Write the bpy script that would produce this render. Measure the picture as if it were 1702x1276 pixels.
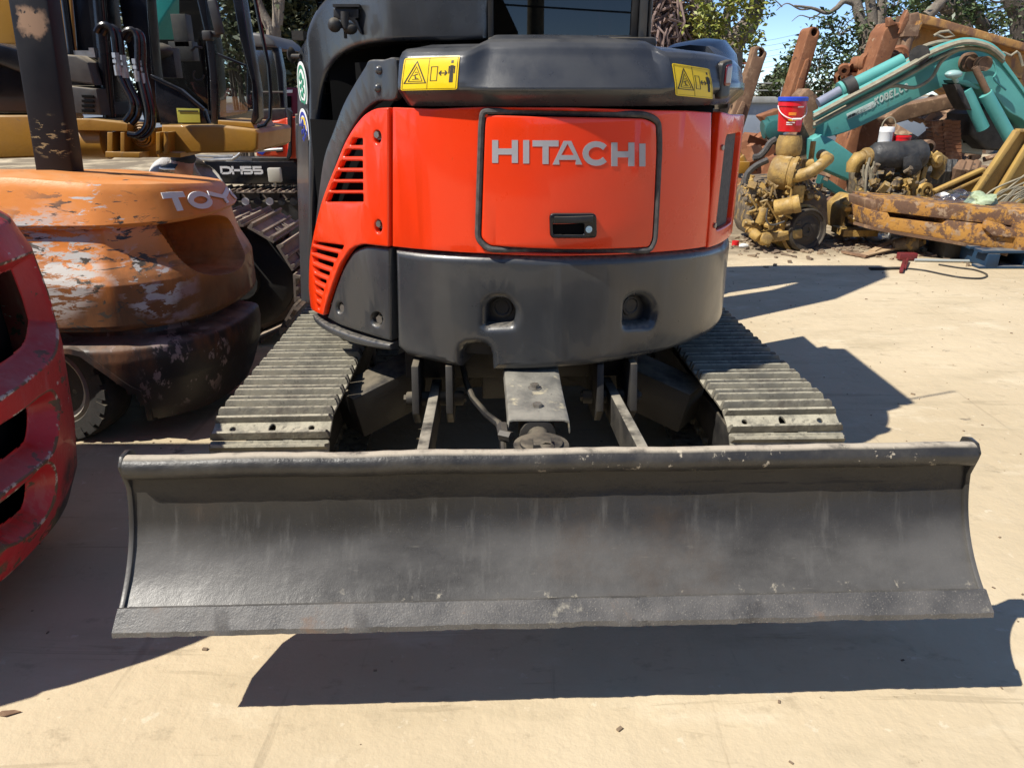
import bpy, bmesh, math, random
from mathutils import Vector, Matrix, Euler, noise
for o in list(bpy.data.objects): bpy.data.objects.remove(o)
SC = bpy.context.scene
COL = SC.collection
V = Vector
rad = math.radians
# ------------------------------------------------------------------ camera
FPX, CX, CY, PITCH, EYE = 1240.0, 851.0, 638.0, rad(21.5), 1.436
cam = bpy.data.cameras.new('camera'); cam.sensor_width = 36; cam.lens = 36*FPX/1702
cam.clip_start = .05; cam.clip_end = 2000
co = bpy.data.objects.new('camera', cam); COL.objects.link(co)
co.location = (0, 0, EYE); co.rotation_euler = (math.pi/2-PITCH, 0, 0)
SC.camera = co
# ------------------------------------------------------------------ sky, sun, exposure
LD = V((.68, .34, -1)).normalized()                  # where the sunlight travels
world = bpy.data.worlds.new('World'); SC.world = world; world.use_nodes = True
nt = world.node_tree; nt.nodes.clear()
sky = nt.nodes.new('ShaderNodeTexSky'); sky.sky_type = 'NISHITA'; sky.sun_disc = False
sky.sun_elevation = rad(52.7); sky.sun_rotation = rad(243.4); sky.altitude = 5000
sky.air_density = 1.0; sky.dust_density = 0; sky.ozone_density = 3.0
bg = nt.nodes.new('ShaderNodeBackground'); bg.inputs['Strength'].default_value = .13
wo = nt.nodes.new('ShaderNodeOutputWorld')
nt.links.new(sky.outputs[0], bg.inputs[0]); nt.links.new(bg.outputs[0], wo.inputs[0])
sl = bpy.data.lights.new('sun', 'SUN'); sl.energy = 4.6; sl.angle = rad(.5); sl.color = (1, .945, .85)
so = bpy.data.objects.new('sun', sl); COL.objects.link(so); so.location = (-20, -10, 30)
so.rotation_euler = LD.to_track_quat('-Z', 'Y').to_euler()
SC.view_settings.view_transform = 'Standard'; SC.view_settings.look = 'None'
SC.view_settings.exposure = .48; SC.view_settings.gamma = 1; SC.view_settings.use_curve_mapping = False
SC.render.engine = 'CYCLES'
SC.cycles.max_bounces = 6; SC.cycles.transparent_max_bounces = 12
# ------------------------------------------------------------------ measuring from the photograph: pixel -> place
def ray(px, py):
    dx, dy = (px-CX)/FPX, (CY-py)/FPX
    return V((dx, math.cos(PITCH)+dy*math.sin(PITCH), -math.sin(PITCH)+dy*math.cos(PITCH)))
E0 = V((0, 0, EYE))
def aty(px, py, Y): d = ray(px, py); return E0+d*(Y/d.y)
def atz(px, py, Z): d = ray(px, py); return E0+d*((Z-EYE)/d.z)
def atx(px, py, X): d = ray(px, py); return E0+d*(X/d.x)
def gnd(px, py): return atz(px, py, 0)
def onp(px, py, p, n): d = ray(px, py); return E0+d*((p-E0).dot(n)/d.dot(n))
# ------------------------------------------------------------------ mesh helpers
class MB:
    def __init__(s): s.b = bmesh.new()
    def face(s, pts):
        vs = [s.b.verts.new(p) for p in pts]
        try: return s.b.faces.new(vs)
        except ValueError: return None
    def hull(s, lo, hi):                             # two equal loops -> closed prism
        n = len(lo); a = [s.b.verts.new(p) for p in lo]; c = [s.b.verts.new(p) for p in hi]
        for i in range(n): s.b.faces.new((a[i], a[(i+1) % n], c[(i+1) % n], c[i]))
        s.b.faces.new(a[::-1]); s.b.faces.new(c)
        return s
    def box(s, c, d, r=None):
        c = V(c); m = Matrix.Identity(3) if r is None else (r if isinstance(r, Matrix) else Euler(r).to_matrix())
        h = [x/2 for x in d]
        P = [c+m@V((x*h[0], y*h[1], z*h[2])) for z in (-1, 1) for x, y in ((-1, -1), (1, -1), (1, 1), (-1, 1))]
        return s.hull(P[:4], P[4:])
    def beam(s, a, b, w, h, up=(0, 0, 1), w2=None, h2=None):
        a, b = V(a), V(b); t = (b-a).normalized(); u = V(up)
        x = t.cross(u)
        if x.length < 1e-4: x = t.cross(V((0, 1, 0)))
        x.normalize(); z = x.cross(t)
        w2 = w if w2 is None else w2; h2 = h if h2 is None else h2
        f = lambda p, w, h: [p+x*i*w/2+z*j*h/2 for i, j in ((-1, -1), (1, -1), (1, 1), (-1, 1))]
        return s.hull(f(a, w, h), f(b, w2, h2))
    def rings(s, R, cap=True, closed=False):
        vr = [[s.b.verts.new(p) for p in r] for r in R]; n = len(R[0])
        for k in range(len(R)-(0 if closed else 1)):
            p, q = vr[k], vr[(k+1) % len(R)]
            for i in range(n): s.b.faces.new((p[i], p[(i+1) % n], q[(i+1) % n], q[i]))
        if cap and not closed: s.b.faces.new(vr[0][::-1]); s.b.faces.new(vr[-1])
        return s
    def cyl(s, a, b, r, r2=None, n=16, cap=True):
        a, b = V(a), V(b); r2 = r if r2 is None else r2
        t = (b-a).normalized(); x = t.orthogonal().normalized(); y = t.cross(x)
        f = lambda p, q: [p+(x*math.cos(2*math.pi*i/n)+y*math.sin(2*math.pi*i/n))*q for i in range(n)]
        return s.rings([f(a, r), f(b, r2)], cap)
    def lathe(s, o, ax, prof, n=24, cap=True):       # prof: (radius, distance along ax)
        o, t = V(o), V(ax).normalized(); x = t.orthogonal().normalized(); y = t.cross(x)
        return s.rings([[o+t*h+(x*math.cos(2*math.pi*i/n)+y*math.sin(2*math.pi*i/n))*max(r, 1e-4) for i in range(n)] for r, h in prof], cap)
    def tube(s, P, r, n=8, closed=False):
        P = [V(p) for p in P]; N = len(P); R = []; x = None
        rr = r if isinstance(r, (list, tuple)) else [r]*N
        for i in range(N):
            if closed: t = P[(i+1) % N]-P[i-1]
            else: t = P[min(i+1, N-1)]-P[max(i-1, 0)]
            t.normalize()
            x = t.orthogonal() if x is None else x-t*x.dot(t)
            x.normalize(); y = t.cross(x)
            R.append([P[i]+(x*math.cos(2*math.pi*k/n)+y*math.sin(2*math.pi*k/n))*rr[i] for k in range(n)])
        return s.rings(R, True, closed)
    def sph(s, c, r, n=14, m=8, rot=None):
        c = V(c); r = V(r) if isinstance(r, (tuple, list, Vector)) else V((r, r, r))
        mt = rot or Matrix.Identity(3); R = []
        for j in range(m+1):
            a = math.pi*(j+.02)/(m+.04)-math.pi/2
            R.append([c+mt@V((r.x*math.cos(a)*math.cos(2*math.pi*i/n), r.y*math.cos(a)*math.sin(2*math.pi*i/n), r.z*math.sin(a))) for i in range(n)])
        return s.rings(R)
    def prism(s, pts, ext):
        e = V(ext); P = [V(p) for p in pts]; return s.hull(P, [p+e for p in P])
    def grid(s, f, nu, nv, closed=False):
        g = [[s.b.verts.new(f(i/(nu-1), j/(nv-1))) for j in range(nv)] for i in range(nu)]
        for i in range(nu-1):
            for j in range(nv-1): s.b.faces.new((g[i][j], g[i+1][j], g[i+1][j+1], g[i][j+1]))
        return g
    def bolt(s, p, n, r=.014, h=.012):
        p, n = V(p), V(n).normalized()
        s.cyl(p-n*.002, p+n*h*.25, r*1.45, n=12); return s.cyl(p, p+n*h, r, n=6)
ORG = {}
def obj(name, mb, mat, parent=None, ang=35, bev=0, fixn=True, kind=None):
    b = mb.b if isinstance(mb, MB) else mb
    if fixn: bmesh.ops.recalc_face_normals(b, faces=b.faces[:])
    if bev:
        es = [e for e in b.edges if len(e.link_faces) == 2 and e.calc_face_angle(0) > rad(40)]
        try: bmesh.ops.bevel(b, geom=es, offset=bev, segments=2, profile=.5, affect='EDGES', clamp_overlap=True)
        except Exception: pass
    off = ORG.get(parent, V((0, 0, 0))) if parent else V((0, 0, 0))
    if off.length: bmesh.ops.translate(b, verts=b.verts[:], vec=-off)
    me = bpy.data.meshes.new(name); b.to_mesh(me); b.free()
    for p in me.polygons: p.use_smooth = True
    me.set_sharp_from_angle(angle=rad(ang))
    o = bpy.data.objects.new(name, me); COL.objects.link(o)
    me.materials.append(mat)
    if parent: o.parent = parent; ORG[o] = off
    if kind: o['kind'] = kind
    return o
def tag(o, label, cat, group=None):
    o['label'] = label; o['category'] = cat
    if group: o['group'] = group
    return o
def thing(name, label, cat, loc=(0, 0, 0), group=None):
    o = bpy.data.objects.new(name, None); COL.objects.link(o); o.location = loc; o.empty_display_size = .2
    ORG[o] = V(loc); return tag(o, label, cat, group)
def inst(src, parent, loc=None, rot=None):           # a further part sharing the mesh of an alike one
    o = src.copy(); COL.objects.link(o); o.parent = parent
    if loc is not None: o.location = V(loc)-ORG[parent]
    if rot is not None: o.rotation_euler = rot
    return o
def copy_tree(o, parent=None):
    c = o.copy(); COL.objects.link(c)
    if parent: c.parent = parent
    for ch in list(o.children): copy_tree(ch, c)
    return c
def text_mesh(body, size, depth, shear=0):
    cu = bpy.data.curves.new('t', 'FONT'); cu.body = body; cu.size = size; cu.extrude = depth; cu.shear = shear
    to = bpy.data.objects.new('t', cu); COL.objects.link(to)
    me = bpy.data.meshes.new_from_object(to.evaluated_get(bpy.context.evaluated_depsgraph_get()))
    bpy.data.objects.remove(to); return me
# 2-D outlines -----------------------------------------------------
def area2(L): return sum(L[i][0]*L[(i+1) % len(L)][1]-L[(i+1) % len(L)][0]*L[i][1] for i in range(len(L)))/2
def fillet(L, r, n=5):
    out = []; N = len(L)
    for i in range(N):
        p = V(L[i][:2]); ri = L[i][2] if len(L[i]) > 2 else r
        a, c = V(L[i-1][:2]), V(L[(i+1) % N][:2])
        da, dc = a-p, c-p
        q = min(ri, da.length*.45, dc.length*.45)
        if q < 1e-5: out.append(p); continue
        A, C = p+da.normalized()*q, p+dc.normalized()*q
        for k in range(n+1):
            t = k/n; out.append(A*(1-t)**2+p*2*t*(1-t)+C*t*t)
    return [tuple(p) for p in out]
def smooth2(L, n=4, closed=True):
    P = [V(p) for p in L]; N = len(P); out = []
    for i in range(N if closed else N-1):
        p0, p1 = P[i-1] if (closed or i) else P[0], P[i]
        p2 = P[(i+1) % N]; p3 = P[(i+2) % N] if closed else P[min(i+2, N-1)]
        for k in range(n):
            t = k/n
            out.append(.5*((2*p1)+(p2-p0)*t+(2*p0-5*p1+4*p2-p3)*t*t+(3*p1-p0-3*p2+p3)*t**3))
    if not closed: out.append(P[-1])
    return out
def inset2(L, d):
    N = len(L); out = []
    for i in range(N):
        a, p, c = V(L[i-1]), V(L[i]), V(L[(i+1) % N])
        e1, e2 = (p-a), (c-p)
        e1 = e1.normalized() if e1.length > 1e-9 else V((1, 0)); e2 = e2.normalized() if e2.length > 1e-9 else e1
        n1, n2 = V((-e1.y, e1.x)), V((-e2.y, e2.x)); m = n1+n2
        m = m.normalized() if m.length > 1e-6 else n1
        k = d/max(.45, m.dot(n1)); out.append(tuple(p+m*k))
    return out
def plate(loops, th, bev, bend, step=.04, k=3, step2=None):
    """sheet with a rounded front edge, thickness and holes, drawn flat as (s, z) and bent into place by bend(s, z, depth)"""
    b = bmesh.new(); ls = []
    for i, L in enumerate(loops):
        L = [tuple(p[:2]) for p in L]
        if (area2(L) > 0) != (i == 0): L = L[::-1]
        ls.append(L)
    fe, be = [], []
    for L in ls:
        prev = None; N = len(L)
        spec = [(bev*(1-math.sin(j/k*math.pi/2)), -bev*(1-math.cos(j/k*math.pi/2))) for j in range(k+1)]+[(0, -th)]
        for (d, z) in spec:
            ring = [b.verts.new((p[0], p[1], z)) for p in (inset2(L, d) if d > 1e-7 else L)]
            if prev:
                for i in range(N): b.faces.new((prev[i], ring[i], ring[(i+1) % N], prev[(i+1) % N]))
            else: fe.append(ring)
            prev = ring
        be.append(prev)
    for R in (fe, be):
        es = []
        for r in R:
            for i in range(len(r)):
                e = b.edges.get((r[i], r[(i+1) % len(r)])) or b.edges.new((r[i], r[(i+1) % len(r)])); es.append(e)
        bmesh.ops.triangle_fill(b, use_beauty=True, use_dissolve=False, edges=es)
    for ax, st in ((0, step), (1, step2)):
        if not st: continue
        lo = min(v.co[ax] for v in b.verts); hi = max(v.co[ax] for v in b.verts)
        x = (math.floor(lo/st)+1)*st
        while x < hi:
            c = V((0, 0, 0)); c[ax] = x+1e-5; n = V((0, 0, 0)); n[ax] = 1
            bmesh.ops.bisect_plane(b, geom=b.verts[:]+b.edges[:]+b.faces[:], dist=1e-6, plane_co=c, plane_no=n)
            x += st
    bmesh.ops.recalc_face_normals(b, faces=b.faces[:])
    for v in b.verts: v.co = bend(*v.co)
    bmesh.ops.recalc_face_normals(b, faces=b.faces[:])
    return b
def ribbon(P, w, closed=False):                      # stroke of a letter -> outline polygons
    P = [V(p) for p in P]; N = len(P); Lf, Rt = [], []
    for i in range(N):
        if closed: a, c = P[i-1], P[(i+1) % N]
        else: a, c = P[max(i-1, 0)], P[min(i+1, N-1)]
        e1 = (P[i]-a) if (P[i]-a).length > 1e-9 else (c-P[i]); e2 = (c-P[i]) if (c-P[i]).length > 1e-9 else e1
        e1, e2 = e1.normalized(), e2.normalized()
        n1, n2 = V((-e1.y, e1.x)), V((-e2.y, e2.x)); m = (n1+n2).normalized(); q = w/2/max(.5, m.dot(n1))
        Lf.append(P[i]+m*q); Rt.append(P[i]-m*q)
    return Lf, Rt
def arc2(cx, cy, rx, ry, a0, a1, n=10): return [(cx+rx*math.cos(rad(a0+(a1-a0)*i/n)), cy+ry*math.sin(rad(a0+(a1-a0)*i/n))) for i in range(n+1)]
GLY = {'H': [[(0, 0), (0, 1)], [(1, 0), (1, 1)], [(0, .5), (1, .5)]], 'I': [[(.5, 0), (.5, 1)]], 'T': [[(0, 1), (1, 1)], [(.5, 0), (.5, 1)]],
       'A': [[(0, 0), (.45, 1), (.55, 1), (1, 0)], [(.2, .3), (.8, .3)]], 'C': [arc2(.56, .5, .56, .5, 38, 322, 16)],
       'D': [[(0, 0), (0, 1), (.6, 1), (.9, .9), (1, .7), (1, .3), (.9, .1), (.6, 0), (0, 0)]], '5': [[(1, 1), (0, 1), (0, .52), (.85, .52), (1, .42), (1, .1), (.85, 0), (0, 0)]],
       'O': [arc2(.5, .5, .5, .5, 0, 360, 20)], 'Y': [[(0, 1), (.5, .45), (1, 1)], [(.5, .45), (.5, 0)]], 'K': [[(0, 0), (0, 1)], [(.95, 1), (.05, .45)], [(.3, .62), (1, 0)]],
       'B': [[(0, 0), (0, 1), (.7, 1), (.9, .88), (.9, .62), (.7, .52), (.95, .42), (1, .15), (.8, 0), (0, 0)], [(0, .52), (.7, .52)]], 'E': [[(1, 1), (0, 1), (0, 0), (1, 0)], [(0, .5), (.85, .5)]], 'L': [[(0, 1), (0, 0), (1, 0)]]}
def letter(ch, x0, x1, y0, y1, w, f, th=.002, sub=6):
    """strokes of one letter as a thin proud plate; f(x, y, depth) -> place"""
    m = MB()
    if ch == 'A':
        X = lambda L: [(x0+(x1-x0)*x, y0+(y1-y0)*y) for x, y in L]; k = w/(x1-x0)
        m.b.free(); m.b = plate([X([(-.02, 0), (.5-.62*k, 1), (.5+.62*k, 1), (1.02, 0), (1.02-1.12*k, 0), (.80, .20), (.20, .20), (-.02+1.12*k, 0)]), X([(.28, .40), (.72, .40), (.5, .88)])], th, th*.1, lambda s, z, d: f(s, z, th+d), step=abs(x1-x0)/5, k=1); return m
    for st in GLY[ch]:
        P = []
        for (x, y) in st: P.append((x0+w/2+x*(x1-x0-w), y0+w/2+y*(y1-y0-w)))
        # square ends reach the letter's box
        if ch not in 'CO' and V(st[0]) != V(st[-1]):
            e = V(P[0])-V(P[1]); P[0] = tuple(V(P[0])+e.normalized()*w/2) if st[0][1] in (0, 1) and len(st) < 4 else P[0]
            e = V(P[-1])-V(P[-2]); P[-1] = tuple(V(P[-1])+e.normalized()*w/2) if st[-1][1] in (0, 1) and len(st) < 4 else P[-1]
        Q = [V(P[0])]
        for a, c in zip(P, P[1:]):
            n = max(1, int((V(c)-V(a)).length/(abs(y1-y0)/sub)))
            Q += [V(a).lerp(V(c), i/n) for i in range(1, n+1)]
        Lf, Rt = ribbon(Q, w)
        R = [[f(l.x, l.y, 0), f(r.x, r.y, 0), f(r.x, r.y, th), f(l.x, l.y, th)] for l, r in zip(Lf, Rt)]
        m.rings(R)
    return m
# ------------------------------------------------------------------ materials
def hexc(h):
    c = [int(h[i:i+2], 16)/255 for i in (0, 2, 4)]
    return tuple(x/12.92 if x <= .04045 else ((x+.055)/1.055)**2.4 for x in c)+(1,)
def C4(c): return hexc(c) if isinstance(c, str) else (tuple(c)+(1,))[:4]
def M(name, c1, c2=None, rough=.5, r2=None, metal=0, scale=4, layers=(), dust=None, bump=None, coat=0, spec=.5, st=(1, 1, 1), wave=None, trans=0):
    m = bpy.data.materials.new(name); m.use_nodes = True; t = m.node_tree; N = t.nodes; L = t.links
    bs = N['Principled BSDF']; tc = N.new('ShaderNodeTexCoord'); ge = N.new('ShaderNodeNewGeometry')
    def mapr(val, lo, hi, a=0., b=1.):
        n = N.new('ShaderNodeMapRange'); n.interpolation_type = 'SMOOTHSTEP'
        n.inputs[1].default_value = lo; n.inputs[2].default_value = hi; n.inputs[3].default_value = a; n.inputs[4].default_value = b
        L.new(val, n.inputs[0]); return n.outputs[0]
    def nz(s, det=6, st=(1, 1, 1), dis=0, rough_=.6):
        mp = N.new('ShaderNodeMapping'); mp.inputs['Scale'].default_value = st; L.new(tc.outputs['Object'], mp.inputs[0])
        n = N.new('ShaderNodeTexNoise'); n.inputs['Scale'].default_value = s; n.inputs['Detail'].default_value = det
        n.inputs['Roughness'].default_value = rough_; n.inputs['Distortion'].default_value = dis
        L.new(mp.outputs[0], n.inputs['Vector']); return n.outputs[0]
    def math_(op, a, b):
        n = N.new('ShaderNodeMath'); n.operation = op
        for i, x in enumerate((a, b)):
            if isinstance(x, (int, float)): n.inputs[i].default_value = x
            else: L.new(x, n.inputs[i])
        return n.outputs[0]
    def mix(f, a, b, rgb=True):
        n = N.new('ShaderNodeMix'); n.data_type = 'RGBA' if rgb else 'FLOAT'
        i = (6, 7) if rgb else (2, 3)
        for q, x in zip(i, (a, b)):
            if isinstance(x, (tuple, int, float)): n.inputs[q].default_value = x
            else: L.new(x, n.inputs[q])
        if isinstance(f, (int, float)): n.inputs[0].default_value = f
        else: L.new(f, n.inputs[0])
        return n.outputs[2 if rgb else 0]
    base = nz(scale, 8, st)
    col = mix(mapr(base, .32, .68), C4(c1), C4(c2 or c1)); ro = mix(mapr(base, .3, .7), float(rough), float(r2 if r2 is not None else rough), False)
    me = float(metal)
    for d in layers:
        f = mapr(nz(d.get('s', 6), d.get('det', 8), d.get('st', (1, 1, 1)), d.get('dis', 0), d.get('nr', .65)), d.get('lo', .55), d.get('hi', .6))
        for ax, key in ((0, 'x'), (1, 'y'), (2, 'z')):
            if key in d:
                sp = N.new('ShaderNodeSeparateXYZ'); L.new(ge.outputs['Position'], sp.inputs[0])
                wob = math_('MULTIPLY', math_('SUBTRACT', nz(d.get('ws', 5), 5), .5), d.get('wob', .1))
                f = math_('MULTIPLY', f, mapr(math_('ADD', sp.outputs[ax], wob), d[key][0], d[key][1]))
        if 'at' in d:
            n = N.new('ShaderNodeVectorMath'); n.operation = 'DISTANCE'; L.new(ge.outputs['Position'], n.inputs[0]); n.inputs[1].default_value = d['at'][0]
            wob = math_('MULTIPLY', math_('SUBTRACT', nz(d.get('ws', 5), 5), .5), d.get('wob', .1))
            f = math_('MULTIPLY', f, mapr(math_('ADD', n.outputs['Value'], wob), d['at'][1]*.55, d['at'][1], 1, 0))
        if 'edge' in d: f = math_('MULTIPLY', f, mapr(ge.outputs['Pointiness'], *d['edge']))
        if 'up' in d:
            sp = N.new('ShaderNodeSeparateXYZ'); L.new(ge.outputs['Normal'], sp.inputs[0])
            f = math_('MULTIPLY', f, mapr(sp.outputs[2], *d['up']))
        f = math_('MULTIPLY', f, d.get('amt', 1.))
        col = mix(f, col, C4(d['c'])); ro = mix(f, ro, float(d.get('r', .6)), False)
        if metal: me = mix(f, me, float(d.get('m', 0)), False)
    if dust:
        dc, da = dust[0], dust[1]; ds = dust[2] if len(dust) > 2 else 6
        sp = N.new('ShaderNodeSeparateXYZ'); L.new(ge.outputs['Normal'], sp.inputs[0])
        f = math_('MULTIPLY', mapr(sp.outputs[2], .25, .95), mapr(nz(ds, 8), .3, .62))
        f = math_('MULTIPLY', f, da); col = mix(f, col, C4(dc)); ro = mix(f, ro, .9, False)
        if metal: me = mix(f, me, 0., False)
    L.new(col, bs.inputs['Base Color']) if not isinstance(col, tuple) else None
    L.new(ro, bs.inputs['Roughness']) if not isinstance(ro, float) else None
    if isinstance(me, float): bs.inputs['Metallic'].default_value = me
    else: L.new(me, bs.inputs['Metallic'])
    bs.inputs['Specular IOR Level'].default_value = spec; bs.inputs['Coat Weight'].default_value = coat; bs.inputs['Coat Roughness'].default_value = .06
    if trans: bs.inputs['Transmission Weight'].default_value = trans
    if bump:
        hs = None
        for (s, k) in (bump if isinstance(bump[0], (tuple, list)) else (bump,)):
            h = math_('MULTIPLY', nz(s, 8), k); hs = h if hs is None else math_('ADD', hs, h)
        b = N.new('ShaderNodeBump'); b.inputs['Strength'].default_value = 1; b.inputs['Distance'].default_value = 1
        L.new(hs, b.inputs['Height']); L.new(b.outputs[0], bs.inputs['Normal'])
    return m
def GLASS(name, tint=(.5, .55, .55), alpha=.25, rough=.02):
    """window glass: mostly clear and tinted, mirror-like at its surface"""
    m = bpy.data.materials.new(name); m.use_nodes = True; t = m.node_tree; t.nodes.clear()
    o = t.nodes.new('ShaderNodeOutputMaterial'); a = t.nodes.new('ShaderNodeBsdfTransparent'); g = t.nodes.new('ShaderNodeBsdfGlossy')
    f = t.nodes.new('ShaderNodeLayerWeight'); f.inputs[0].default_value = .5; pw = t.nodes.new('ShaderNodeMath'); pw.operation = 'POWER'; pw.inputs[1].default_value = 4.5; t.links.new(f.outputs['Facing'], pw.inputs[0]); x = t.nodes.new('ShaderNodeMixShader')
    a.inputs[0].default_value = tuple(tint)+(1,); g.inputs['Roughness'].default_value = rough
    ad = t.nodes.new('ShaderNodeMath'); ad.operation = 'ADD'; ad.inputs[1].default_value = alpha+.035; ad.use_clamp = True
    t.links.new(pw.outputs[0], ad.inputs[0]); t.links.new(ad.outputs[0], x.inputs[0]); t.links.new(a.outputs[0], x.inputs[1]); t.links.new(g.outputs[0], x.inputs[2]); t.links.new(x.outputs[0], o.inputs[0])
    return m
# ------------------------------------------------------------------ shared materials
DUSTC = (.42, .35, .24)
m_orange = M('orange_paint', (.86, .044, .004), (.83, .040, .004), rough=.24, r2=.34, coat=.45, bump=((2.2, .004), (7, .0012)), scale=3, spec=.4, dust=(DUSTC, .12, 9), layers=[dict(c=(.60, .16, .07), s=5, st=(1, 1, .25), lo=.50, hi=.75, r=.5, amt=.10), dict(c=(.45, .30, .2), s=260, lo=.71, hi=.76, r=.8, amt=.5), dict(c=(.30, .06, .02), s=70, st=(1, 1, .2), lo=.70, hi=.74, amt=.4)])
m_grey = M('dark_grey_paint', (.034, .037, .042), (.043, .045, .048), rough=.24, r2=.40, bump=((260, .00022), (4, .0015)), scale=5, coat=.25, spec=.6,
           layers=[dict(c=(.30, .27, .22), s=240, lo=.70, hi=.76, r=.8, amt=.6), dict(c=(.14, .135, .125), s=2.2, lo=.48, hi=.75, r=.6, amt=.16), dict(c=(.10, .1, .095), s=5, st=(1, 1, .12), lo=.55, hi=.75, r=.55, amt=.4)], dust=((.46, .40, .31), .28, 60))
m_black = M('black_plastic', (.012, .012, .013), (.02, .02, .021), rough=.38, r2=.55, scale=20, dust=(DUSTC, .25))
m_gloss = M('black_gloss', (.006, .007, .010), (.009, .010, .014), rough=.16, r2=.3, coat=.1, spec=.35, dust=(DUSTC, .12))
m_hood = M('hood_paint', (.030, .033, .040), (.038, .041, .046), rough=.22, r2=.34, bump=((260, .0002), (4, .0015)), scale=5, coat=.25, spec=.6, layers=[dict(c=(.16, .15, .14), s=3.5, st=(1, 1, .4), lo=.52, hi=.75, r=.55, amt=.25), dict(c=(.3, .27, .22), s=240, lo=.72, hi=.77, r=.8, amt=.4)], dust=((.40, .37, .32), .12, 5))
m_hole = M('dark_opening', (.006, .006, .006), rough=.9, spec=.08)
m_frame = M('black_frame_paint', (.010, .010, .011), (.028, .025, .021), rough=.5, r2=.85, scale=7, bump=(60, .001), dust=(DUSTC, .35, 10))
m_frame2 = M('dusty_arm_paint', (.016, .016, .016), (.04, .036, .03), rough=.5, r2=.8, scale=7, bump=(60, .001), dust=((.40, .36, .28), .8, 12))
m_rubber = M('rubber_seal', (.045, .043, .042), (.09, .085, .08), rough=.75, scale=60, bump=(180, .0008))
m_blade = M('blade_paint', (.030, .028, .025), (.042, .039, .035), rough=.22, r2=.32, scale=1.6, spec=.38, bump=((420, .0003), (9, .002), (2.5, .006)),
            layers=[dict(c=(.24, .215, .18), s=330, lo=.60, hi=.72, r=.8, amt=.42, z=(.53, .45), wob=.06),
                    dict(c=(.17, .163, .152), s=1.7, st=(1, 1, 2), lo=.26, hi=.62, r=.42, amt=.55, z=(.49, .40), wob=.09),  # lower face paled by dust and by a sky reflection put into the colour
                    dict(c=(.26, .24, .20), s=60, st=(.25, 1, 3), lo=.62, hi=.72, r=.9, amt=.22, z=(.50, .40)), dict(c=(.13, .125, .115), s=13, st=(3, 1, .12), lo=.52, hi=.74, r=.5, amt=.4, z=(.55, .50)), dict(c=(.015, .014, .013), s=1.1, st=(1, 1, 2.4), lo=.52, hi=.66, r=.24, amt=.55, z=(.40, .47)), dict(c=(.42, .385, .31), s=9, st=(.6, 1, 1.5), lo=.68, hi=.74, r=.9, amt=.6, z=(.42, .35)), dict(c=(.42, .37, .28), s=26, lo=.60, hi=.70, r=.9, amt=.8, z=(.362, .345), wob=.03),
                    dict(c=(.014, .012, .010), s=4, st=(.3, 1, 6), lo=.60, hi=.63, r=.7, amt=.6, z=(.50, .56)), dict(c=(.09, .055, .03), s=2.2, lo=.55, hi=.7, r=.6, amt=.3)])
m_pipe = M('dusty_pipe', (.028, .027, .026), (.05, .046, .04), rough=.28, r2=.5, scale=12, bump=((70, .0015), (400, .0004)),
           layers=[dict(c=(.52, .45, .345), s=16, lo=.22, hi=.52, r=.95, up=(.78, .99), amt=.85), dict(c=(.48, .42, .32), s=38, st=(1, 1, 1), lo=.60, hi=.66, r=.9, x=(-.2, .5))])
m_edge = M('worn_edge_steel', (.062, .06, .057), (.115, .108, .10), rough=.34, r2=.55, scale=6, bump=((220, .0008), (14, .003)), spec=.6,
           layers=[dict(c=(.42, .38, .29), s=5, lo=.62, hi=.70, r=.9, amt=.8), dict(c=(.03, .028, .027), s=3.2, lo=.60, hi=.64, r=.6, amt=.6), dict(c=(.20, .11, .06), s=6, lo=.60, hi=.70, r=.9, amt=.5), dict(c=(.32, .29, .24), s=260, lo=.56, hi=.7, r=.9, amt=.6)])
m_shoe = M('track_steel', (.13, .122, .10), (.25, .23, .175), rough=.6, r2=.85, scale=9, bump=((120, .0016), (22, .004)), metal=.25,
           layers=[dict(c=(.50, .46, .345), s=14, lo=.30, hi=.58, r=.95, amt=.8, up=(.2, .8)), dict(c=(.30, .16, .085), s=2.2, lo=.56, hi=.70, r=.95, amt=.4), dict(c=(.06, .052, .045), s=7, lo=.50, hi=.66, r=.7, amt=.7), dict(c=(.05, .045, .04), s=40, lo=.56, hi=.66, r=.8, amt=.6)])
m_steel = M('bare_steel', (.32, .31, .29), (.22, .2, .17), rough=.35, r2=.6, metal=.8, scale=14)
m_bolt = M('bolt_steel', (.30, .28, .25), (.16, .14, .11), rough=.4, r2=.7, metal=.6, scale=40)
m_plate = M('dusty_cover_plate', (.13, .125, .11), (.25, .235, .195), rough=.6, r2=.9, scale=11, bump=(60, .002), layers=[dict(c=(.48, .42, .28), s=10, lo=.55, hi=.66, r=.95), dict(c=(.03, .03, .03), s=50, lo=.64, hi=.7)])
m_silver = M('silver_lettering', (.40, .39, .42), (.36, .355, .37), rough=.35, scale=9, bump=(30, .0006))
m_yel = M('yellow_sticker', (.86, .60, .008), (.83, .57, .01), rough=.3, scale=8, layers=[dict(c=(.6, .5, .3), s=30, lo=.68, hi=.74, amt=.4)])
m_ink = M('sticker_ink', (.02, .018, .012), rough=.5)
m_win = GLASS('tinted_rear_glass', (.10, .11, .12), .035, .01)
m_lens = M('red_lens', (.14, .012, .014), rough=.15, coat=.5)
m_white = M('white_print', (.78, .78, .76), rough=.5)
m_blue = M('blue_print', (.03, .05, .35), rough=.4)
m_green = M('green_print', (.05, .28, .17), rough=.4)
m_chrome = M('chrome_lock', (.25, .4, .62), rough=.15, metal=.8)
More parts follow.
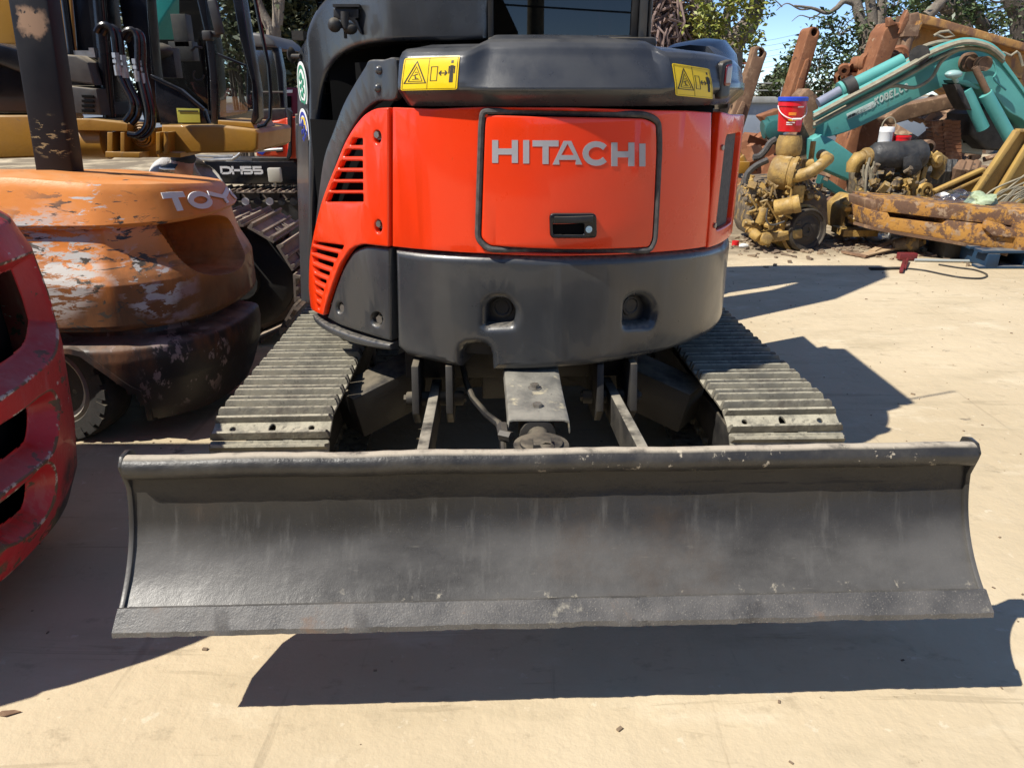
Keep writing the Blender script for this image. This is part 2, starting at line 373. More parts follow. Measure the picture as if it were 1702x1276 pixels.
# ------------------------------------------------------------------ ground
g = MB()
m_ground = M('yard_concrete', (.50, .405, .262), (.60, .495, .335), rough=.8, r2=.95, scale=.55, spec=.25, bump=((1.4, .014), (4.5, .009), (13, .0045), (60, .0012)),
             layers=[dict(c=(.42, .345, .225), s=1.1, st=(1, 3, 1), lo=.50, hi=.72, r=.9, amt=.8), dict(c=(.66, .57, .41), s=1.8, st=(1, 2.2, 1), lo=.54, hi=.72, r=.95, amt=.7),
                     dict(c=(.36, .29, .19), s=8, st=(1, 1.6, 1), lo=.57, hi=.70, r=.9, amt=.55), dict(c=(.25, .19, .12), s=26, lo=.67, hi=.72, r=.9, amt=.8), dict(c=(.33, .265, .17), s=3.2, st=(.25, 2.5, 1), dis=1.2, lo=.60, hi=.66, r=.9, amt=.45), dict(c=(.68, .60, .45), s=14, lo=.62, hi=.68, r=.95, amt=.5), dict(c=(.20, .165, .12), s=1.7, dis=.8, lo=.63, hi=.70, r=.8, amt=.55), dict(c=(.30, .24, .16), s=2.6, st=(4, .18, 1), dis=.4, lo=.60, hi=.68, r=.9, amt=.4),
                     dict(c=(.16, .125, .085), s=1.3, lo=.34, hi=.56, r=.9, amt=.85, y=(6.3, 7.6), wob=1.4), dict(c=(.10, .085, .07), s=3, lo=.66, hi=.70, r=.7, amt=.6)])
def gz(x, y): return 0.0
g.grid(lambda u, v: V((-150+300*u, -60+320*v, 0)), 31, 33)
o = obj('ground', g, m_ground, kind='structure')
# ================================================================== the orange excavator
EX = thing('excavator', 'orange and dark grey compact excavator with a raised dozer blade, seen from behind', 'excavator', (.07, 2.6, 0))
AY = rad(2.0); O2 = V((.128, 0, 0))
UX = V((math.cos(AY), math.sin(AY), 0)); UY = V((-math.sin(AY), math.cos(AY), 0))
def W(u, v, z): return O2+UX*u+UY*v+V((0, 0, z))
MX = Matrix((UX, UY, V((0, 0, 1)))).transposed()
rnd = random.Random(3)
# ---- dozer blade
def WB(u, v, z): return W(u+.032, v, z)
ct, cb = V((1.575, .625)), V((1.408, .318)); ch = (cb-ct); sag = .046
def bprof(t, d=0):
    n = V((-ch.y, ch.x)).normalized()                # pushes away from the camera
    if n.x < 0: n = -n
    p = ct+ch*t+n*(sag*4*t*(1-t)); q = ch+n*(sag*4*(1-2*t)); nn = V((q.y, -q.x)).normalized()
    if nn.x > 0: nn = -nn
    return p+nn*d
NB = 22
m = MB()
def bl(u, t, d):
    p = bprof(t, d)
    dent = .004*noise.noise(V((u*2.2, t*2.5, 3)))+.0018*noise.noise(V((u*9, t*7, 1)))
    return WB(u*.997, p.x+dent*(1 if d == 0 else 0), p.y)
fr = m.grid(lambda a, b: bl(-1+2*a, b, 0), 120, NB); bk = m.grid(lambda a, b: bl(-1+2*a, b, -.016), 120, NB)
for a in (0, 119):
    for j in range(NB-1): m.b.faces.new((fr[a][j], fr[a][j+1], bk[a][j+1], bk[a][j]))
for i in range(119):
    for j in (0, NB-1): m.b.faces.new((fr[i][j], fr[i+1][j], bk[i+1][j], bk[i][j]))
for u in (-.72, -.31, .31, .72):                     # stiffening ribs behind
    m.prism([WB(u-.008, *bprof(.05, -.014)), WB(u-.008, *bprof(.5, -.014)), WB(u-.008, *bprof(.95, -.014)), WB(u-.008, 1.62, .32), WB(u-.008, 1.70, .46), WB(u-.008, 1.66, .6)], UX*.016)
m.beam(WB(-.95, 1.63, .48), WB(.95, 1.63, .48), .05, .12)
BL = obj('dozer_blade', m, m_blade, EX)
m = MB()
N = 140; P = []
for i in range(N):
    u = -.992+1.984*i/(N-1); P.append(WB(u, 1.563+.002*noise.noise(V((u*6, 0, 0))), .628+.0035*noise.noise(V((u*5, 3, 0)))))
m.tube(P, [.029*(1+.05*noise.noise(V((i*.35, 9, 0)))) for i in range(N)], 16)
obj('top_pipe', m, m_pipe, BL, ang=60)
for sgn in (-1, 1):                                  # end plates
    pts = [bprof(t, .007) for t in [i/14 for i in range(15)]]
    out = [(1.546, .636), (1.550, .618)]+[(p.x, p.y) for p in pts][2:]+[(1.396, .306)]+[(1.47, .312), (1.58, .38), (1.63, .47), (1.628, .60), (1.612, .65), (1.590, .658), (1.562, .656)]
    m = MB(); a = sgn*.994
    m.prism([WB(a, *p) for p in out], UX*sgn*.012)
    obj('side_plate', m, m_blade, BL, bev=.002)
m = MB(); NE = 130                                   # bolted-on cutting edge, ragged along its lip
def ed(u, j):
    jag = .0025*noise.noise(V((u*60, 0, 0)))+.004*noise.noise(V((u*7, 5, 0)))
    wv = .0012*noise.noise(V((u*10, j, 0)))
    p = [(1.420, .347), (1.413, .349), (1.377+jag, .312+jag*.4), (1.374+jag, .300+jag*.4), (1.400, .302), (1.432, .335)][j]
    return WB(u*1.004 if j in (2, 3) else u*1.0, p[0]+wv, p[1]+wv)
m.rings([[ed(-1+2*i/(NE-1), j) for j in range(6)] for i in range(NE)])
obj('cutting_edge', m, m_edge, BL, ang=28)
m = MB(); wb = []                                    # weld bead above the edge
for i in range(200):
    u = -.985+1.97*i/199; q = bprof(.925, .0005); wb.append(WB(u, q.x, q.y+.0015*noise.noise(V((u*30, 0, 0)))))
m.tube(wb, [.0035+.0012*noise.noise(V((i*.9, 0, 0))) for i in range(200)], 6)
obj('weld_bead', m, m_edge, BL)
# ---- push arms, guard plate, cylinder
for s in (-1, 1):
    m = MB(); m.prism([W(s*.318-.017, 1.66, .32), W(s*.318-.017, 1.66, .47), W(s*.318-.017, 1.95, .475), W(s*.318-.017, 2.62, .43), W(s*.318-.017, 2.66, .37), W(s*.318-.017, 2.55, .33), W(s*.318-.017, 1.95, .36)], UX*.034)
    A = obj('push_arm', m, m_frame2, EX, bev=.004)
    for q in (-.058, .058):
        m = MB(); m.prism([W(s*.318+q-.012, 2.40, .56), W(s*.318+q-.012, 2.36, .40), W(s*.318+q-.012, 2.42, .34), W(s*.318+q-.012, 2.56, .33), W(s*.318+q-.012, 2.66, .40), W(s*.318+q-.012, 2.66, .56)], UX*.024)
        obj('arm_bracket', m, m_frame, EX, bev=.003)
    m = MB(); m.cyl(W(s*.318-.10, 2.5, .40), W(s*.318+.10, 2.5, .40), .026)
    m.bolt(W(s*.318-.10, 2.5, .40), -UX, .016); m.bolt(W(s*.318+.10, 2.5, .40), UX, .016)
    obj('pivot_pin', m, m_frame, EX)
m = MB()                                             # folded guard plate over the blade cylinder
L = [(-.092, .515), (-.088, .545), (-.078, .548), (.078, .546), (.094, .54), (.098, .505)]
def gp(v, dz, k): return [W(x*k+.018, v, z+dz) for x, z in L]
def gpi(v, dz, k): return [W(x*k*.96+.018, v, z+dz-.007) for x, z in L]
R = []
for v, dz, k in ((1.99, -.006, .98), (2.12, -.002, .98), (2.24, .002, .99), (2.42, .014, 1.02)):
    R.append(gp(v, dz, k)+gpi(v, dz, k)[::-1])
m.rings(R); GP = obj('guard_plate', m, m_plate, EX, bev=.002)
for v in (2.08, 2.22):
    m = MB(); m.bolt(W(.022, v, .538 if v < 2.2 else .546), (0, 0, 1), .015, .016); obj('bolt', m, m_bolt, GP)
m = MB()
m.cyl(W(.018, 1.70, .47), W(.018, 2.0, .485), .034); m.cyl(W(.018, 1.99, .485), W(.018, 2.7, .46), .055)
m.lathe(W(.018, 1.80, .43), (0, -.25, 1), [(.001, .0), (.085, .0), (.092, .03), (.085, .055), (.055, .062), (.05, .05), (.001, .05)], 28)
m.cyl(W(.018, 1.86, .46), W(.018, 1.86, .525), .078, n=28); m.cyl(W(.018, 1.86, .52), W(.018, 1.86, .533), .06, n=28); m.box(W(.018, 1.83, .535), (.05, .05, .03)); m.cyl(W(.03, 1.8, .53), W(.03, 1.8, .55), .022, n=6); m.box(W(-.055, 1.81, .515), (.05, .05, .022)); m.box(W(.095, 1.81, .515), (.045, .045, .02))
obj('blade_cylinder', m, m_frame, EX, bev=.003)
m = MB(); m.tube([aty(768, 600, 2.62), aty(775, 635, 2.5), aty(786, 662, 2.36), aty(808, 688, 2.2), aty(829, 704, 2.05), aty(836, 730, 1.98), aty(838, 760, 1.9)], .011, 8); m.cyl(aty(835, 706, 2.0), aty(837, 722, 1.97), .017, n=6); m.cyl(aty(832, 722, 1.97), aty(850, 726, 1.95), .016, n=6)
obj('hydraulic_hose', m, m_black, EX)
# ---- undercarriage frame
m = MB()
m.box(W(0, 3.35, .40), (.62, .95, .22), MX); m.cyl(W(0, 3.3, .49), W(0, 3.3, .60), .36, n=40); m.cyl(W(0, 3.3, .57), W(0, 3.3, .62), .42, n=40)
for s in (-1, 1):
    for v0, v1 in ((2.95, 2.62), (3.7, 4.05)):
        m.beam(W(s*.22, v0, .42), W(s*.66, v1, .30), .17, .17)
m.box(W(0, 2.78, .44), (.30, .30, .2), MX); m.box(W(0, 2.62, .50), (.86, .05, .12), MX)
obj('undercarriage_frame', m, m_frame, EX, bev=.008)
# ---- crawler tracks
RI, VF, VR, ZC = .20, 2.30, 4.36, .252
PER = 2*(VR-VF)+2*math.pi*RI; NS = 53
def tpath(d):
    d %= PER; Lh = VR-VF
    if d < Lh: return V((VF+d, ZC+RI)), V((1, 0))
    d -= Lh
    if d < math.pi*RI:
        a = d/RI; return V((VR+RI*math.sin(a), ZC+RI*math.cos(a))), V((math.cos(a), -math.sin(a)))
    d -= math.pi*RI
    if d < Lh: return V((VR-d, ZC-RI)), V((-1, 0))
    a = (d-Lh)/RI; return V((VF-RI*math.sin(a), ZC-RI*math.cos(a))), V((-math.cos(a), math.sin(a)))
def hole(x, y, rx, ry, n=12): return [(x+rx*math.cos(2*math.pi*i/n), y+ry*math.sin(2*math.pi*i/n)) for i in range(n)]
SW = .187
m = MB(); m.b.free(); m.b = plate([fillet([(-SW, -.050), (SW, -.050), (SW, .046), (-SW, .046)], .007, 2), hole(-.125, -.010, .0095, .0095), hole(.125, -.010, .0095, .0095), hole(0, -.010, .011, .020)], .009, .002, lambda s, z, d: V((s, z, d)), step=.5, k=1)
for y, h in ((-.042, .023), (.026, .021)):
    m.hull([V((-SW, y-.011, -.001)), V((-SW, y+.011, -.001)), V((-SW+.005, y+.006, h-.003)), V((-SW+.010, y+.004, h)), V((-SW+.010, y-.004, h)), V((-SW+.005, y-.006, h-.003))],
           [V((SW, y-.011, -.001)), V((SW, y+.011, -.001)), V((SW-.005, y+.006, h-.003)), V((SW-.010, y+.004, h)), V((SW-.010, y-.004, h)), V((SW-.005, y-.006, h-.003))])
shoe0 = None; me_shoe = None
bmesh.ops.recalc_face_normals(m.b, faces=m.b.faces[:])
me_shoe = bpy.data.meshes.new('track_shoe'); m.b.to_mesh(me_shoe); m.b.free()
for p in me_shoe.polygons: p.use_smooth = True
me_shoe.set_sharp_from_angle(angle=rad(40)); me_shoe.materials.append(m_shoe)
m = MB()
for x in (-.062, -.042, .042, .062): m.box((x, -.002, -.045), (.014, .103 if abs(x) > .05 else .08, .055))
m.cyl((-.085, .045, -.045), (.085, .045, -.045), .015, n=10); m.box((-.055, .046, -.01), (.03, .026, .012)); m.box((.055, .046, -.01), (.03, .026, .012))
bmesh.ops.recalc_face_normals(m.b, faces=m.b.faces[:])
me_link = bpy.data.meshes.new('track_link'); m.b.to_mesh(me_link); m.b.free(); me_link.materials.append(m_shoe)
for s in (-1, 1):
    U0 = s*.828+.008
    m = MB(); m.box(W(U0, 3.32, .25), (.15, 1.7, .17), MX); m.box(W(U0-s*.09, 3.3, .23), (.02, 1.9, .14), MX)
    for v in (2.6, 3.0, 3.4, 3.8, 4.1): m.cyl(W(U0-.09, v, .12), W(U0+.09, v, .12), .065)
    m.cyl(W(U0-.07, 3.3, .37), W(U0+.07, 3.3, .37), .04)
    TR = obj('crawler_track', m, m_frame, EX, bev=.006)
    for v, nm in ((VF, 'idler_wheel'), (VR, 'drive_sprocket')):
        m = MB(); m.lathe(W(U0-.10, v, ZC), UX, [(.04, 0), (.125, .01), (.135, .055), (.155, .06), (.155, .14), (.135, .145), (.125, .19), (.04, .2)], 32); obj(nm, m, m_frame, TR)
    for k in range(NS):
        p, t = tpath((k+.1)*PER/NS)
        jit = rnd.uniform(-.010, .010)
        R3 = Matrix((UX, (UY*t.x+V((0, 0, t.y))), (UX.cross(UY*t.x+V((0, 0, t.y)))))).transposed()
        sagz = -.012*math.sin(math.pi*max(0, min(1, (p.x-VF)/(VR-VF)))) if p.y > .4 else 0
        for nm, me in (('track_shoe', me_shoe), ('track_link', me_link)):
            o = bpy.data.objects.new(nm, me); COL.objects.link(o); o.parent = TR
            o.location = W(U0, p.x, p.y+sagz)-ORG[TR]
            o.rotation_euler = (R3 @ Euler((rnd.uniform(-.03, .03), 0, jit*.8)).to_matrix()).to_euler()
# ---- upper structure: its plan outline
CP = [(-.84, 3.9), (-.83, 3.45), (-.81, 3.05), (-.765, 2.80), (-.60, 2.625), (-.41, 2.475), (-.2, 2.375), (.036, 2.33), (.26, 2.36), (.5, 2.465), (.68, 2.61), (.80, 2.79), (.872, 3.0), (.898, 3.25), (.905, 3.55), (.905, 4.0)]
PC = smooth2(CP, 14, closed=False)
SL = [0.]
for a, c in zip(PC, PC[1:]): SL.append(SL[-1]+(c-a).length)
STOT = SL[-1]
import bisect
def plan(s):
    s = max(0, min(STOT-1e-6, s)); i = max(0, min(len(PC)-2, bisect.bisect_right(SL, s)-1))
    f = (s-SL[i])/(SL[i+1]-SL[i]); p = PC[i].lerp(PC[i+1], f)
    t0 = PC[i+1]-PC[i]; ta = (PC[i]-PC[i-1]) if i else t0; tb = (PC[i+2]-PC[i+1]) if i+2 < len(PC) else t0
    t = ((ta+t0).normalized().lerp((t0+tb).normalized(), f)).normalized()
    return p, V((t.y, -t.x))
def hull_(s, z, d=0): p, n = plan(s); return V((p.x+n.x*d, p.y+n.y*d, z))
_KS = [(plan(STOT*i/1500)[0], STOT*i/1500) for i in range(1501)]
_KK = [(p.x/p.y, s) for p, s in _KS]
_i0 = min(range(len(_KK)), key=lambda i: _KK[i][0]); _i1 = max(range(len(_KK)), key=lambda i: _KK[i][0])
KV = _KK[_i0:_i1+1]; KX = [k for k, s in KV]
_TB = {}
def ktab(off):
    if off not in _TB:
        K = []
        for i in range(1501):
            s = STOT*i/1500; p, n = plan(s); p = p+n*off; K.append((p.x/p.y, s))
        a = min(range(len(K)), key=lambda i: K[i][0]); c = max(range(len(K)), key=lambda i: K[i][0]); _TB[off] = (K[a:c+1], [k for k, s in K[a:c+1]])
    return _TB[off]
def dp(px, py, off=0.):                              # place on the upper structure's skin (set out by off) -> (s, z)
    d = ray(px, py); k = d.x/d.y; KV, KX = ktab(round(off, 4))
    i = max(1, min(len(KX)-1, bisect.bisect_left(KX, k))); a, c = KV[i-1], KV[i]
    f = max(0, min(1, (k-a[0])/max(1e-9, c[0]-a[0]))); s = a[1]+(c[1]-a[1])*f
    p, n = plan(s); return (s, EYE+d.z/d.y*(p.y+n.y*off))
def DP(*L): return [dp(*p[:2])+tuple(p[2:]) for p in L]
SR = KV[-1][1]                                       # right silhouette
S650 = dp(650, 300)[0]
# inner dark body so that gaps and slots look into shade
m = MB()
sE = dp(560, 300)[0]
m.grid(lambda a, b: hull_(sE+(STOT-.05-sE)*a, .62+.90*b, -.11), 70, 4)
m.prism([hull_(sE+(STOT-.05-sE)*i/40, .62, -.1) for i in range(41)], (0, 0, .03))
EB = obj('engine_bay', m, m_hole, EX, fixn=False)
m = MB(); m.prism([hull_(.03+(STOT-.06)*i/40, .60, -.05) for i in range(41)]+[V((.85, 5.0, .60)), V((-.8, 5.0, .60))], (0, 0, .045))
obj('turntable_deck', m, m_frame, EX)
# counterweight
zt, zb = .965, .566
sA, sB = S650, SR+.45
tp = [dp(x, y) for x, y in ((653, 413), (700, 419), (770, 423), (850, 425), (930, 426), (1010, 425), (1100, 420), (1160, 415), (1190, 411), (1205, 408))]
tp += [(SR+.1, tp[-1][1]), (sB, tp[-1][1])]
bt = [dp(x, y) for x, y in ((657, 577, ), (675, 593), (720, 604), (764, 612))]
nt_ = [dp(x, y) for x, y in ((765, 604), (765, 588), (769, 579), (778, 574), (790, 573), (803, 575), (812, 581), (816, 590), (817, 606))]
b2 = [dp(x, y) for x, y in ((818, 617), (870, 617), (940, 613), (1000, 607), (1080, 592), (1150, 571), (1190, 548))]
outl = tp+[(sB, b2[-1][1]), (SR, b2[-1][1])]+b2[::-1]+nt_[::-1]+bt[::-1]
def dpocket(x0, y0, x1, y1): return [dp(*p) for p in fillet([(x0, y1, 5), (x0+2, y0+8, 10), (x0+14, y0, 14), (x1-16, y0, 14), (x1, y0+20, 12), (x1-6, y1-2, 6)], 8, 4)]
pk = [dpocket(806, 498, 858, 543), dpocket(1040, 494, 1089, 540)]
CW = obj('counterweight', plate([outl]+pk, .22, .030, hull_, step=.03, k=5), m_grey, EX, ang=30)
for q in pk:                                         # lamp pockets
    cs = sum(p[0] for p in q)/len(q); cz = sum(p[1] for p in q)/len(q)
    m = MB(); m.grid(lambda a, b: hull_(cs-.06+.12*a, cz-.06+.12*b, -.055), 6, 4); P_ = obj('lifting_pocket', m, m_black, CW)
    m = MB(); n_ = plan(cs)[1]; n3 = V((n_.x, n_.y, 0))
    m.lathe(hull_(cs, cz, -.055), n3, [(.036, 0), (.034, .006), (.026, .007), (.022, .003), (.001, .003)], 24); obj('socket_ring', m, m_black, P_)
# left lower wing of the counterweight and its lip
wing = [dp(*p) for p in fillet([(648, 413, 3), (606, 409, 14), (585, 417, 14), (567, 446, 20), (554, 482, 20), (545, 517, 6), (541, 529, 4), (562, 541, 10), (600, 554, 10), (648, 568, 3)], 6, 4)]
bh = [[dp(*p) for p in arcp] for arcp in ([(624+9*math.cos(a)*1.0, 531+11*math.sin(a)) for a in [i*math.pi/8 for i in range(16)]], [(563+5*math.cos(a), 512+8*math.sin(a)) for a in [i*math.pi/8 for i in range(16)]])]
WG = obj('side_cover', plate([wing]+bh, .06, .012, lambda s, z, d: hull_(s, z, d-.004), step=.03), m_grey, EX, ang=30)
for (x, y) in ((625, 533), (563, 513)):
    s, z = dp(x, y); n_ = plan(s)[1]; m = MB(); m.bolt(hull_(s, z, -.035), (n_.x, n_.y, 0), .016, .02); obj('bolt', m, m_steel, WG)
lip = [dp(*p) for p in [(519, 521), (530, 531), (545, 541), (580, 555), (615, 565), (649, 572), (650, 582), (615, 577), (580, 568), (552, 556), (534, 545), (520, 530)]]
obj('bottom_lip', plate([lip], .07, .010, lambda s, z, d: hull_(s, z, d+.004), step=.03), m_grey, EX)
# orange louvred side panel
pan = [dp(*p) for p in fillet([(649, 179, 3), (627, 180, 10), (609, 190, 12), (592, 210, 14), (576, 237, 20), (560, 277, 24), (547, 308, 20), (536, 339, 20), (525, 384, 20), (518, 425, 16), (517, 480, 16), (521, 515, 6), (541, 524, 3), (546, 503, 10), (557, 470, 20), (570, 436, 20), (588, 411, 14), (606, 405, 10), (649, 410, 3)], 6, 4)]
z4 = lambda x, y: (480+x/2.2395, y/2.2395); z7 = lambda x, y: (480+x/5.8, 400+y/5.8)
slots = []
for (xl, xr, yt, yb) in ((240, 282, 515, 541), (216, 282, 557, 583), (197, 282, 599, 626), (180, 283, 640, 668), (165, 283, 680, 709), (150, 284, 720, 752)):
    slots.append([dp(*z4(*p)) for p in fillet([(xl-4, yb), (xr, yb), (xr, yt), (xl+7, yt)], 5, 3)])
for q in (((265, 5), (550, 42), (525, 95), (262, 34)), ((245, 65), (497, 125), (475, 182), (245, 115)), ((247, 150), (452, 212), (435, 270), (262, 208)), ((255, 245), (415, 300), (400, 352), (275, 302)),
          ((265, 335), (382, 380), (370, 430), (283, 392)), ((272, 420), (357, 465), (348, 510), (290, 478)), ((280, 510), (337, 548), (330, 590), (297, 566)), ((290, 598), (325, 622), (318, 664), (302, 648))):
    slots.append([dp(*z7(*p)) for p in fillet(list(q), 9, 3)])
sl = [[dp(x+6*math.cos(a), y+11*math.sin(a)) for a in [i*math.pi/7 for i in range(14)]] for x, y in ((630.5, 228), (632, 376))]
LP = obj('louvre_panel', plate([pan]+slots+sl, .022, .006, lambda s, z, d: hull_(s, z, d+.010), step=.03), m_orange, EX, ang=30)
for (x, y) in ((629, 224), (632, 372)):
    s, z = dp(x, y); n_ = plan(s)[1]; m = MB(); m.bolt(hull_(s, z, -.006), (n_.x, n_.y, 0), .011, .016); obj('bolt', m, m_steel, LP)
m = MB(); m.grid(lambda a, b: hull_(dp(519, 450)[0]+(S650-.03-dp(519, 450)[0])*a, .72+.62*b, -.045), 12, 4); obj('louvre_shade_sheet', m, m_hole, EX, fixn=False)  # dark sheet standing in for the shade behind the slots
# orange rear cover with the hatch opening
d_out = [(801, 181, 16), (1072, 187, 22), (1094, 199, 14), (1096, 240, 20), (1092, 330, 30), (1088, 400, 16), (1078, 419, 14), (812, 417, 26), (792, 398, 16), (795, 300, 20), (798, 205, 16)]
door = [dp(*p) for p in fillet(d_out, 12, 6)]
cov = [dp(*p) for p in [(652, 179), (720, 181), (800, 178), (950, 179), (1080, 183), (1140, 184), (1183, 187), (1181, 300), (1180, 409), (1150, 414), (1095, 419), (1000, 424), (850, 424), (790, 421), (700, 415), (652, 410)]]
CVR = obj('rear_cover', plate([cov, door], .02, .004, lambda s, z, d: hull_(s, z, d), step=.03), m_orange, EX, ang=30)
HT = obj('hatch', plate([inset2(door if area2(door) > 0 else door[::-1], .017)], .02, .005, lambda s, z, d: hull_(s, z, d+.012), step=.03), m_orange, EX, ang=30)
m = MB(); m.tube([hull_(s, z, .009) for s, z in inset2(door if area2(door) > 0 else door[::-1], .006)], .0095, 8, closed=True)
obj('rubber_seal', m, m_rubber, HT)
hf = lambda px, py: (lambda s, z: (s, z))(*dp(px, py))
# lettering, laid out in pixels of the hatch and bent with it
hz = [(757, 853, 522, 607), (873, 894, 522, 609), (907, 1004, 523, 611), (984, 1090, 525, 613), (1093, 1187, 526, 618), (1200, 1286, 531, 619), (1304, 1327, 535, 620)]
for c_, (xa, xb, ya, yb) in zip('HITACHI', hz):
    (p0, q0), (p1, q1) = z4(xa, yb), z4(xb, ya)
    f = lambda x, y, d: hull_(*dp(x, -y, .012), .0122+d)
    obj('letter', letter(c_, p0, p1, -q0, -q1, 10.2 if c_ != 'C' else 9.8, f, .0012), m_silver, HT, ang=50)
hb = [dp(*p) for p in fillet([(912, 353), (987, 353), (988, 394), (913, 394)], 8, 4)]
hin = [dp(*p) for p in fillet([(917, 369), (967, 370), (967, 388), (918, 388)], 3, 3)]
HD = obj('handle', plate([hb, hin], .022, .004, lambda s, z, d: hull_(s, z, d+.024), step=.03), m_gloss, HT)
obj('handle_pull', plate([[dp(*p) for p in fillet([(918, 357), (982, 358), (982, 369), (918, 369)], 2, 2)]], .006, .002, lambda s, z, d: hull_(s, z, d+.028), step=.03), m_black, HD) if False else None
m = MB(); s, z = dp(974, 379); n_ = plan(s)[1]; m.cyl(hull_(s, z, .02), hull_(s, z, .028), .0105, n=20); m.box(hull_(s, z, .029), (.014, .003, .003)); obj('lock', m, m_chrome, HT)
m = MB(); m.grid(lambda a, b: hull_(dp(914, 370)[0]+(dp(970, 370)[0]-dp(914, 370)[0])*a, dp(940, 390)[1]+.035*b, .0135), 3, 3); obj('handle_recess', m, m_hole, HT, fixn=False)
m = MB(); sa_, sb_ = dp(919, 360)[0], dp(981, 360)[0]; za_, zb_ = dp(940, 369)[1], dp(940, 358)[1]
m.b.free(); m.b = plate([[(sa_, za_), (sb_, za_), (sb_, zb_), (sa_, zb_)]], .008, .002, lambda s, z, d: hull_(s, z, d+.0285), step=.03, k=2); obj('handle_pull', m, m_black, HT)
# right corner post of the orange body with its black strip
rc0, rc1 = dp(1184.5, 300)[0], SR+.42
zc1, zc0 = dp(1184, 188)[1]+.004, dp(1184, 409)[1]
def rcor(s, z, d): return hull_(s, z, d+.006)
strip = [(rc0+.05, zc0+.055), (rc0+.26, zc0+.055), (rc0+.27, zc1-.075), (rc0+.06, zc1-.075)]
RC = obj('corner_panel', plate([fillet([(rc0, zc0), (rc1, zc0), (rc1, zc1-.03), (rc0+.1, zc1-.012), (rc0, zc1)], .01, 3), fillet(strip, .02, 4)], .03, .006, rcor, step=.03), m_orange, EX, ang=30)
obj('rubber_strip', plate([fillet([(rc0+.046, zc0+.06), (rc0+.25, zc0+.05), (rc0+.255, zc1-.07), (rc0+.068, zc1-.07), (rc0+.066, zc1-.16), (rc0+.045, zc1-.2)], .01, 3)], .012, .003, lambda s, z, d: hull_(s, z, d-.012), step=.03), m_rubber, EX)
for zz in (zc1-.115, zc0+.075):
    n_ = plan(rc0+.035)[1]; m = MB(); m.bolt(hull_(rc0+.033, zz, .0), (n_.x, n_.y, 0), .010, .012); obj('bolt', m, m_steel, RC)
# dark hood band across the top
sH0 = dp(655, 130, .036)[0]; sH1 = SR+.5
kL0, kL1, kR0, kR1 = dp(771, 110, .036)[0], dp(808, 110, .02)[0], dp(1094, 110, .02)[0], dp(1116, 110, .036)[0]
def ss(x, a, c): t = max(0, min(1, (x-a)/(c-a))); return t*t*(3-2*t)
sJ = dp(1184, 130, .036)[0]
def hood(a, b):
    s = sH0+(sH1-sH0)*a
    rec = ss(s, kL0, kL1)*(1-ss(s, kR0, kR1))        # set back between the two sticker blocks
    zt_ = 1.550+.024*ss(s, kL0, kL1)*(1-ss(s, kR0, kR1))-.022*ss(s, kR1, SR)
    prof = [(-.24, zt_+.02), (-.14, zt_+.016), (-.07-.03*rec, zt_+.006), (-.016-.045*rec, zt_), (.006-.050*rec, zt_-.009), (.020-.050*rec, zt_-.024), (.028-.048*rec, zt_-.045), (.034-.034*rec, zt_-.075), (.038-.012*rec, 1.458), (.040-.004*rec, 1.442), (.039-.003*rec, 1.436), (.034, 1.431), (-.012, 1.390), (-.06, 1.386)]
    x = b*(len(prof)-1); i = min(len(prof)-2, int(x)); f = x-i
    d, z = prof[i][0]+(prof[i+1][0]-prof[i][0])*f, prof[i][1]+(prof[i+1][1]-prof[i][1])*f
    d -= .045*ss(s, sJ, SR)                         # flush with the body at the right corner
    if s < sH0+.03: d -= .02*(1-ss(s, sH0, sH0+.03))
    z += -.02*ss(s, SR-.08, SR+.1)*(1 if z < 1.46 else 0)
    return hull_(s, z, d)
m = MB(); gg = m.grid(hood, 190, 53)
for a in (0, 149):
    try: m.b.faces.new(gg[a])
    except ValueError: pass
HO = obj('engine_hood', m, m_hood, EX, ang=32)
m = MB()                                             # bulging cover on the right shoulder
for k in range(1):
    R = []
    for i in range(15):
        s = SR-.32+.85*i/14; t = i/14; hgt = .075*math.sin(math.pi*min(1, .12+t*.95))**.6
        R.append([hull_(s, 1.50, -.03), hull_(s, 1.51+hgt*.6, -.045), hull_(s, 1.53+hgt*.95, -.085), hull_(s, 1.535+hgt, -.15), hull_(s, 1.53+hgt*.9, -.24), hull_(s, 1.50, -.28)])
    m.rings(R)
obj('shoulder_cover', m, m_hood, EX, ang=50)
m = MB()
s_, z_ = dp(1199, 132, .02); dl = -.045*ss(s_, sJ, SR); m.b.free(); m.b = plate([fillet([(s_-.035, z_-.06), (s_+.03, z_-.055), (s_+.03, z_+.06), (s_-.03, z_+.05)], .015, 4)], .02, .008, lambda s, z, d: hull_(s, z, d+.044-.045*ss(s, sJ, SR)), step=.02)
TL = obj('tail_lamp', m, m_black, HO)
obj('lamp_lens', plate([fillet([(s_-.02, z_-.02), (s_+.02, z_-.02), (s_+.02, z_+.045), (s_-.018, z_+.04)], .01, 3)], .01, .004, lambda s, z, d: hull_(s, z, d+.049-.045*ss(s, sJ, SR)), step=.02), m_lens, TL)
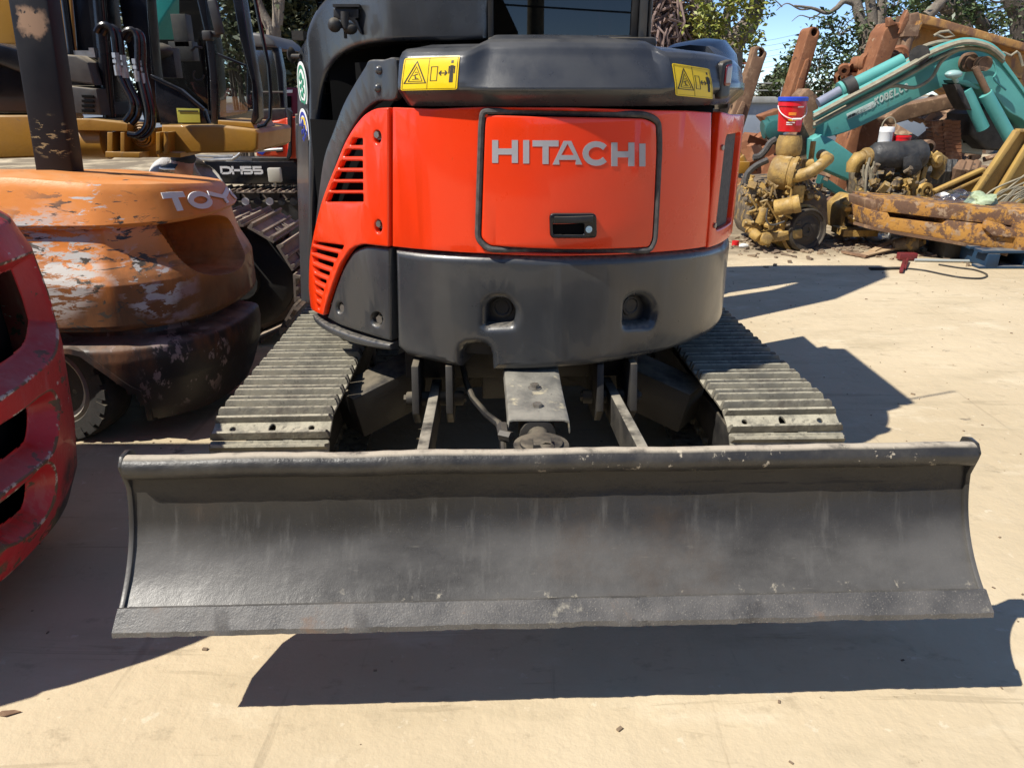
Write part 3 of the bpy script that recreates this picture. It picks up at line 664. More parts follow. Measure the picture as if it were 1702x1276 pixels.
# warning stickers
def hood_d(s, z):
    rec = ss(s, kL0, kL1)*(1-ss(s, kR0, kR1)); zt_ = 1.552-.022*ss(s, kR1, SR)
    zt_ = 1.550+.024*ss(s, kL0, kL1)*(1-ss(s, kR0, kR1))-.022*ss(s, kR1, SR); pts = [(1.442, .040), (1.458, .038), (zt_-.075, .034), (zt_-.045, .028), (zt_-.024, .020), (zt_-.009, .006)]
    for (za, da), (zb2, db) in zip(pts, pts[1:]):
        if z <= zb2: return da+(db-da)*max(0, (z-za)/(zb2-za))
    return .005
def sticker(q):                                      # q: four photo corners TL TR BR BL
    TLc, TRc, BRc, BLc = [V(dp(*p, .036)) for p in q]
    def uv(x, y): a = TLc.lerp(TRc, x); c = BLc.lerp(BRc, x); return c.lerp(a, y)
    def f(x, y, d): p = uv(x, y); return hull_(p.x, p.y, hood_d(p.x, p.y)+.0016+d)
    def flat(L, d, th): return plate([L], th, .0001, lambda x, y, dd: f(x, y, d+dd), step=.12, k=1, step2=.2)
    S_ = obj('warning_sticker', flat(fillet([(0, 0), (1, 0), (1, 1), (0, 1)], .05, 3), .001, .001), m_yel, HO)
    m = MB()
    def line(P, w, closed=False):
        P = [V(p) for p in P]; Q = []
        for a, c in zip(P, P[1:]+([P[0]] if closed else [])):
            n = max(1, int((c-a).length/.1)); Q += [a.lerp(c, i/n) for i in range(n)]
        if not closed: Q.append(P[-1])
        Lf, Rt = ribbon(Q, w, closed)
        m.rings([[f(l.x, l.y, .0011), f(r.x, r.y, .0011), f(r.x, r.y, .0018), f(l.x, l.y, .0018)] for l, r in zip(Lf, Rt)], closed=closed)
    line([(.06, .22), (.26, .88), (.45, .22)], .022, True); line([(.13, .28), (.26, .72), (.385, .28)], .012, True)
    line([(.48, .03), (.48, .97)], .006); line([(.53, .28), (.64, .28), (.64, .70), (.53, .70)], .012, True)
    line([(.025, .04), (.975, .04), (.975, .96), (.025, .96)], .006, True)
    line([(.68, .5), (.80, .5)], .03); line([(.71, .57), (.675, .5), (.71, .43)], .025); line([(.77, .57), (.805, .5), (.77, .43)], .025)
    line([(.885, .72), (.885, .46)], .055); line([(.868, .46), (.868, .22)], .03); line([(.902, .46), (.902, .22)], .03); line([(.84, .70), (.84, .48)], .02); line([(.93, .70), (.93, .48)], .02)
    line([(.885, .79), (.885, .865)], .04)
    line([(.20, .34), (.33, .34)], .012); line([(.26, .36), (.245, .47), (.30, .50)], .02); line([(.245, .47), (.20, .45)], .012); line([(.25, .40), (.30, .36)], .014); line([(.24, .54), (.265, .56), (.29, .54)], .012)
    obj('sticker_print', m, m_ink, S_)
sticker(((669, 97), (762, 92), (761, 149), (668, 151)))
sticker(((1119.5, 105), (1181, 115), (1182, 165), (1121, 159)))
# grey trim following the louvre panel
trim = [dp(*p) for p in smooth2([(653, 100), (630, 99), (607, 100), (599, 112), (581, 141), (562, 176), (546, 219), (532, 259), (524, 310), (516, 380), (513, 440), (514, 500), (519, 515), (521, 470), (524, 410), (538, 330), (550, 285), (562, 249), (579, 213), (598, 186), (621, 169), (653, 163)], 4)]
TRM = obj('side_trim', plate([trim], .03, .007, lambda s, z, d: hull_(s, z, d-.016), step=.03), m_grey, EX, ang=30)
for (x, y) in ((625, 117), (623, 147)):
    s, z = dp(x, y); m = MB(); m.sph(hull_(s, z, -.014), (.013, .008, .013), 12, 6); obj('rivet', m, m_grey, TRM)
# ---- cab: its rear curves round to the left side
YC = 2.62
def Yk(k): return YC+.23*ss(k, -.14, -.245) if k > -.245 else YC+.23
def cq(px, py, Y=None):
    d = ray(px, py); y = Yk(d.x/d.y) if Y is None else Y; return E0+d*(y/d.y)
def ck(px, py): d = ray(px, py); return (d.x/d.y*2.7, d.z/d.y*2.7)
def cbend(s, z, d): k = s/2.7; Y = Yk(k); return V((k*Y, Y-d, EYE+z/2.7*Y))
fl = [ck(*q) for q in smooth2([(812, -75), (812, 20), (811, 58), (800, 66), (700, 68), (640, 70), (600, 76), (572, 88), (552, 108), (540, 135), (532, 180), (528, 250), (524, 340), (520, 420), (518, 500), (512, 500), (511, 420), (511, 300), (512, 180), (510, 95), (508, 60), (522, 22), (545, -6), (575, -24), (640, -60)], 4)]
CAB = obj('cab', plate([fl], .26, .016, cbend, step=.03, k=6), m_grey, EX, ang=32)
m = MB()                                             # floor, side walls, roof, pillars
xl, xr = aty(518, 60, 2.85).x, cq(1072, 60).x
m.box(((xl+xr)/2, 3.32, 1.0), (xr-xl-.08, .7, .08)); m.box(((xl+xr)/2+.02, 3.03, 2.24), (xr-xl, .84, .08))
m.box((xr-.022, YC+.05, 1.9), (.045, .06, .68))
for x in (xr-.022, xl+.03): m.beam((x, 3.66, 1.3), (x, 3.42, 2.22), .045, .06)
m.box((xr-.02, 3.14, 1.35), (.04, 1.0, .52)); m.box((xl+.03, 3.36, 1.2), (.04, .6, .5)); m.box((xl+.25, YC+.28, 2.05), (.5, .06, .4))
m.box(((cq(812, 60).x+xr)/2, YC+.03, 2.14), (xr-cq(812, 60).x, .06, .12))
obj('cab_shell', m, m_grey, EX, bev=.012)
m = MB()
a, b_ = cq(811, 70, 2.58), cq(1073, 72, 2.58)
m.box(((a.x+b_.x)/2+.01, 2.55, 1.568), (b_.x-a.x+.02, .13, .034)); obj('window_gasket', m, m_black, EX, bev=.012)
wx0, wx1, wz0 = cq(818, 60).x, cq(1051, 60).x, cq(900, 62).z
m = MB(); m.box(((wx0+wx1)/2, YC+.02, (wz0+2.1)/2+.005), (wx1-wx0, .008, 2.1-wz0)); WN = obj('rear_window', m, m_win, EX)
m = MB()
for x, w in ((wx0-.004, .018), (wx1+.006, .022)): m.box((x, YC+.012, 1.85), (w, .03, .54))
m.box(((wx0+wx1)/2, YC+.012, wz0-.006), (wx1-wx0, .03, .022)); obj('window_frame', m, m_black, EX, bev=.004)
m = MB(); m.box((wx1+.030, YC-.004, 1.85), (.024, .04, .60)); m.box((wx1+.052, YC+.01, 1.85), (.012, .04, .60)); obj('window_pillar', m, m_grey, EX, bev=.006)
m = MB(); m.box((0, 3.0, 1.40), (.42, .12, .65), (-.15, 0, 0)); m.box((0, 3.2, 1.2), (.44, .42, .14)); m.box((0, 3.04, 1.76), (.26, .1, .18)); obj('operator_seat', m, m_black, EX, bev=.04)
m = MB(); m.box(((xl+xr)/2, 2.86, 1.25), (xr-xl-.1, .02, .65)); obj('rear_bulkhead', m, m_hole, EX)
for nm, c, d in (('side_window', (xr-.02, 3.1, 1.9), (.006, .85, .58)), ('side_window', (xl+.03, 3.2, 1.8), (.006, .7, .75)), ('front_window', ((xl+xr)/2, 3.56, 1.7), (xr-xl-.1, .006, .9))):
    m = MB(); m.box(c, d); obj(nm, m, m_win, EX)
m = MB(); m.tube([(.30, 2.7, 2.26), (.43, 2.66, 2.29), (.50, 2.66, 2.60)], .006); obj('antenna', m, m_black, EX)
# recess behind the trim
m = MB(); p = [cq(x, y, 3.06) for x, y in ((700, 60), (700, 420), (518, 500), (518, 60))]; m.prism(p, (0, .03, 0)); obj('inner_fender', m, m_frame, EX)
m = MB(); m.prism([cq(x, y, 2.95) for x, y in ((585, 85), (655, 82), (655, 112), (600, 112))], (0, .05, 0)); obj('hinge_block', m, m_black, EX, bev=.005)
# rear work-lamp bracket and the knob beside it
YB_ = cq(580, 30).y-.045
m = MB(); q = lambda x, y, Y=YC-.03: cq(x, y, Y)
m.b.free(); m.b = plate([[(p.x, p.z) for p in (aty(x, y, YB_) for x, y in fillet([(556, 15), (598, 15), (598, 32), (592, 33), (596, 36), (605, 59), (601, 58), (590, 40), (581, 32), (566, 34), (556, 30)], 2, 2))]], .05, .004, lambda s, z, d: V((s, YB_-.02-d, z)), step=.5)
BK = obj('lamp_bracket', m, m_black, EX)
q = lambda x, y, d: aty(x, y, YB_-d)
m = MB(); m.sph(q(556, 42, .07), .022); m.cyl(q(556, 42, .07), q(575, 40, .04), .008); m.cyl(q(573, 20, .06), q(573, 48, .06), .013); m.sph(q(582, 48, .05), (.024, .02, .018)); m.box(q(574, 56, .04), (.008, .012, .03))
obj('latch_knob', m, m_frame, BK)
m = MB(); m.box(q(578, 11, .0), (.085, .06, .008)); obj('bracket_cap', m, m_black, BK)
# left edge of the cab: grab bar, latch, stickers
m = MB(); m.box(aty(498, 60, 2.93), (.04, .06, .03)); m.cyl(aty(486, 94, 2.96), aty(500, 94, 2.93), .008); m.lathe(aty(485, 92, 2.98), (1, -.3, 0), [(.001, -.012), (.02, -.008), (.028, .0), (.02, .008), (.006, .012)], 16)
obj('door_latch', m, m_frame, EX)
for (x0, y0, x1, y1, c1, c2) in ((495.5, 103, 511, 181, m_green, m_white), (499, 181, 514, 254, m_blue, m_yel)):
    A, Bq = aty(x0, (y0+y1)/2, 2.978), aty(x1, (y0+y1)/2, 2.852)
    zc = (A.z+Bq.z)/2; hz_ = (aty(500, y0, 2.93).z-aty(500, y1, 2.93).z)/2
    ax = (Bq-A); ax.z = 0; hw = ax.length/2; ax.normalize(); nn = V((ax.y, -ax.x, 0)); c0 = V(((A.x+Bq.x)/2, (A.y+Bq.y)/2, zc))
    e = lambda kx, n=28: [c0+ax*(hw*kx*math.cos(2*math.pi*i/n))+V((0, 0, hz_*kx*math.sin(2*math.pi*i/n))) for i in range(n)]
    m = MB(); m.prism(e(1), nn*.002); SQ = obj('oval_sticker', m, m_white, EX)
    m = MB(); P = [p+nn*.0022 for p in e(.86)]; Q = [p+nn*.0022 for p in e(.70)]
    m.rings([[a, c, c+nn*.0006, a+nn*.0006] for a, c in zip(P, Q)], closed=True); obj('ring_print', m, c1, SQ)
    m = MB()
    for i in range(9):
        a = i*2.4; p = c0+ax*hw*.38*math.cos(a)*(.4+.6*(i % 3)/2)+V((0, 0, hz_*.42*math.sin(a))); m.sph(p+nn*.0022, (.006, .006, .012), 6, 4)
    obj('emblem_print', m, c1, SQ)
    if c2 is m_yel:
        m = MB(); m.prism([p+nn*.0024 for p in (c0+ax*hw*.1+V((0, 0, hz_*.1)), c0+ax*hw*.55+V((0, 0, hz_*.1)), c0+ax*hw*.4+V((0, 0, hz_*.6)), c0-ax*hw*.4+V((0, 0, hz_*.6)))], nn*.0008); obj('crest_print', m, m_yel, SQ)
m = MB(); p0, p1 = aty(503, 200, 2.93), aty(510, 500, 2.88)
m.prism([aty(512, 60, 2.86), aty(513, 500, 2.86), aty(509, 500, 3.0)+V((-.02, 0, 0)), aty(494, 300, 3.0), aty(495, 90, 3.0)], (.03, .02, 0)); obj('cab_side', m, m_grey, EX)
# boom, arm and bucket reach away ahead of the cab
def bx(L, x, w): 
    m = MB(); m.prism([V((x-w/2, y, z)) for y, z in L], (w, 0, 0)); return m
obj('boom', bx([(4.2, .9), (4.28, 1.7), (4.38, 2.85), (4.72, 3.9), (5.0, 4.1), (5.1, 3.95), (4.95, 3.5), (4.75, 2.6), (4.75, .9)], .35, .22), m_orange, EX, bev=.02)
obj('arm', bx([(4.9, 4.12), (5.08, 4.15), (5.5, 2.9), (5.72, 2.0), (5.6, 1.7), (5.2, 1.75), (4.8, 3.2)], .35, .18), m_orange, EX, bev=.02)
obj('bucket', bx([(5.15, 1.9), (5.6, 1.85), (5.85, 1.3), (5.65, .8), (5.1, .7), (4.9, 1.2)], .35, .55), m_grey, EX, bev=.02)
m = MB(); m.cyl((.35, 4.95, 1.1), (.35, 4.98, 2.9), .07); obj('boom_cylinder', m, m_black, EX)
# ================================================================== plan-curve bodies (forklift counterweights)
class Plan:
    def __init__(s, pts, n=12):
        s.P = smooth2(pts, n, closed=False); s.L = [0.]
        for a, c in zip(s.P, s.P[1:]): s.L.append(s.L[-1]+(c-a).length)
        s.T = s.L[-1]
        s.tab = {}
    def at(s, q):
        q = max(0, min(s.T-1e-6, q)); i = max(0, min(len(s.P)-2, bisect.bisect_right(s.L, q)-1))
        f = (q-s.L[i])/(s.L[i+1]-s.L[i]); t = s.P[min(i+2, len(s.P)-1)]-s.P[max(i-1, 0)]; t.normalize()
        return s.P[i].lerp(s.P[i+1], f), V((t.y, -t.x))
    def h(s, q, z, d=0): p, n = s.at(q); return V((p.x+n.x*d, p.y+n.y*d, z))
    def dp(s, px, py, off=0.):
        d = ray(px, py); k = d.x/d.y
        if off not in s.tab:
            K = []
            for j in range(1201):
                p, n = s.at(s.T*j/1200); p = p+n*off; K.append((p.x/p.y if p.y > .2 else -9, s.T*j/1200))
            i1 = max(range(len(K)), key=lambda j: K[j][0]); i0 = min(range(i1+1), key=lambda j: K[j][0]); s.tab[off] = (K[i0:i1+1], [q[0] for q in K[i0:i1+1]])
        KV, KX = s.tab[off]; i = max(1, min(len(KX)-1, bisect.bisect_left(KX, k))); a, c = KV[i-1], KV[i]
        f = max(0, min(1, (k-a[0])/max(1e-9, c[0]-a[0]))); q = a[1]+(c[1]-a[1])*f
        p, n = s.at(q); return (q, EYE+d.z/d.y*(p.y+n.y*off))
def sdf(p, L):                                       # signed distance, negative inside
    x, y = p; ins = False; best = 9e9
    for i in range(len(L)):
        (x1, y1), (x2, y2) = L[i-1], L[i]
        if (y1 > y) != (y2 > y) and x < (x2-x1)*(y-y1)/(y2-y1)+x1: ins = not ins
        ex, ey = x2-x1, y2-y1; t = max(0, min(1, ((x-x1)*ex+(y-y1)*ey)/max(1e-12, ex*ex+ey*ey)))
        best = min(best, (x-x1-ex*t)**2+(y-y1-ey*t)**2)
    return -math.sqrt(best) if ins else math.sqrt(best)
def interp(P, x):
    if x <= P[0][0]: return P[0][1]
    for (a, u), (c, w) in zip(P, P[1:]):
        if x <= c: return u+(w-u)*(x-a)/(c-a)
    return P[-1][1]
def bodysheet(pl, z0, z1, prof, pockets=(), nu=150, nv=100, s0=None, s1=None, top=None, bottom=True, soft=.012, dens=None, post=None, hollow=None):
    m = MB(); s0 = 0 if s0 is None else s0; s1 = pl.T if s1 is None else s1
    def sa(a):                                       # most columns go where the photograph looks closely
        if not dens: return s0+(s1-s0)*a
        return interp([(0, s0), (.08, dens[0]), (.90, dens[1]), (1, s1)], a)
    def f(a, b):
        s, z = sa(a), z0+(z1-z0)*b; d = interp(prof, z)
        for (L, dep) in pockets:
            if min(p[0] for p in L)-.03 < s < max(p[0] for p in L)+.03: d -= dep*max(0, min(1, .5-sdf((s, z), L)/soft))
        return pl.h(s, z, d)
    g = m.grid(f, nu, nv)
    if hollow:                                       # the pockets open into the dark inside
        ins = lambda i, j: any(min(p[0] for p in L) < sa(i/(nu-1)) < max(p[0] for p in L) and sdf((sa(i/(nu-1)), z0+(z1-z0)*j/(nv-1)), L) < -hollow for L, dep in pockets)
        inside = [[ins(i, j) for j in range(nv)] for i in range(nu)]
        kill = [fc for fc in m.b.faces if False]
        idx = {g[i][j]: inside[i][j] for i in range(nu) for j in range(nv)}
        bmesh.ops.delete(m.b, geom=[fc for fc in m.b.faces if all(idx[v] for v in fc.verts)], context='FACES_ONLY')
    if top is not None:                              # chamfered cap
        R = [[v.co.copy() for v in (g[i][-1] for i in range(nu))]]
        for (ins, dz) in top: R.append([pl.h(sa(i/(nu-1)), z1+dz, interp(prof, z1)-ins) for i in range(nu)])
        vr = [[g[i][-1] for i in range(nu)]]+[[m.b.verts.new(p) for p in r] for r in R[1:]]
        for a, c in zip(vr, vr[1:]):
            for i in range(nu-1): m.b.faces.new((a[i], a[i+1], c[i+1], c[i]))
        m.b.faces.new(vr[-1])
    if bottom: m.b.faces.new([g[i][0] for i in range(nu)])
    if post:
        bmesh.ops.bisect_plane(m.b, geom=m.b.verts[:]+m.b.edges[:]+m.b.faces[:], dist=1e-5, plane_co=(-1.92, 0, 0), plane_no=(1, 0, 0)); bmesh.ops.bisect_plane(m.b, geom=m.b.verts[:]+m.b.edges[:]+m.b.faces[:], dist=1e-5, plane_co=(0, 3.12, 0), plane_no=(0, 1, 0))
        for v in m.b.verts: v.co = post(v.co)
    return m
SCR = (.52, .50, .47)
m_fork = M('orange_forklift_paint', (.78, .275, .055), (.70, .225, .040), rough=.34, r2=.5, scale=2.5, bump=((26, .0012), (220, .0003)), coat=.15, dust=((.56, .40, .22), .35, 7),
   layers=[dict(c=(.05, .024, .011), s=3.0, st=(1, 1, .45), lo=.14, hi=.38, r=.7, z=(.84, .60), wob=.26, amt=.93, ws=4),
           dict(c=(.19, .075, .022), s=7, st=(1, 1, .3), lo=.36, hi=.56, r=.75, z=(.92, .70), wob=.2, amt=.75),
           dict(c=SCR, s=11, det=11, nr=.72, st=(1, 1, 4), dis=.5, lo=.475, hi=.51, r=.6, at=((-1.83, 2.88, .80), .26), wob=.18),
           dict(c=(.05, .04, .03), s=7, st=(1, 1, 3), dis=.9, lo=.56, hi=.60, r=.7, at=((-1.66, 2.88, .76), .42), wob=.2),
           dict(c=SCR, s=8, st=(1.4, 1.4, 3), lo=.52, hi=.56, r=.6, at=((-1.47, 2.96, .72), .16), wob=.2),
           dict(c=(.42, .35, .42), s=6, st=(1, 1, 2), lo=.50, hi=.60, r=.6, at=((-1.43, 3.0, .66), .16), wob=.2, amt=.35),
           dict(c=(.56, .54, .52), s=13, st=(.8, .8, 3.4), dis=.5, lo=.575, hi=.60, r=.6, at=((-1.60, 2.92, 1.03), .15), wob=.10),
           dict(c=(.05, .045, .04), s=16, st=(.6, .6, 3), lo=.64, hi=.67, r=.7, at=((-1.66, 2.90, 1.0), .5), wob=.2),
           dict(c=(.5, .45, .4), s=24, st=(.4, .4, 3), lo=.70, hi=.72, r=.6, z=(.86, 1.0)), dict(c=(.2, .06, .015), s=40, lo=.68, hi=.72, r=.8, amt=.6)])
m_fblack = M('sooty_black_paint', (.018, .015, .016), (.032, .024, .021), rough=.36, r2=.6, scale=4, bump=(40, .0015), dust=((.30, .24, .19), .55, 7),
   layers=[dict(c=(.16, .062, .022), s=6, st=(1, 1, .35), lo=.46, hi=.64, r=.7, z=(.30, .44), wob=.2, amt=.8), dict(c=(.38, .28, .27), s=13, st=(1, 1, .6), lo=.54, hi=.58, r=.6, at=((-1.36, 3.02, .36), .26), wob=.2, amt=.7), dict(c=(.28, .2, .2), s=11, st=(2, 2, .25), lo=.62, hi=.65, r=.6, amt=.5)])
m_tyre = M('tyre_rubber', (.022, .021, .02), (.04, .036, .032), rough=.8, scale=8, bump=(50, .002), dust=(DUSTC, .4))
m_rim = M('dusty_rim', (.22, .20, .17), (.34, .31, .25), rough=.7, scale=8)
# ---- orange forklift, its rear towards the excavator
FO = thing('forklift', 'scraped orange forklift with a sooty black lower rear and a leaning black guard post', 'forklift', (-1.7, 3.5, 0))
PO = Plan([(-4.4, 2.90), (-3.2, 2.90), (-2.3, 2.90), (-1.82, 2.905), (-1.63, 2.915), (-1.57, 2.935), (-1.48, 2.985), (-1.405, 3.05), (-1.35, 3.14), (-1.315, 3.26), (-1.30, 3.40), (-1.305, 3.54), (-1.335, 3.68), (-1.42, 3.82), (-1.6, 3.92), (-2.2, 3.96), (-4.4, 3.96)], 10)
opq = [PO.dp(*p) for p in smooth2([(272, 372), (330, 366), (372, 362), (388, 372), (390, 405), (384, 440), (350, 452), (318, 446), (298, 424), (284, 398)], 3)]
bandp = [(.935, -.004), (.95, .004), (1.100, -.042), (1.120, -.056)]
def tilt(p):                                         # the top falls towards the rear
    return V((p.x, p.y, p.z-(.08*max(0, p.x+1.92)+.08*max(0, p.y-3.12))*max(0, (p.z-.935)/.185)))
BA = obj('counterweight_top', bodysheet(PO, .932, 1.122, bandp, nu=170, nv=12, top=[(.05, .006), (.10, .009), (.3, .012)], post=tilt), m_fork, FO, ang=30)
mainp = [(.525, .026), (.535, .040), (.55, .046), (.715, .046), (.74, .036), (.80, .004), (.86, -.014), (.925, -.026)]
obj('counterweight', bodysheet(PO, .525, .931, mainp, [(opq, .30)], nu=300, nv=130, s0=PO.dp(-40, 450)[0]-1.2, dens=(PO.dp(-20, 450)[0], PO.dp(400, 420)[0]+.35), soft=.02), m_fork, FO, ang=34)
# letters embossed round the corner
zl = lambda px, py: PO.dp(px, py)
def fl_(s, z, d): return tilt(PO.h(s, z, interp(bandp, z)+.003+d))
for c_, (xa, xb), (ya, yb) in (('T', (279, 311), (303, 348)), ('O', (320, 351), (297, 346)), ('Y', (357, 384), (289, 338))):
    (p0, q0), (p1, q1) = PO.dp(xa, yb), PO.dp(xb, ya)
    obj('letter', letter(c_, p0, p1, q0, q1, .029, fl_, .005), m_white, BA, ang=50)
sY = PO.dp(357, 330)[0]
for i, c_ in enumerate('OTA'):
    s0 = sY+.10+.17*(i+1); obj('letter', letter(c_, s0, s0+.13, .962, 1.055, .024, fl_, .004), m_white, BA, ang=50)
# black lower body with the wheel arch
lowp = [(.10, -.03), (.16, .0), (.30, .050), (.40, .062), (.452, .056), (.468, .02), (.475, -.05), (.52, -.06)]
arch_c = V((-1.96, .10)); arch_r = .40
def lowmesh():
    m = MB(); nu, nv = 210, 46; s0 = PO.dp(-40, 600)[0]-1.2; s1 = PO.T
    sg = PO.dp(412, 560)[0]
    def f(a, b):
        s, z = s0+(s1-s0)*a, .10+.42*b
        d = interp(lowp, z)
        d -= .10*ss(s, sg+.06, sg+.10)*(1-ss(s, sg+.50, sg+.54))*(1 if z < .47 else 0)
        return PO.h(s, z, d)
    g = m.grid(f, nu, nv)
    kill = []
    for fc in m.b.faces:
        c = fc.calc_center_median()
        if c.y < 3.25 and math.hypot((c.x-arch_c.x)/1.0, c.z-arch_c.y) < arch_r: kill.append(fc)
        elif c.y < 3.25 and c.x < arch_c.x-.3 and c.z < .18: kill.append(fc)
    bmesh.ops.delete(m.b, geom=kill, context='FACES'); return m
obj('chassis', lowmesh(), m_fblack, FO, fixn=False)
m = MB()                                             # arch lip and liner
ar = [rad(-2+150*i/30) for i in range(31)]
def lowd(x, z):
    s = min((PO.T*i/300 for i in range(200)), key=lambda q: abs(PO.at(q)[0].x-x)+(9 if PO.at(q)[0].y > 3.4 else 0)); return PO.h(s, z, interp(lowp, z))
R = []
for a in ar:
    x, z = arch_c.x+arch_r*math.cos(a), max(.10, arch_c.y+arch_r*math.sin(a)); z = min(z, .452)
    p = lowd(x, z); o_ = V((math.cos(a), 0, math.sin(a))); R.append([p+V((0, -.004, 0))+o_*.016, p+V((0, -.008, 0))-o_*.006, p+V((.02, .5, 0))-o_*.006, p+V((.02, .5, 0))+o_*.016])
m.rings(R); obj('wheel_arch', m, m_fblack, FO)
m = MB(); m.box((-2.6, 3.65, .48), (2.0, 1.1, .08)); m.box((-1.9, 3.75, .30), (.8, .5, .35)); obj('chassis_deck', m, m_hole, FO)
m = MB()
wc, wr = V((-1.95, 2.98, .262)), .262; wa = V((-.22, -1, 0)).normalized()
m.lathe(wc+wa*-.16, wa, [(.10, 0), (.235, .0), (.255, .02), (.262, .05), (.262, .14), (.250, .17), (.232, .185), (.175, .185), (.165, .17)], 48)
for i in range(22):
    a = 2*math.pi*i/22; x = wa.orthogonal().normalized(); y = wa.cross(x); r_ = x*math.cos(a)+y*math.sin(a)
    m.beam(wc+wa*.012+r_*.205, wc+wa*.012+r_*.250, .045, .03, wa)
WH = obj('wheel', m, m_tyre, FO)
m = MB(); m.lathe(wc+wa*-.1, wa, [(.17, .0), (.17, .115), (.155, .125), (.12, .10), (.06, .095), (.05, .12), (.001, .125)], 32)
for i in range(6):
    a = i*math.pi/3; x = wa.orthogonal().normalized(); y = wa.cross(x); m.bolt(wc+(x*math.cos(a)+y*math.sin(a))*.09-wa*.002, wa, .012)
obj('rim', m, m_rim, WH)
# leaning guard post
m = MB(); A, Bq = aty(103, 300, 3.28), aty(44, -90, 3.28)
m.beam(A, Bq, .155, .10, (0, -1, 0)); obj('guard_post', m, M('guard_post_paint', (.008, .009, .013), (.013, .013, .016), rough=.42, r2=.6, spec=.25, layers=[dict(c=(.30, .19, .12), s=11, lo=.42, hi=.46, r=.8, at=((aty(54, 38, 3.23)), .075), wob=.11, ws=14), dict(c=(.3, .25, .14), s=20, st=(1, 1, 3), lo=.56, hi=.58, r=.8, at=(aty(85, 228, 3.23), .10), wob=.08)]), FO, bev=.012)
# ---- red forklift at the frame's edge
m_red = M('red_forklift_paint', (.50, .022, .026), (.38, .020, .024), rough=.36, r2=.55, scale=2.5, coat=.1, bump=((24, .0016), (6, .003)), dust=((.45, .30, .28), .35, 5),
   layers=[dict(c=(.46, .13, .12), s=16, st=(1, 1, .25), lo=.55, hi=.64, r=.6, amt=.5), dict(c=(.13, .085, .05), s=9, lo=.42, hi=.46, r=.85, edge=(.515, .535)), dict(c=(.55, .47, .38), s=15, lo=.52, hi=.55, r=.7, edge=(.512, .53)), dict(c=(.12, .075, .045), s=10, st=(1, 1, 1.6), dis=.4, lo=.60, hi=.615, r=.8), dict(c=(.50, .40, .36), s=13, st=(1, 1, 2.2), lo=.66, hi=.675, r=.7), dict(c=(.10, .085, .05), s=4, lo=.42, hi=.48, r=.85, z=(.32, .24), wob=.2), dict(c=(.014, .012, .012), s=4, lo=.3, hi=.5, r=.5, at=((-1.38, 2.12, .26), .16), wob=.1), dict(c=(.16, .09, .06), s=30, lo=.69, hi=.71, amt=.7)])
m_redchip = M('chipped_edge', (.30, .016, .02), (.25, .014, .018), rough=.4, scale=4, layers=[dict(c=(.14, .09, .05), s=14, st=(2, 2, 1), lo=.44, hi=.47, r=.85), dict(c=(.55, .5, .42), s=22, lo=.60, hi=.62, r=.7)])
FRD = thing('forklift', 'chipped dark red forklift rear with three stacked openings beside the dozer blade', 'forklift', (-1.7, 1.7, 0))
PR = Plan([(-3.4, 1.24), (-2.3, 1.24), (-1.85, 1.27), (-1.62, 1.34), (-1.49, 1.45), (-1.405, 1.56), (-1.37, 1.68), (-1.37, 1.86), (-1.395, 2.04), (-1.46, 2.20), (-1.60, 2.33), (-1.85, 2.39), (-2.6, 2.40), (-3.4, 2.40)], 12)
redp = [(.16, -.07), (.19, -.025), (.30, .02), (.45, .040), (.70, .055), (.86, .050), (1.0, .034), (1.09, .0), (1.15, -.07), (1.19, -.20)]
sl1 = [PR.dp(*p, .045) for p in smooth2([(-110, 500), (-40, 474), (30, 446), (70, 430), (84, 445), (90, 500), (88, 560), (74, 590), (30, 626), (-40, 672), (-110, 716)], 4)]
sl2 = [PR.dp(*p, .045) for p in smooth2([(-110, 790), (-40, 742), (30, 698), (74, 664), (88, 664), (94, 690), (92, 730), (80, 752), (30, 790), (-40, 842), (-110, 890)], 4)]
sl3 = [PR.dp(*p, .03) for p in smooth2([(-110, 930), (-40, 876), (30, 822), (70, 784), (84, 784), (92, 806), (90, 842), (78, 862), (40, 890), (-20, 905), (-110, 960)], 4)]
m = bodysheet(PR, .16, 1.19, redp, [(sl1, .07), (sl2, .07), (sl3, .07)], nu=300, nv=240, hollow=.022, top=[(.02, .01), (.05, .012)], s0=PR.T*.12, s1=PR.T*.9, soft=.04, dens=(PR.dp(-90, 600)[0], PR.dp(120, 600, .04)[0]+.25))
obj('counterweight', m, m_red, FRD, ang=60)
obj('dark_liner', bodysheet(PR, .17, 1.10, [(z, d-.13) for z, d in redp], nu=60, nv=12, s0=PR.T*.14, s1=PR.T*.88), m_hole, FRD)  # black liner standing in for shade inside the hollow counterweight
m = MB(); m.box((-2.6, 1.72, .6), (1.4, 1.2, .9)); obj('chassis', m, m_fblack, FRD, bev=.03)
m = MB(); m.box((-2.85, 1.68, 2.12), (1.0, 1.06, .07))  # unseen guard roof and posts, added to shade the ground beside the forklift
for x, y in ((-2.40, 1.2), (-2.40, 2.15)): m.beam((x-.1, y, 1.0), (x, y, 2.1), .07, .07)
obj('added_guard_roof', m, m_gloss, FRD, bev=.01)
m = MB(); m.lathe((-2.3, 1.03, .26), (0, 1, 0), [(.1, 0), (.24, 0), (.26, .03), (.26, .15), (.1, .18)], 32); obj('wheel', m, m_tyre, FRD)
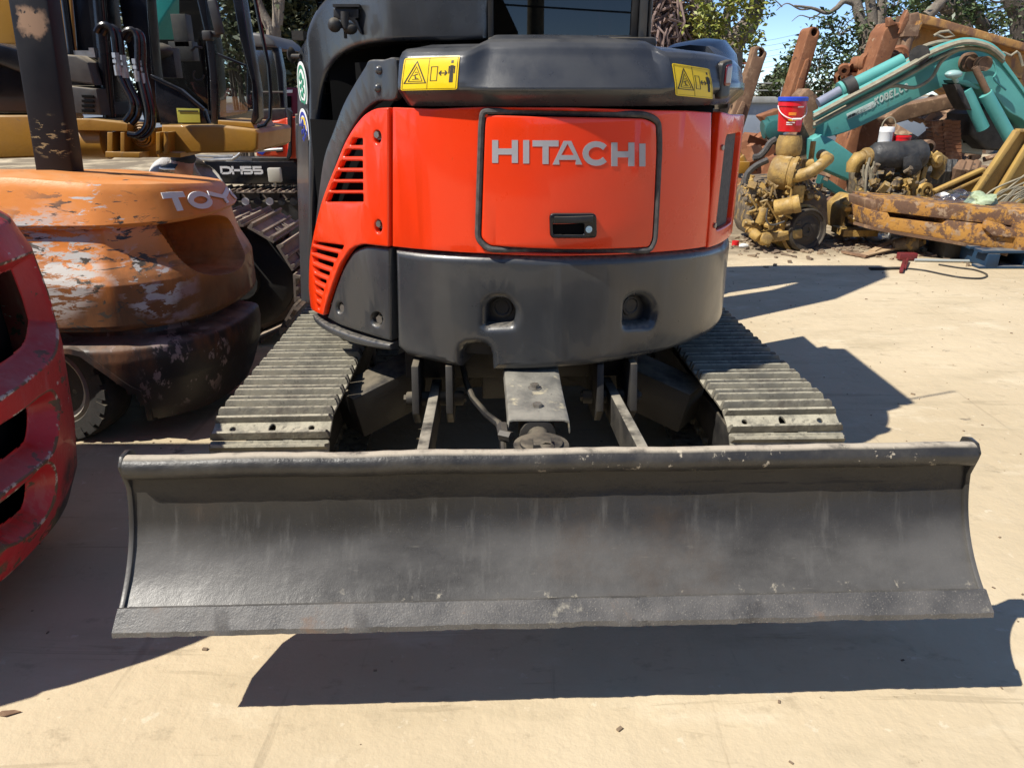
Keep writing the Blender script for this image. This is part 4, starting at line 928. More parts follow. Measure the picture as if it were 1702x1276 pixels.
# ================================================================== machines behind, on the left
m_cat = M('yellow_machine_paint', (.34, .17, .016), (.27, .13, .012), rough=.38, r2=.55, scale=4, coat=.1, bump=(30, .001), dust=((.5, .40, .26), .5, 6), layers=[dict(c=(.16, .10, .05), s=16, lo=.66, hi=.70, amt=.7)])  # yellow darkened throughout, in place of shade on the excavator's side
m_teal = M('teal_paint', (.012, .22, .20), (.018, .26, .235), rough=.4, scale=3)
m_cabglass = GLASS('cab_glass', (.86, .88, .88), .0)
m_dgrey = M('charcoal_plastic', (.035, .034, .033), (.06, .056, .05), rough=.5, r2=.7, scale=9, dust=(DUSTC, .6))
m_fit = M('hose_fitting', (.45, .45, .46), (.3, .3, .3), rough=.3, metal=.7, scale=20)
def slab(name, px, Y, th, mat, par, bev=.006, sm=0, step=.6):
    L = [aty(x, y, Y) for x, y in (smooth2(px, sm) if sm else [p[:2] for p in px])]
    L2 = [(p.x, p.z) for p in L]
    return obj(name, plate([L2], th, bev, lambda s, z, d: V((s, Y-d, z)), step=step), mat, par, ang=32)
YX = thing('excavator', 'large yellow excavator with a black cab, looped hoses and raised crawler track', 'excavator', (-2.2, 5.0, 0))
# carriage beams, brackets
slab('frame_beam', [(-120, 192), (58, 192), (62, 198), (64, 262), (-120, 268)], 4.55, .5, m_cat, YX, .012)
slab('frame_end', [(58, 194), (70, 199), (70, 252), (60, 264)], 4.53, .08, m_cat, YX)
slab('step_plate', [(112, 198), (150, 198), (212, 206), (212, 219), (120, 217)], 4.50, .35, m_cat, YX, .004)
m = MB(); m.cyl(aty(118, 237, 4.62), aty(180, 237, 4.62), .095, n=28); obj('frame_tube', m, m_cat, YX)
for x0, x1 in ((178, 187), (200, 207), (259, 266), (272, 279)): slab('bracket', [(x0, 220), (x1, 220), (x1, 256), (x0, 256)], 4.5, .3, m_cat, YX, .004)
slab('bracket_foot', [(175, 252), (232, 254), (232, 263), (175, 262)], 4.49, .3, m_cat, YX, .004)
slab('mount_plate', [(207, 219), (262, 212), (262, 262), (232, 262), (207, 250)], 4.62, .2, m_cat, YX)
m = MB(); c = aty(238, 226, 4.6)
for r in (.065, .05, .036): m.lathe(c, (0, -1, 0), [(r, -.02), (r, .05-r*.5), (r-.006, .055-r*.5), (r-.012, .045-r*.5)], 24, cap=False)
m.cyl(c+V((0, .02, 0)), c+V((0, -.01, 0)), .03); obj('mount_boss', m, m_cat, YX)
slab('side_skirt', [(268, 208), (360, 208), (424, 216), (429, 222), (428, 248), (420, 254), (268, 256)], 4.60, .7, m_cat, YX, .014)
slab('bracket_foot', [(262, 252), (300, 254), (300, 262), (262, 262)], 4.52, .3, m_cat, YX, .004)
# rear body and engine cover
slab('rear_body', [(-120, 70), (0, 72), (36, 82), (46, 110), (54, 190), (-120, 190)], 4.6, .8, m_gloss, YX, .02)
slab('rear_body_lid', [(-120, 40), (0, 74), (34, 84), (44, 124), (36, 122), (0, 108), (-120, 108)], 4.54, .05, m_gloss, YX, .01)
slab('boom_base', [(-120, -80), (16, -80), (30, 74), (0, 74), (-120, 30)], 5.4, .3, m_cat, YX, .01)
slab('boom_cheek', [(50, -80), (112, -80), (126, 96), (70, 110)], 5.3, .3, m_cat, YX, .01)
slab('side_cover', [(98, 90), (126, 92), (146, 104), (158, 142), (106, 134)], 4.6, .35, m_dgrey, YX, .012)
slab('vent_box', [(104, 142), (160, 148), (168, 192), (110, 188)], 4.58, .35, m_dgrey, YX, .008)
for y0 in (158, 166, 174, 182): slab('vent_slot', [(135, y0), (155, y0+1), (156, y0+5.5), (136, y0+4.5)], 4.568, .01, m_hole, YX, .001)
slab('black_column', [(112, -80), (160, -80), (192, 200), (178, 202), (160, 150), (128, 96)], 4.75, .2, m_gloss, YX, .01)
m = MB(); m.cyl(aty(160, -60, 4.72), aty(182, 196, 4.72), .035); m.cyl(aty(100, -60, 4.72), aty(120, 96, 4.72), .02); obj('upright_tube', m, m_gloss, YX)
m = MB(); m.tube([aty(x, y, 4.45) for x, y in ((66, -30), (84, 0), (95, 20), (97, 60), (93, 90))], .017); obj('hand_rail', m, m_gloss, YX)
m = MB(); m.box(aty(148, 90, 4.72), (.17, .02, .035)); m.box(aty(155, 88, 4.7), (.03, .03, .05)); obj('hose_clamp', m, m_fit, YX)
# looped hoses with fittings
for k, (xo, yo) in enumerate(((0, 0), (11, 4), (33, 10), (42, 13))):
    P = [(160, 58), (166, 48), (176, 46), (186, 54), (190, 72), (192, 90), (196, 120), (206, 146), (218, 170), (219, 190), (208, 206)] if k < 2 else [(168, 60), (174, 48), (186, 44), (194, 54), (196, 80), (196, 98), (199, 120), (206, 150), (212, 180), (210, 204), (196, 218), (180, 217)]
    pts = [aty(x+xo, y+yo-4, 4.42+.012*k) for x, y in [tuple(v) for v in smooth2(P, 4, closed=False)]]
    m = MB(); m.tube(pts, .017, 10); H_ = obj('hydraulic_hose', m, m_gloss, YX)
    m = MB(); a = aty(192+xo, 88+yo, 4.42+.012*k); c = aty(198+xo, 126+yo, 4.42+.012*k)
    d = c-a; m.cyl(a, a+d*.22, .021, n=6); m.cyl(a+d*.22, a+d*.55, .017, n=12); m.cyl(a+d*.3, a+d*.45, .022, n=6); m.cyl(a+d*.55, c, .0215, n=12); obj('hose_fitting', m, m_fit, H_)
# cab
slab('cab_pillar', [(186, -80), (238, -80), (254, 110), (268, 205), (240, 205), (206, 60)], 4.85, .12, m_gloss, YX, .01)
slab('cab_door', [(256, 128), (300, 150), (338, 184), (345, 207), (268, 207), (258, 170)], 4.72, .06, m_gloss, YX, .008)
slab('door_rail', [(250, 124), (300, 148), (338, 180), (336, 184), (298, 153), (250, 130)], 4.70, .03, m_gloss, YX, .003)
slab('cab_pillar', [(318, -80), (326, 0), (340, 60), (347, 120), (350, 205), (362, 207), (362, 150), (356, 80), (346, 20), (338, -80)], 4.68, .14, m_gloss, YX, .012)
slab('cab_back', [(232, 66), (330, 66), (350, 205), (262, 205)], 5.9, .04, m_hole, YX)
slab('cab_back', [(296, -80), (352, -80), (356, 205), (300, 205)], 5.95, .04, m_hole, YX)
slab('floor_panel', [(262, 190), (352, 190), (352, 208), (266, 208)], 5.0, 1.0, m_gloss, YX)
slab('door_window', [(238, -80), (322, -80), (344, 130), (346, 184), (300, 150), (252, 124)], 4.76, .006, m_cabglass, YX, .001)
slab('front_window', [(338, -80), (372, -80), (398, 70), (416, 130), (418, 176), (410, 188), (366, 196), (360, 120), (350, 40)], 4.70, .006, GLASS('windscreen', (.80, .84, .82), .06), YX, .001)
slab('window_rail', [(360, 88), (408, 108), (409, 112), (361, 93)], 4.69, .02, m_gloss, YX, .002)
slab('cab_pillar', [(372, -80), (390, -80), (412, 60), (428, 150), (430, 196), (424, 206), (416, 204), (420, 180), (418, 140), (398, 64)], 4.66, .10, m_gloss, YX, .008)
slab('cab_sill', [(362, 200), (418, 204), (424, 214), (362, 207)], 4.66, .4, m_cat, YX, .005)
slab('notice_plate', [(293, 180), (331, 181), (333, 204), (296, 204)], 4.708, .004, M('notice', (.40, .38, .05), (.36, .34, .05), rough=.5), YX, .0005)
slab('notice_print', [(296, 183.5), (329, 184), (329.3, 186.5), (296.2, 186)], 4.703, .002, m_ink, YX, .0003)
m = MB(); m.box(aty(346, 60, 4.55), (.05, .06, .05)); m.beam(aty(346, 56, 4.56), aty(366, 58, 4.56), .03, .03); m.beam(aty(352, 0, 4.55), aty(366, 58, 4.55), .03, .05); obj('mirror_bracket', m, m_black, YX, bev=.008)
m = MB(); m.tube([aty(x, y, 4.50) for x, y in ((412, -60), (424, 0), (436, 60), (446, 110), (450, 160), (449, 196), (440, 208), (428, 211))], .011); obj('grab_rail', m, m_gloss, YX)
m = MB(); m.sph(aty(262, 85, 5.2), (.10, .1, .05)); m.box(aty(270, 105, 5.25), (.2, .1, .18)); m.box(aty(304, 52, 5.6), (.10, .1, .20)); m.box(aty(306, 86, 5.6), (.16, .1, .12)); m.tube([aty(318, 85, 5.1), aty(325, 78, 5.1), aty(336, 80, 5.1)], .008); m.tube([aty(330+9*math.cos(a), 125+9*math.sin(a), 5.1) for a in [i*.5 for i in range(9)]], .006); obj('cab_interior', m, m_dgrey, YX, bev=.03)
# crawler: end of the track turns down towards the excavator in front
TK = bpy.data.objects.new('crawler_track', None)
XC, ZT, RT = -1.62, .375, .345; XB = -5.2; YN, YF = 4.28, 4.86
m = MB(); m.box(((XC+XB)/2, (YN+YF)/2, .37), (XC-XB, .34, .34)); TK = obj('crawler_track', m, m_hole, YX)
m = MB(); m.lathe((XC, YN+.12, ZT), (0, 1, 0), [(.06, 0), (.26, .01), (.30, .03), (.30, .30), (.05, .33)], 36); m.cyl((XC, YN+.06, ZT), (XC, YN+.14, ZT), .11); obj('drive_sprocket', m, m_frame, TK)
m = MB()
sw = (YF-YN)/2
m.box((0, 0, 0), (2*sw, .165, .014))
for y, h in ((-.070, .034), (.0, .022), (.06, .028)): m.hull([V((-sw, y-.013, 0)), V((-sw, y+.013, 0)), V((-sw, y+.006, h)), V((-sw, y-.006, h))], [V((sw, y-.013, 0)), V((sw, y+.013, 0)), V((sw, y+.006, h)), V((sw, y-.006, h))])
for x in (-.09, -.05, .05, .09): m.box((x, .035, .006), (.022, .045, .020))
m.box((-.07, 0, -.06), (.04, .17, .09)); m.box((.07, 0, -.06), (.04, .17, .09))
bmesh.ops.recalc_face_normals(m.b, faces=m.b.faces[:]); me_big = bpy.data.meshes.new('track_shoe'); m.b.to_mesh(me_big); m.b.free()
me_big.materials.append(M('rusty_track_steel', (.13, .10, .085), (.21, .165, .13), rough=.6, r2=.85, scale=8, metal=.2, bump=(50, .002), dust=((.42, .34, .25), .6, 8), layers=[dict(c=(.24, .12, .05), s=7, lo=.55, hi=.68, amt=.5)]))
pit = .185; Lh = XC-XB; tot = Lh+math.pi*RT+Lh
for k in range(int(tot/pit)):
    d = (k+.4)*pit
    if d < Lh: p, t = V((XB+d, ZT+RT)), V((1, 0))
    elif d < Lh+math.pi*RT: a = (d-Lh)/RT; p, t = V((XC+RT*math.sin(a), ZT+RT*math.cos(a))), V((math.cos(a), -math.sin(a)))
    else: p, t = V((XC-(d-Lh-math.pi*RT), ZT-RT)), V((-1, 0))
    if p.x < -2.6: continue
    y3 = V((t.x, 0, t.y)); x3 = V((0, -1, 0)); R3 = Matrix((x3, y3, x3.cross(y3))).transposed()
    o = bpy.data.objects.new('track_shoe', me_big); COL.objects.link(o); o.parent = TK; o.location = V((p.x, (YN+YF)/2, p.y))-ORG[TK]; o.rotation_euler = R3.to_euler()
# ---- teal machine seen through the yellow cab
TM = slab('excavator_cover', [(225, -90), (300, -90), (292, 0), (250, 66), (240, 68)], 8.2, .5, m_teal, None, .02)
tag(TM, 'bright teal machine cover seen through the window of the yellow excavator cab', 'machine cover')
# ---- second orange excavator, with the black beam
m_or2 = M('red_orange_paint', (.62, .07, .022), (.55, .06, .02), rough=.35, scale=5, coat=.2)
m_whitegrey = M('lettering_grey', (.55, .55, .56), rough=.5)
DX = thing('excavator', 'small orange excavator with a black model-number beam behind the yellow one', 'excavator', (-2.6, 7.6, 0))
DB = slab('side_beam', [(338, 266), (420, 268), (512, 268), (512, 308), (345, 306)], 7.2, .5, m_gloss, DX, .015)
for c_, (xa, xb) in zip('DH55', ((367, 384), (386, 402), (404, 419), (421, 436))):
    A, Bq = aty(xa, 290, 7.18), aty(xb, 276.5, 7.18)
    obj('letter', letter(c_, A.x, Bq.x, A.z, Bq.z, .019, lambda x, y, d: V((x, 7.185-d, y)), .004), m_whitegrey, DB, ang=50)
slab('body_panel', [(418, 205), (462, 200), (476, 196), (478, 262), (426, 260)], 7.2, .8, m_or2, DX, .02)
slab('body_panel', [(474, 196), (492, 196), (493, 264), (478, 264)], 7.1, .8, m_or2, DX, .02)
slab('body_frame', [(418, 262), (476, 262), (480, 236), (476, 180), (484, 186), (484, 258), (478, 268), (418, 268)], 7.08, .05, m_black, DX, .004)
for i in range(9): slab('vent_slot', [(459, 226+3.2*i), (470, 225+3.2*i), (470, 227+3.2*i), (459, 228+3.2*i)], 7.19, .01, m_hole, DX, .001)
slab('door_decal', [(424, 252), (438, 246), (446, 248), (436, 258)], 7.19, .006, m_blue, DX, .001)
slab('rear_post', [(490, 190), (500, 190), (502, 266), (492, 264)], 7.0, .3, m_dgrey, DX, .01)
slab('hinge_cover', [(491, 206), (500, 206), (501, 252), (492, 252)], 6.95, .05, m_black, DX, .02)
slab('cab_roof', [(410, 60), (420, 54), (440, 57), (454, 68), (462, 80), (410, 78)], 7.4, .9, M('roof_grey', (.07, .068, .064), (.1, .095, .088), rough=.5), DX, .03)
slab('cab_frame', [(410, 76), (462, 78), (470, 120), (474, 200), (478, 206), (468, 206), (462, 150), (456, 90), (450, 82), (416, 82), (420, 206), (410, 206)], 7.42, .1, m_gloss, DX, .01)
slab('cab_glass', [(416, 80), (452, 82), (466, 150), (470, 204), (418, 204)], 7.46, .006, GLASS('dusty_glass', (.6, .63, .6), .25, .15), DX, .001)
slab('cab_back', [(412, 80), (462, 80), (472, 206), (412, 206)], 8.2, .04, m_dgrey, DX)
slab('cab_sill', [(416, 152), (470, 152), (472, 155), (416, 155)], 7.38, .05, m_dgrey, DX, .004)
slab('cab_lower', [(414, 182), (474, 180), (478, 208), (414, 208)], 7.40, .2, m_black, DX, .02)
m = MB(); m.box(aty(457, 291, 6.9), (.115, .06, .125)); m.cyl(aty(457, 300, 6.9), aty(457, 312, 6.9), .012); LM = obj('work_lamp', m, M('lamp_cream', (.45, .44, .39), (.38, .36, .3), rough=.4), DX, bev=.02)
m = MB(); m.box((-3.0, 7.3, .30), (3.4, .5, .34)); T2 = obj('crawler_track', m, m_black, DX)
for i in range(7):
    m = MB(); m.cyl(aty(388+i*20, 335, 7.03), aty(388+i*20, 335, 7.10), .035); obj('track_roller', m, m_whitegrey if i in (1, 3) else m_black, T2)
for k in range(11):
    o = bpy.data.objects.new('track_shoe', me_big); COL.objects.link(o); o.parent = T2; o.location = V((-3.05+.19*k, 7.3, .55))-ORG[T2]; o.rotation_euler = (0, 0, -math.pi/2); o.scale = (.7, 1, .8)
m = MB(); m.tube([aty(x, y, 6.9) for x, y in ((318, 264), (350, 266), (386, 265), (394, 260), (402, 252), (470, 248))], .014); m.tube([aty(x, y, 6.92) for x, y in ((326, 259), (360, 260), (388, 259))], .01); obj('guard_rail', m, m_fit, DX)
# ---- dark red cabinet
CB_ = thing('cabinet', 'dark crimson cabinet with a small white label, below the shrubs', 'cabinet', aty(484, 205, 9))
slab('cabinet_body', [(466, 146), (499, 146), (500, 206), (466, 206)], 9, .5, M('crimson_paint', (.16, .008, .03), (.12, .006, .022), rough=.5), CB_, .01)
slab('door_label', [(474, 150), (486, 149.5), (486, 154.5), (474, 155)], 8.985, .004, m_white, CB_, .001)
slab('cabinet_opening', [(471, 160), (484, 160), (484, 198), (471, 198)], 8.985, .006, m_hole, CB_, .002)
# ================================================================== scrap yard, on the right
rb = random.Random(11)
RUST = [(.20, .075, .032), (.28, .115, .05)]
m_rust = M('rusty_steel', RUST[0], RUST[1], rough=.75, r2=.95, scale=5, bump=(40, .003), layers=[dict(c=(.36, .17, .085), s=7, lo=.52, hi=.68), dict(c=(.09, .04, .025), s=10, lo=.58, hi=.68), dict(c=(.42, .33, .23), s=9, lo=.64, hi=.7, r=.9, amt=.6)])
m_rust2 = M('brown_rust', (.15, .085, .05), (.23, .135, .08), rough=.8, r2=.95, scale=6, bump=(30, .003), layers=[dict(c=(.34, .22, .13), s=8, lo=.5, hi=.66), dict(c=(.05, .035, .025), s=9, lo=.6, hi=.68)])
m_rusty = M('rusty_yellow', (.44, .22, .04), (.36, .17, .04), rough=.7, r2=.9, scale=3, bump=((50, .004), (12, .006)), layers=[dict(c=(.13, .07, .042), s=8, nr=.75, dis=.3, lo=.46, hi=.53, r=.9), dict(c=(.32, .22, .14), s=12, lo=.54, hi=.64), dict(c=(.6, .34, .05), s=9, lo=.66, hi=.7), dict(c=(.05, .035, .025), s=22, lo=.66, hi=.7)])
m_bedy = M('tipper_yellow_rust', (.50, .27, .08), (.40, .20, .06), rough=.75, scale=3, bump=(24, .003), layers=[dict(c=(.22, .11, .055), s=6, st=(1, 1, .5), lo=.48, hi=.62), dict(c=(.50, .33, .12), s=14, lo=.6, hi=.68)])
m_eng = M('oily_engine_yellow', (.50, .32, .085), (.36, .22, .055), rough=.55, r2=.85, scale=7, bump=((60, .004), (18, .006)), layers=[dict(c=(.20, .13, .055), s=5, lo=.40, hi=.66, amt=.8), dict(c=(.06, .042, .03), s=17, nr=.8, det=10, lo=.54, hi=.66, amt=.85), dict(c=(.58, .48, .30), s=9, lo=.48, hi=.7, r=.9, up=(.2, .8), amt=.8)])
m_engd = M('grimy_engine_metal', (.07, .055, .04), (.20, .15, .095), rough=.6, r2=.9, scale=14, bump=(60, .004), layers=[dict(c=(.34, .22, .07), s=11, lo=.56, hi=.62), dict(c=(.30, .27, .22), s=18, lo=.64, hi=.68)])
m_kob = M('faded_teal_paint', (.085, .34, .31), (.11, .39, .355), rough=.42, r2=.6, scale=2, bump=(20, .0015), layers=[dict(c=(.10, .13, .10), s=4, lo=.60, hi=.70, amt=.7), dict(c=(.30, .25, .17), s=16, lo=.68, hi=.72), dict(c=(.09, .34, .31), s=3, st=(.4, 1, 2), lo=.5, hi=.7, amt=.7)])
m_kobd = M('dark_teal_paint', (.02, .10, .09), (.03, .13, .12), rough=.5, scale=4)
m_wire = M('weathered_hose', (.22, .20, .14), (.35, .31, .22), rough=.8, scale=12)
m_blk = M('oily_black', (.02, .019, .018), (.05, .045, .04), rough=.6, scale=9, bump=(40, .003))
m_sheet = M('black_plastic_sheet', (.028, .029, .03), (.06, .058, .055), rough=.4, r2=.6, scale=8, bump=(14, .01))
def rslab(name, px, Y, th, mat, par=None, bev=.01, sm=0, step=2): return slab(name, px, Y, th, mat, par, bev, sm, step)
def pole(m, a, c, r, Y, r2=None, n=10): m.cyl(aty(*a, Y), aty(*c, Y if not isinstance(r2, tuple) else r2[1]), r, None if isinstance(r2, tuple) else r2, n=n)
# ---- wall behind
m_wall = M('blue_grey_panels', (.23, .27, .33), (.28, .32, .37), rough=.7, scale=1.5, layers=[dict(c=(.36, .38, .40), s=4, lo=.6, hi=.7, amt=.6)])
WL = thing('yard_wall', 'low blue grey panel wall with a pale coping behind the scrap', 'wall', (11, 22, 0))
for k in range(30):
    m = MB(); x0 = -28.8+k*2.05; m.box((x0+1.0, 22, .55), (2.0, .12, 1.1)); obj('panel', m, m_wall, WL, bev=.01)
m = MB(); m.box((2, 21.98, 1.18), (62, .3, .16)); obj('coping', m, M('pale_coping', (.42, .43, .42), (.30, .30, .28), rough=.85, scale=3), WL, bev=.01)
m = MB()
for k in range(10): m.cyl((4.5+k*2.9, 22, 1.24), (4.5+k*2.9, 22, 1.62), .02, n=6)
m.cyl((4, 22, 1.60), (32, 22, 1.60), .018, n=6); m.cyl((4, 22, 1.42), (32, 22, 1.42), .014, n=6); obj('top_rail', m, M('rail_grey', (.3, .3, .29), rough=.6), WL)
# ---- standing rusty booms
def boom(name, label, px, Y, th, mat, eye=None, rib=None):
    o = thing(name, label, 'scrap beam', V((aty(*px[0], Y).x, Y, 0)))
    loops = [[(p.x, p.z) for p in (aty(x, y, Y) for x, y in fillet(px, 4, 3))]]
    if eye: c = aty(eye[0], eye[1], Y); r = eye[2]*Y/1240; loops.append([(c.x+r*math.cos(a), c.z+r*1.25*math.sin(a)) for a in [i*math.pi/8 for i in range(16)]])
    obj('beam_body', plate(loops, th, .012, lambda s, z, d: V((s, Y-d, z)), step=3), mat, o, ang=32)
    if rib: rslab('stiffener', rib, Y-.02, .05, mat, o, .015)
    return o
boom('rusty_beam', 'thin brown rusty arm with an eye at its top, leaning by the grey wall', [(1255, 78), (1262, 76), (1276, 88), (1270, 104), (1236, 214), (1206, 214), (1216, 190), (1250, 98)], 11.5, .22, m_rust2, (1264.5, 88, 5))
rslab('stiffener', [(1234, 168), (1240, 172), (1229, 214), (1213, 214)], 11.47, .05, m_rust2, bpy.data.objects['rusty_beam'], .012)
boom('rusty_beam', 'thick reddish rusty boom with a pierced end standing behind the red bucket', [(1345, 50), (1350, 44), (1358, 45), (1364, 54), (1361, 64), (1332, 165), (1318, 172), (1310, 165), (1340, 66)], 10.8, .34, m_rust, (1354, 54, 4.5), [(1339, 100), (1345, 97), (1345, 108), (1330, 168), (1318, 168), (1328, 130)])
CBM = boom('rusty_beam', 'long red brown rusty boom section crossing behind the teal boom', [(1478, 42), (1482, 36), (1505, 39), (1488, 80), (1430, 220), (1412, 320), (1388, 322), (1398, 270), (1470, 52)], 10.2, .40, m_rust, None, None)
rslab('end_lug', [(1498, 42), (1509, 16), (1512, 24), (1511, 34), (1500, 56), (1494, 56)], 10.15, .10, m_rust, CBM, .01)
rslab('end_lug', [(1477, 30), (1481, 28), (1486, 36), (1494, 40), (1478, 44)], 10.15, .10, m_rust, CBM, .008)
boom('rusty_beam', 'dark shaded steel boom end between the red bucket and the teal boom', [(1330, 160), (1344, 146), (1358, 158), (1362, 166), (1358, 210), (1336, 290), (1312, 290), (1316, 262), (1338, 190)], 8.9, .30, m_rust2)
boom('rusty_beam', 'short orange rusty bar poking out left of the red bucket', [(1263, 193), (1298, 180), (1302, 196), (1275, 206)], 9.4, .2, m_rust)
boom('rusty_beam', 'long dark brown I beam passing under the teal boom', [(1474, 196), (1500, 176), (1598, 156), (1600, 178), (1560, 186), (1480, 208)], 9.7, .3, m_rust2)
boom('rusty_beam', 'broad rusty plate propped below the teal boom text', [(1395, 220), (1448, 190), (1474, 200), (1425, 300), (1408, 332), (1390, 332), (1416, 250)], 10.6, .25, m_rust)
# ---- tipper body
TB = thing('tipper_body', 'rusty yellow tipper body tilted up behind the teal boom', 'truck body', aty(1600, 250, 12))
rslab('top_rail', [(1528, 22), (1560, 30), (1720, 76), (1720, 90), (1556, 46), (1530, 40)], 11.6, .5, m_bedy, TB, .02)
rslab('side_panel', [(1526, 38), (1560, 46), (1720, 90), (1720, 230), (1610, 180), (1520, 120), (1510, 80)], 11.9, .3, m_bedy, TB, .02)
rslab('front_post', [(1512, 24), (1528, 20), (1532, 42), (1526, 60), (1518, 70), (1510, 60)], 11.5, .4, m_rust2, TB, .02)
rslab('corner_gusset', [(1530, 34), (1534, 40), (1526, 58), (1520, 64), (1519, 58)], 11.4, .1, m_rusty, TB, .01)
for y0 in (118, 128): rslab('stiffener', [(1655+y0*.1, y0-6), (1700, y0+6), (1698, y0+14), (1652+y0*.1, y0+1)], 11.8, .1, m_bedy, TB, .01)
m = MB(); m.cyl(aty(1512, 50, 11.3), aty(1502, 96, 11.3), .07); m.box(aty(1511, 52, 11.3), (.2, .15, .14)); m.cyl(aty(1492, 66, 11.35), aty(1496, 96, 11.35), .04); obj('tilt_cylinder', m, m_rust2, TB)
m = MB(); m.tube([aty(x, y, 11.4) for x, y in ((1650, 92), (1656, 87), (1668, 88), (1680, 93), (1690, 86), (1694, 90), (1700, 110))], .018); obj('hose', m, m_wire, TB)
m = MB(); m.tube([aty(x, y, 11.5) for x, y in ((1552, 60), (1562, 54), (1576, 52), (1586, 60), (1570, 64), (1556, 58))], .02); obj('chain', m, m_wire, TB)
# ---- teal boom and arm
KB = thing('excavator_boom', 'faded teal crane boom with hoses and white lettering across the scrap heap', 'boom', aty(1500, 330, 9.0))
YK = 9.0
upper = [(1352, 208), (1360, 190), (1400, 168), (1460, 138), (1520, 108), (1560, 88), (1590, 78), (1615, 76), (1640, 82), (1664, 100), (1684, 128), (1720, 180), (1720, 216), (1698, 198), (1676, 186), (1660, 166), (1644, 148), (1620, 140), (1590, 138), (1560, 148), (1500, 176), (1440, 206), (1400, 222), (1372, 228), (1354, 226)]
rslab('boom_body', upper, YK, .42, m_kob, KB, .012, 3, 3)
rslab('boom_foot', [(1340, 205), (1372, 196), (1378, 206), (1372, 226), (1352, 230), (1346, 222)], YK-.04, .5, m_kob, KB, .02)
rslab('top_flange', [(1352, 190), (1460, 137), (1560, 86), (1592, 75), (1618, 73), (1644, 80), (1668, 98), (1690, 128), (1720, 172), (1720, 180), (1684, 130), (1662, 102), (1640, 84), (1615, 78), (1590, 80), (1560, 91), (1460, 142), (1354, 194)], YK-.03, .48, m_kob, KB, .006)
m = MB(); m.cyl(aty(1360, 172, YK-.2), aty(1404, 147, YK-.2), .055); ROD = obj('cylinder_rod', m, M('rod_grey', (.26, .28, .36), (.2, .21, .26), rough=.35, scale=6), KB)
m = MB(); m.cyl(aty(1400, 150, YK-.2), aty(1500, 100, YK-.2), .07); m.cyl(aty(1396, 152, YK-.2), aty(1412, 144, YK-.2), .10); obj('boom_cylinder', m, m_kob, KB)
m = MB(); m.cyl(aty(1404, 149, YK-.25), aty(1420, 141, YK-.25), .105); obj('cylinder_collar', m, m_blk, KB)
m = MB(); m.cyl(aty(1528, 92, YK-.35), aty(1530, 91, YK+.1), .10); m.sph(aty(1538, 89, YK-.2), .09); obj('pin_boss', m, m_blk, KB)
c = aty(1606, 104, YK-.05); m = MB(); m.lathe(c, (.15, -1, .05), [(.001, .0), (.10, 0), (.10, .06), (.075, .07), (.075, .10), (.001, .10)], 20); m.cyl(c+V((.09, .0, -.02)), c+V((.09, -.22, -.02)), .075); obj('pivot_pin', m, m_rust2, KB)
m = MB(); m.cyl(aty(1620, 112, YK-.3), aty(1644, 160, YK-.3), .035); obj('cylinder_rod', m, m_rust2, KB)
m = MB(); m.cyl(aty(1638, 156, YK-.3), aty(1680, 232, YK-.3), .068); m.cyl(aty(1604, 150, YK-.25), aty(1634, 214, YK-.25), .066); obj('boom_cylinder', m, m_kob, KB)
rslab('lamp_bracket', [(1584, 133), (1608, 134), (1630, 146), (1626, 150), (1600, 142), (1586, 138)], YK-.3, .2, m_kobd, KB, .01)
m = MB(); m.sph(aty(1585, 124, YK-.45), (.09, .07, .045)); m.cyl(aty(1584, 126, YK-.4), aty(1590, 136, YK-.35), .025); obj('work_lamp', m, M('lamp_teal_white', (.35, .5, .48), (.25, .42, .4), rough=.4), KB)
rslab('cylinder_bracket', [(1586, 140), (1596, 140), (1608, 160), (1616, 184), (1606, 182), (1594, 160)], YK-.3, .25, m_blk, KB, .01)
rslab('arm_linkage', [(1612, 190), (1660, 168), (1700, 236), (1690, 252), (1640, 250), (1612, 226)], YK+.2, .5, m_blk, KB, .04)
for k in range(9):                                   # hose bundle lying along the boom
    j = (k*3.0-7) if k < 4 else k*2.6; P = [(1352, 196+j), (1400, 170+j), (1460, 139+j), (1510, 112+j), (1545, 92+j), (1575, 79+j*.8), (1600, 72+j*.7), (1624, 73+j*.6), (1648, 81+j*.5), (1668, 98+j*.4)]
    if k == 7: P = [(1352, 206), (1420, 172), (1480, 144), (1520, 146), (1548, 130), (1562, 106), (1580, 90), (1600, 80)]
    if k == 8: P = [(1500, 112), (1520, 92), (1530, 80), (1560, 70), (1590, 70), (1610, 76)]
    m = MB(); m.tube([aty(x, y, YK-.16-.05*(k % 3)-(.12 if k < 4 else 0)) for x, y in [tuple(v) for v in smooth2(P, 4, closed=False)]], .020 if k else .026, 6); obj('hydraulic_hose', m, m_wire if k % 3 else m_kob, KB)
m = MB(); m.tube([aty(x, y, YK-.05) for x, y in [tuple(v) for v in smooth2([(1618, 108), (1634, 98), (1650, 102), (1656, 120), (1652, 132), (1672, 150)], 4, closed=False)]], .010, 6); obj('hydraulic_hose', m, m_kob, KB)
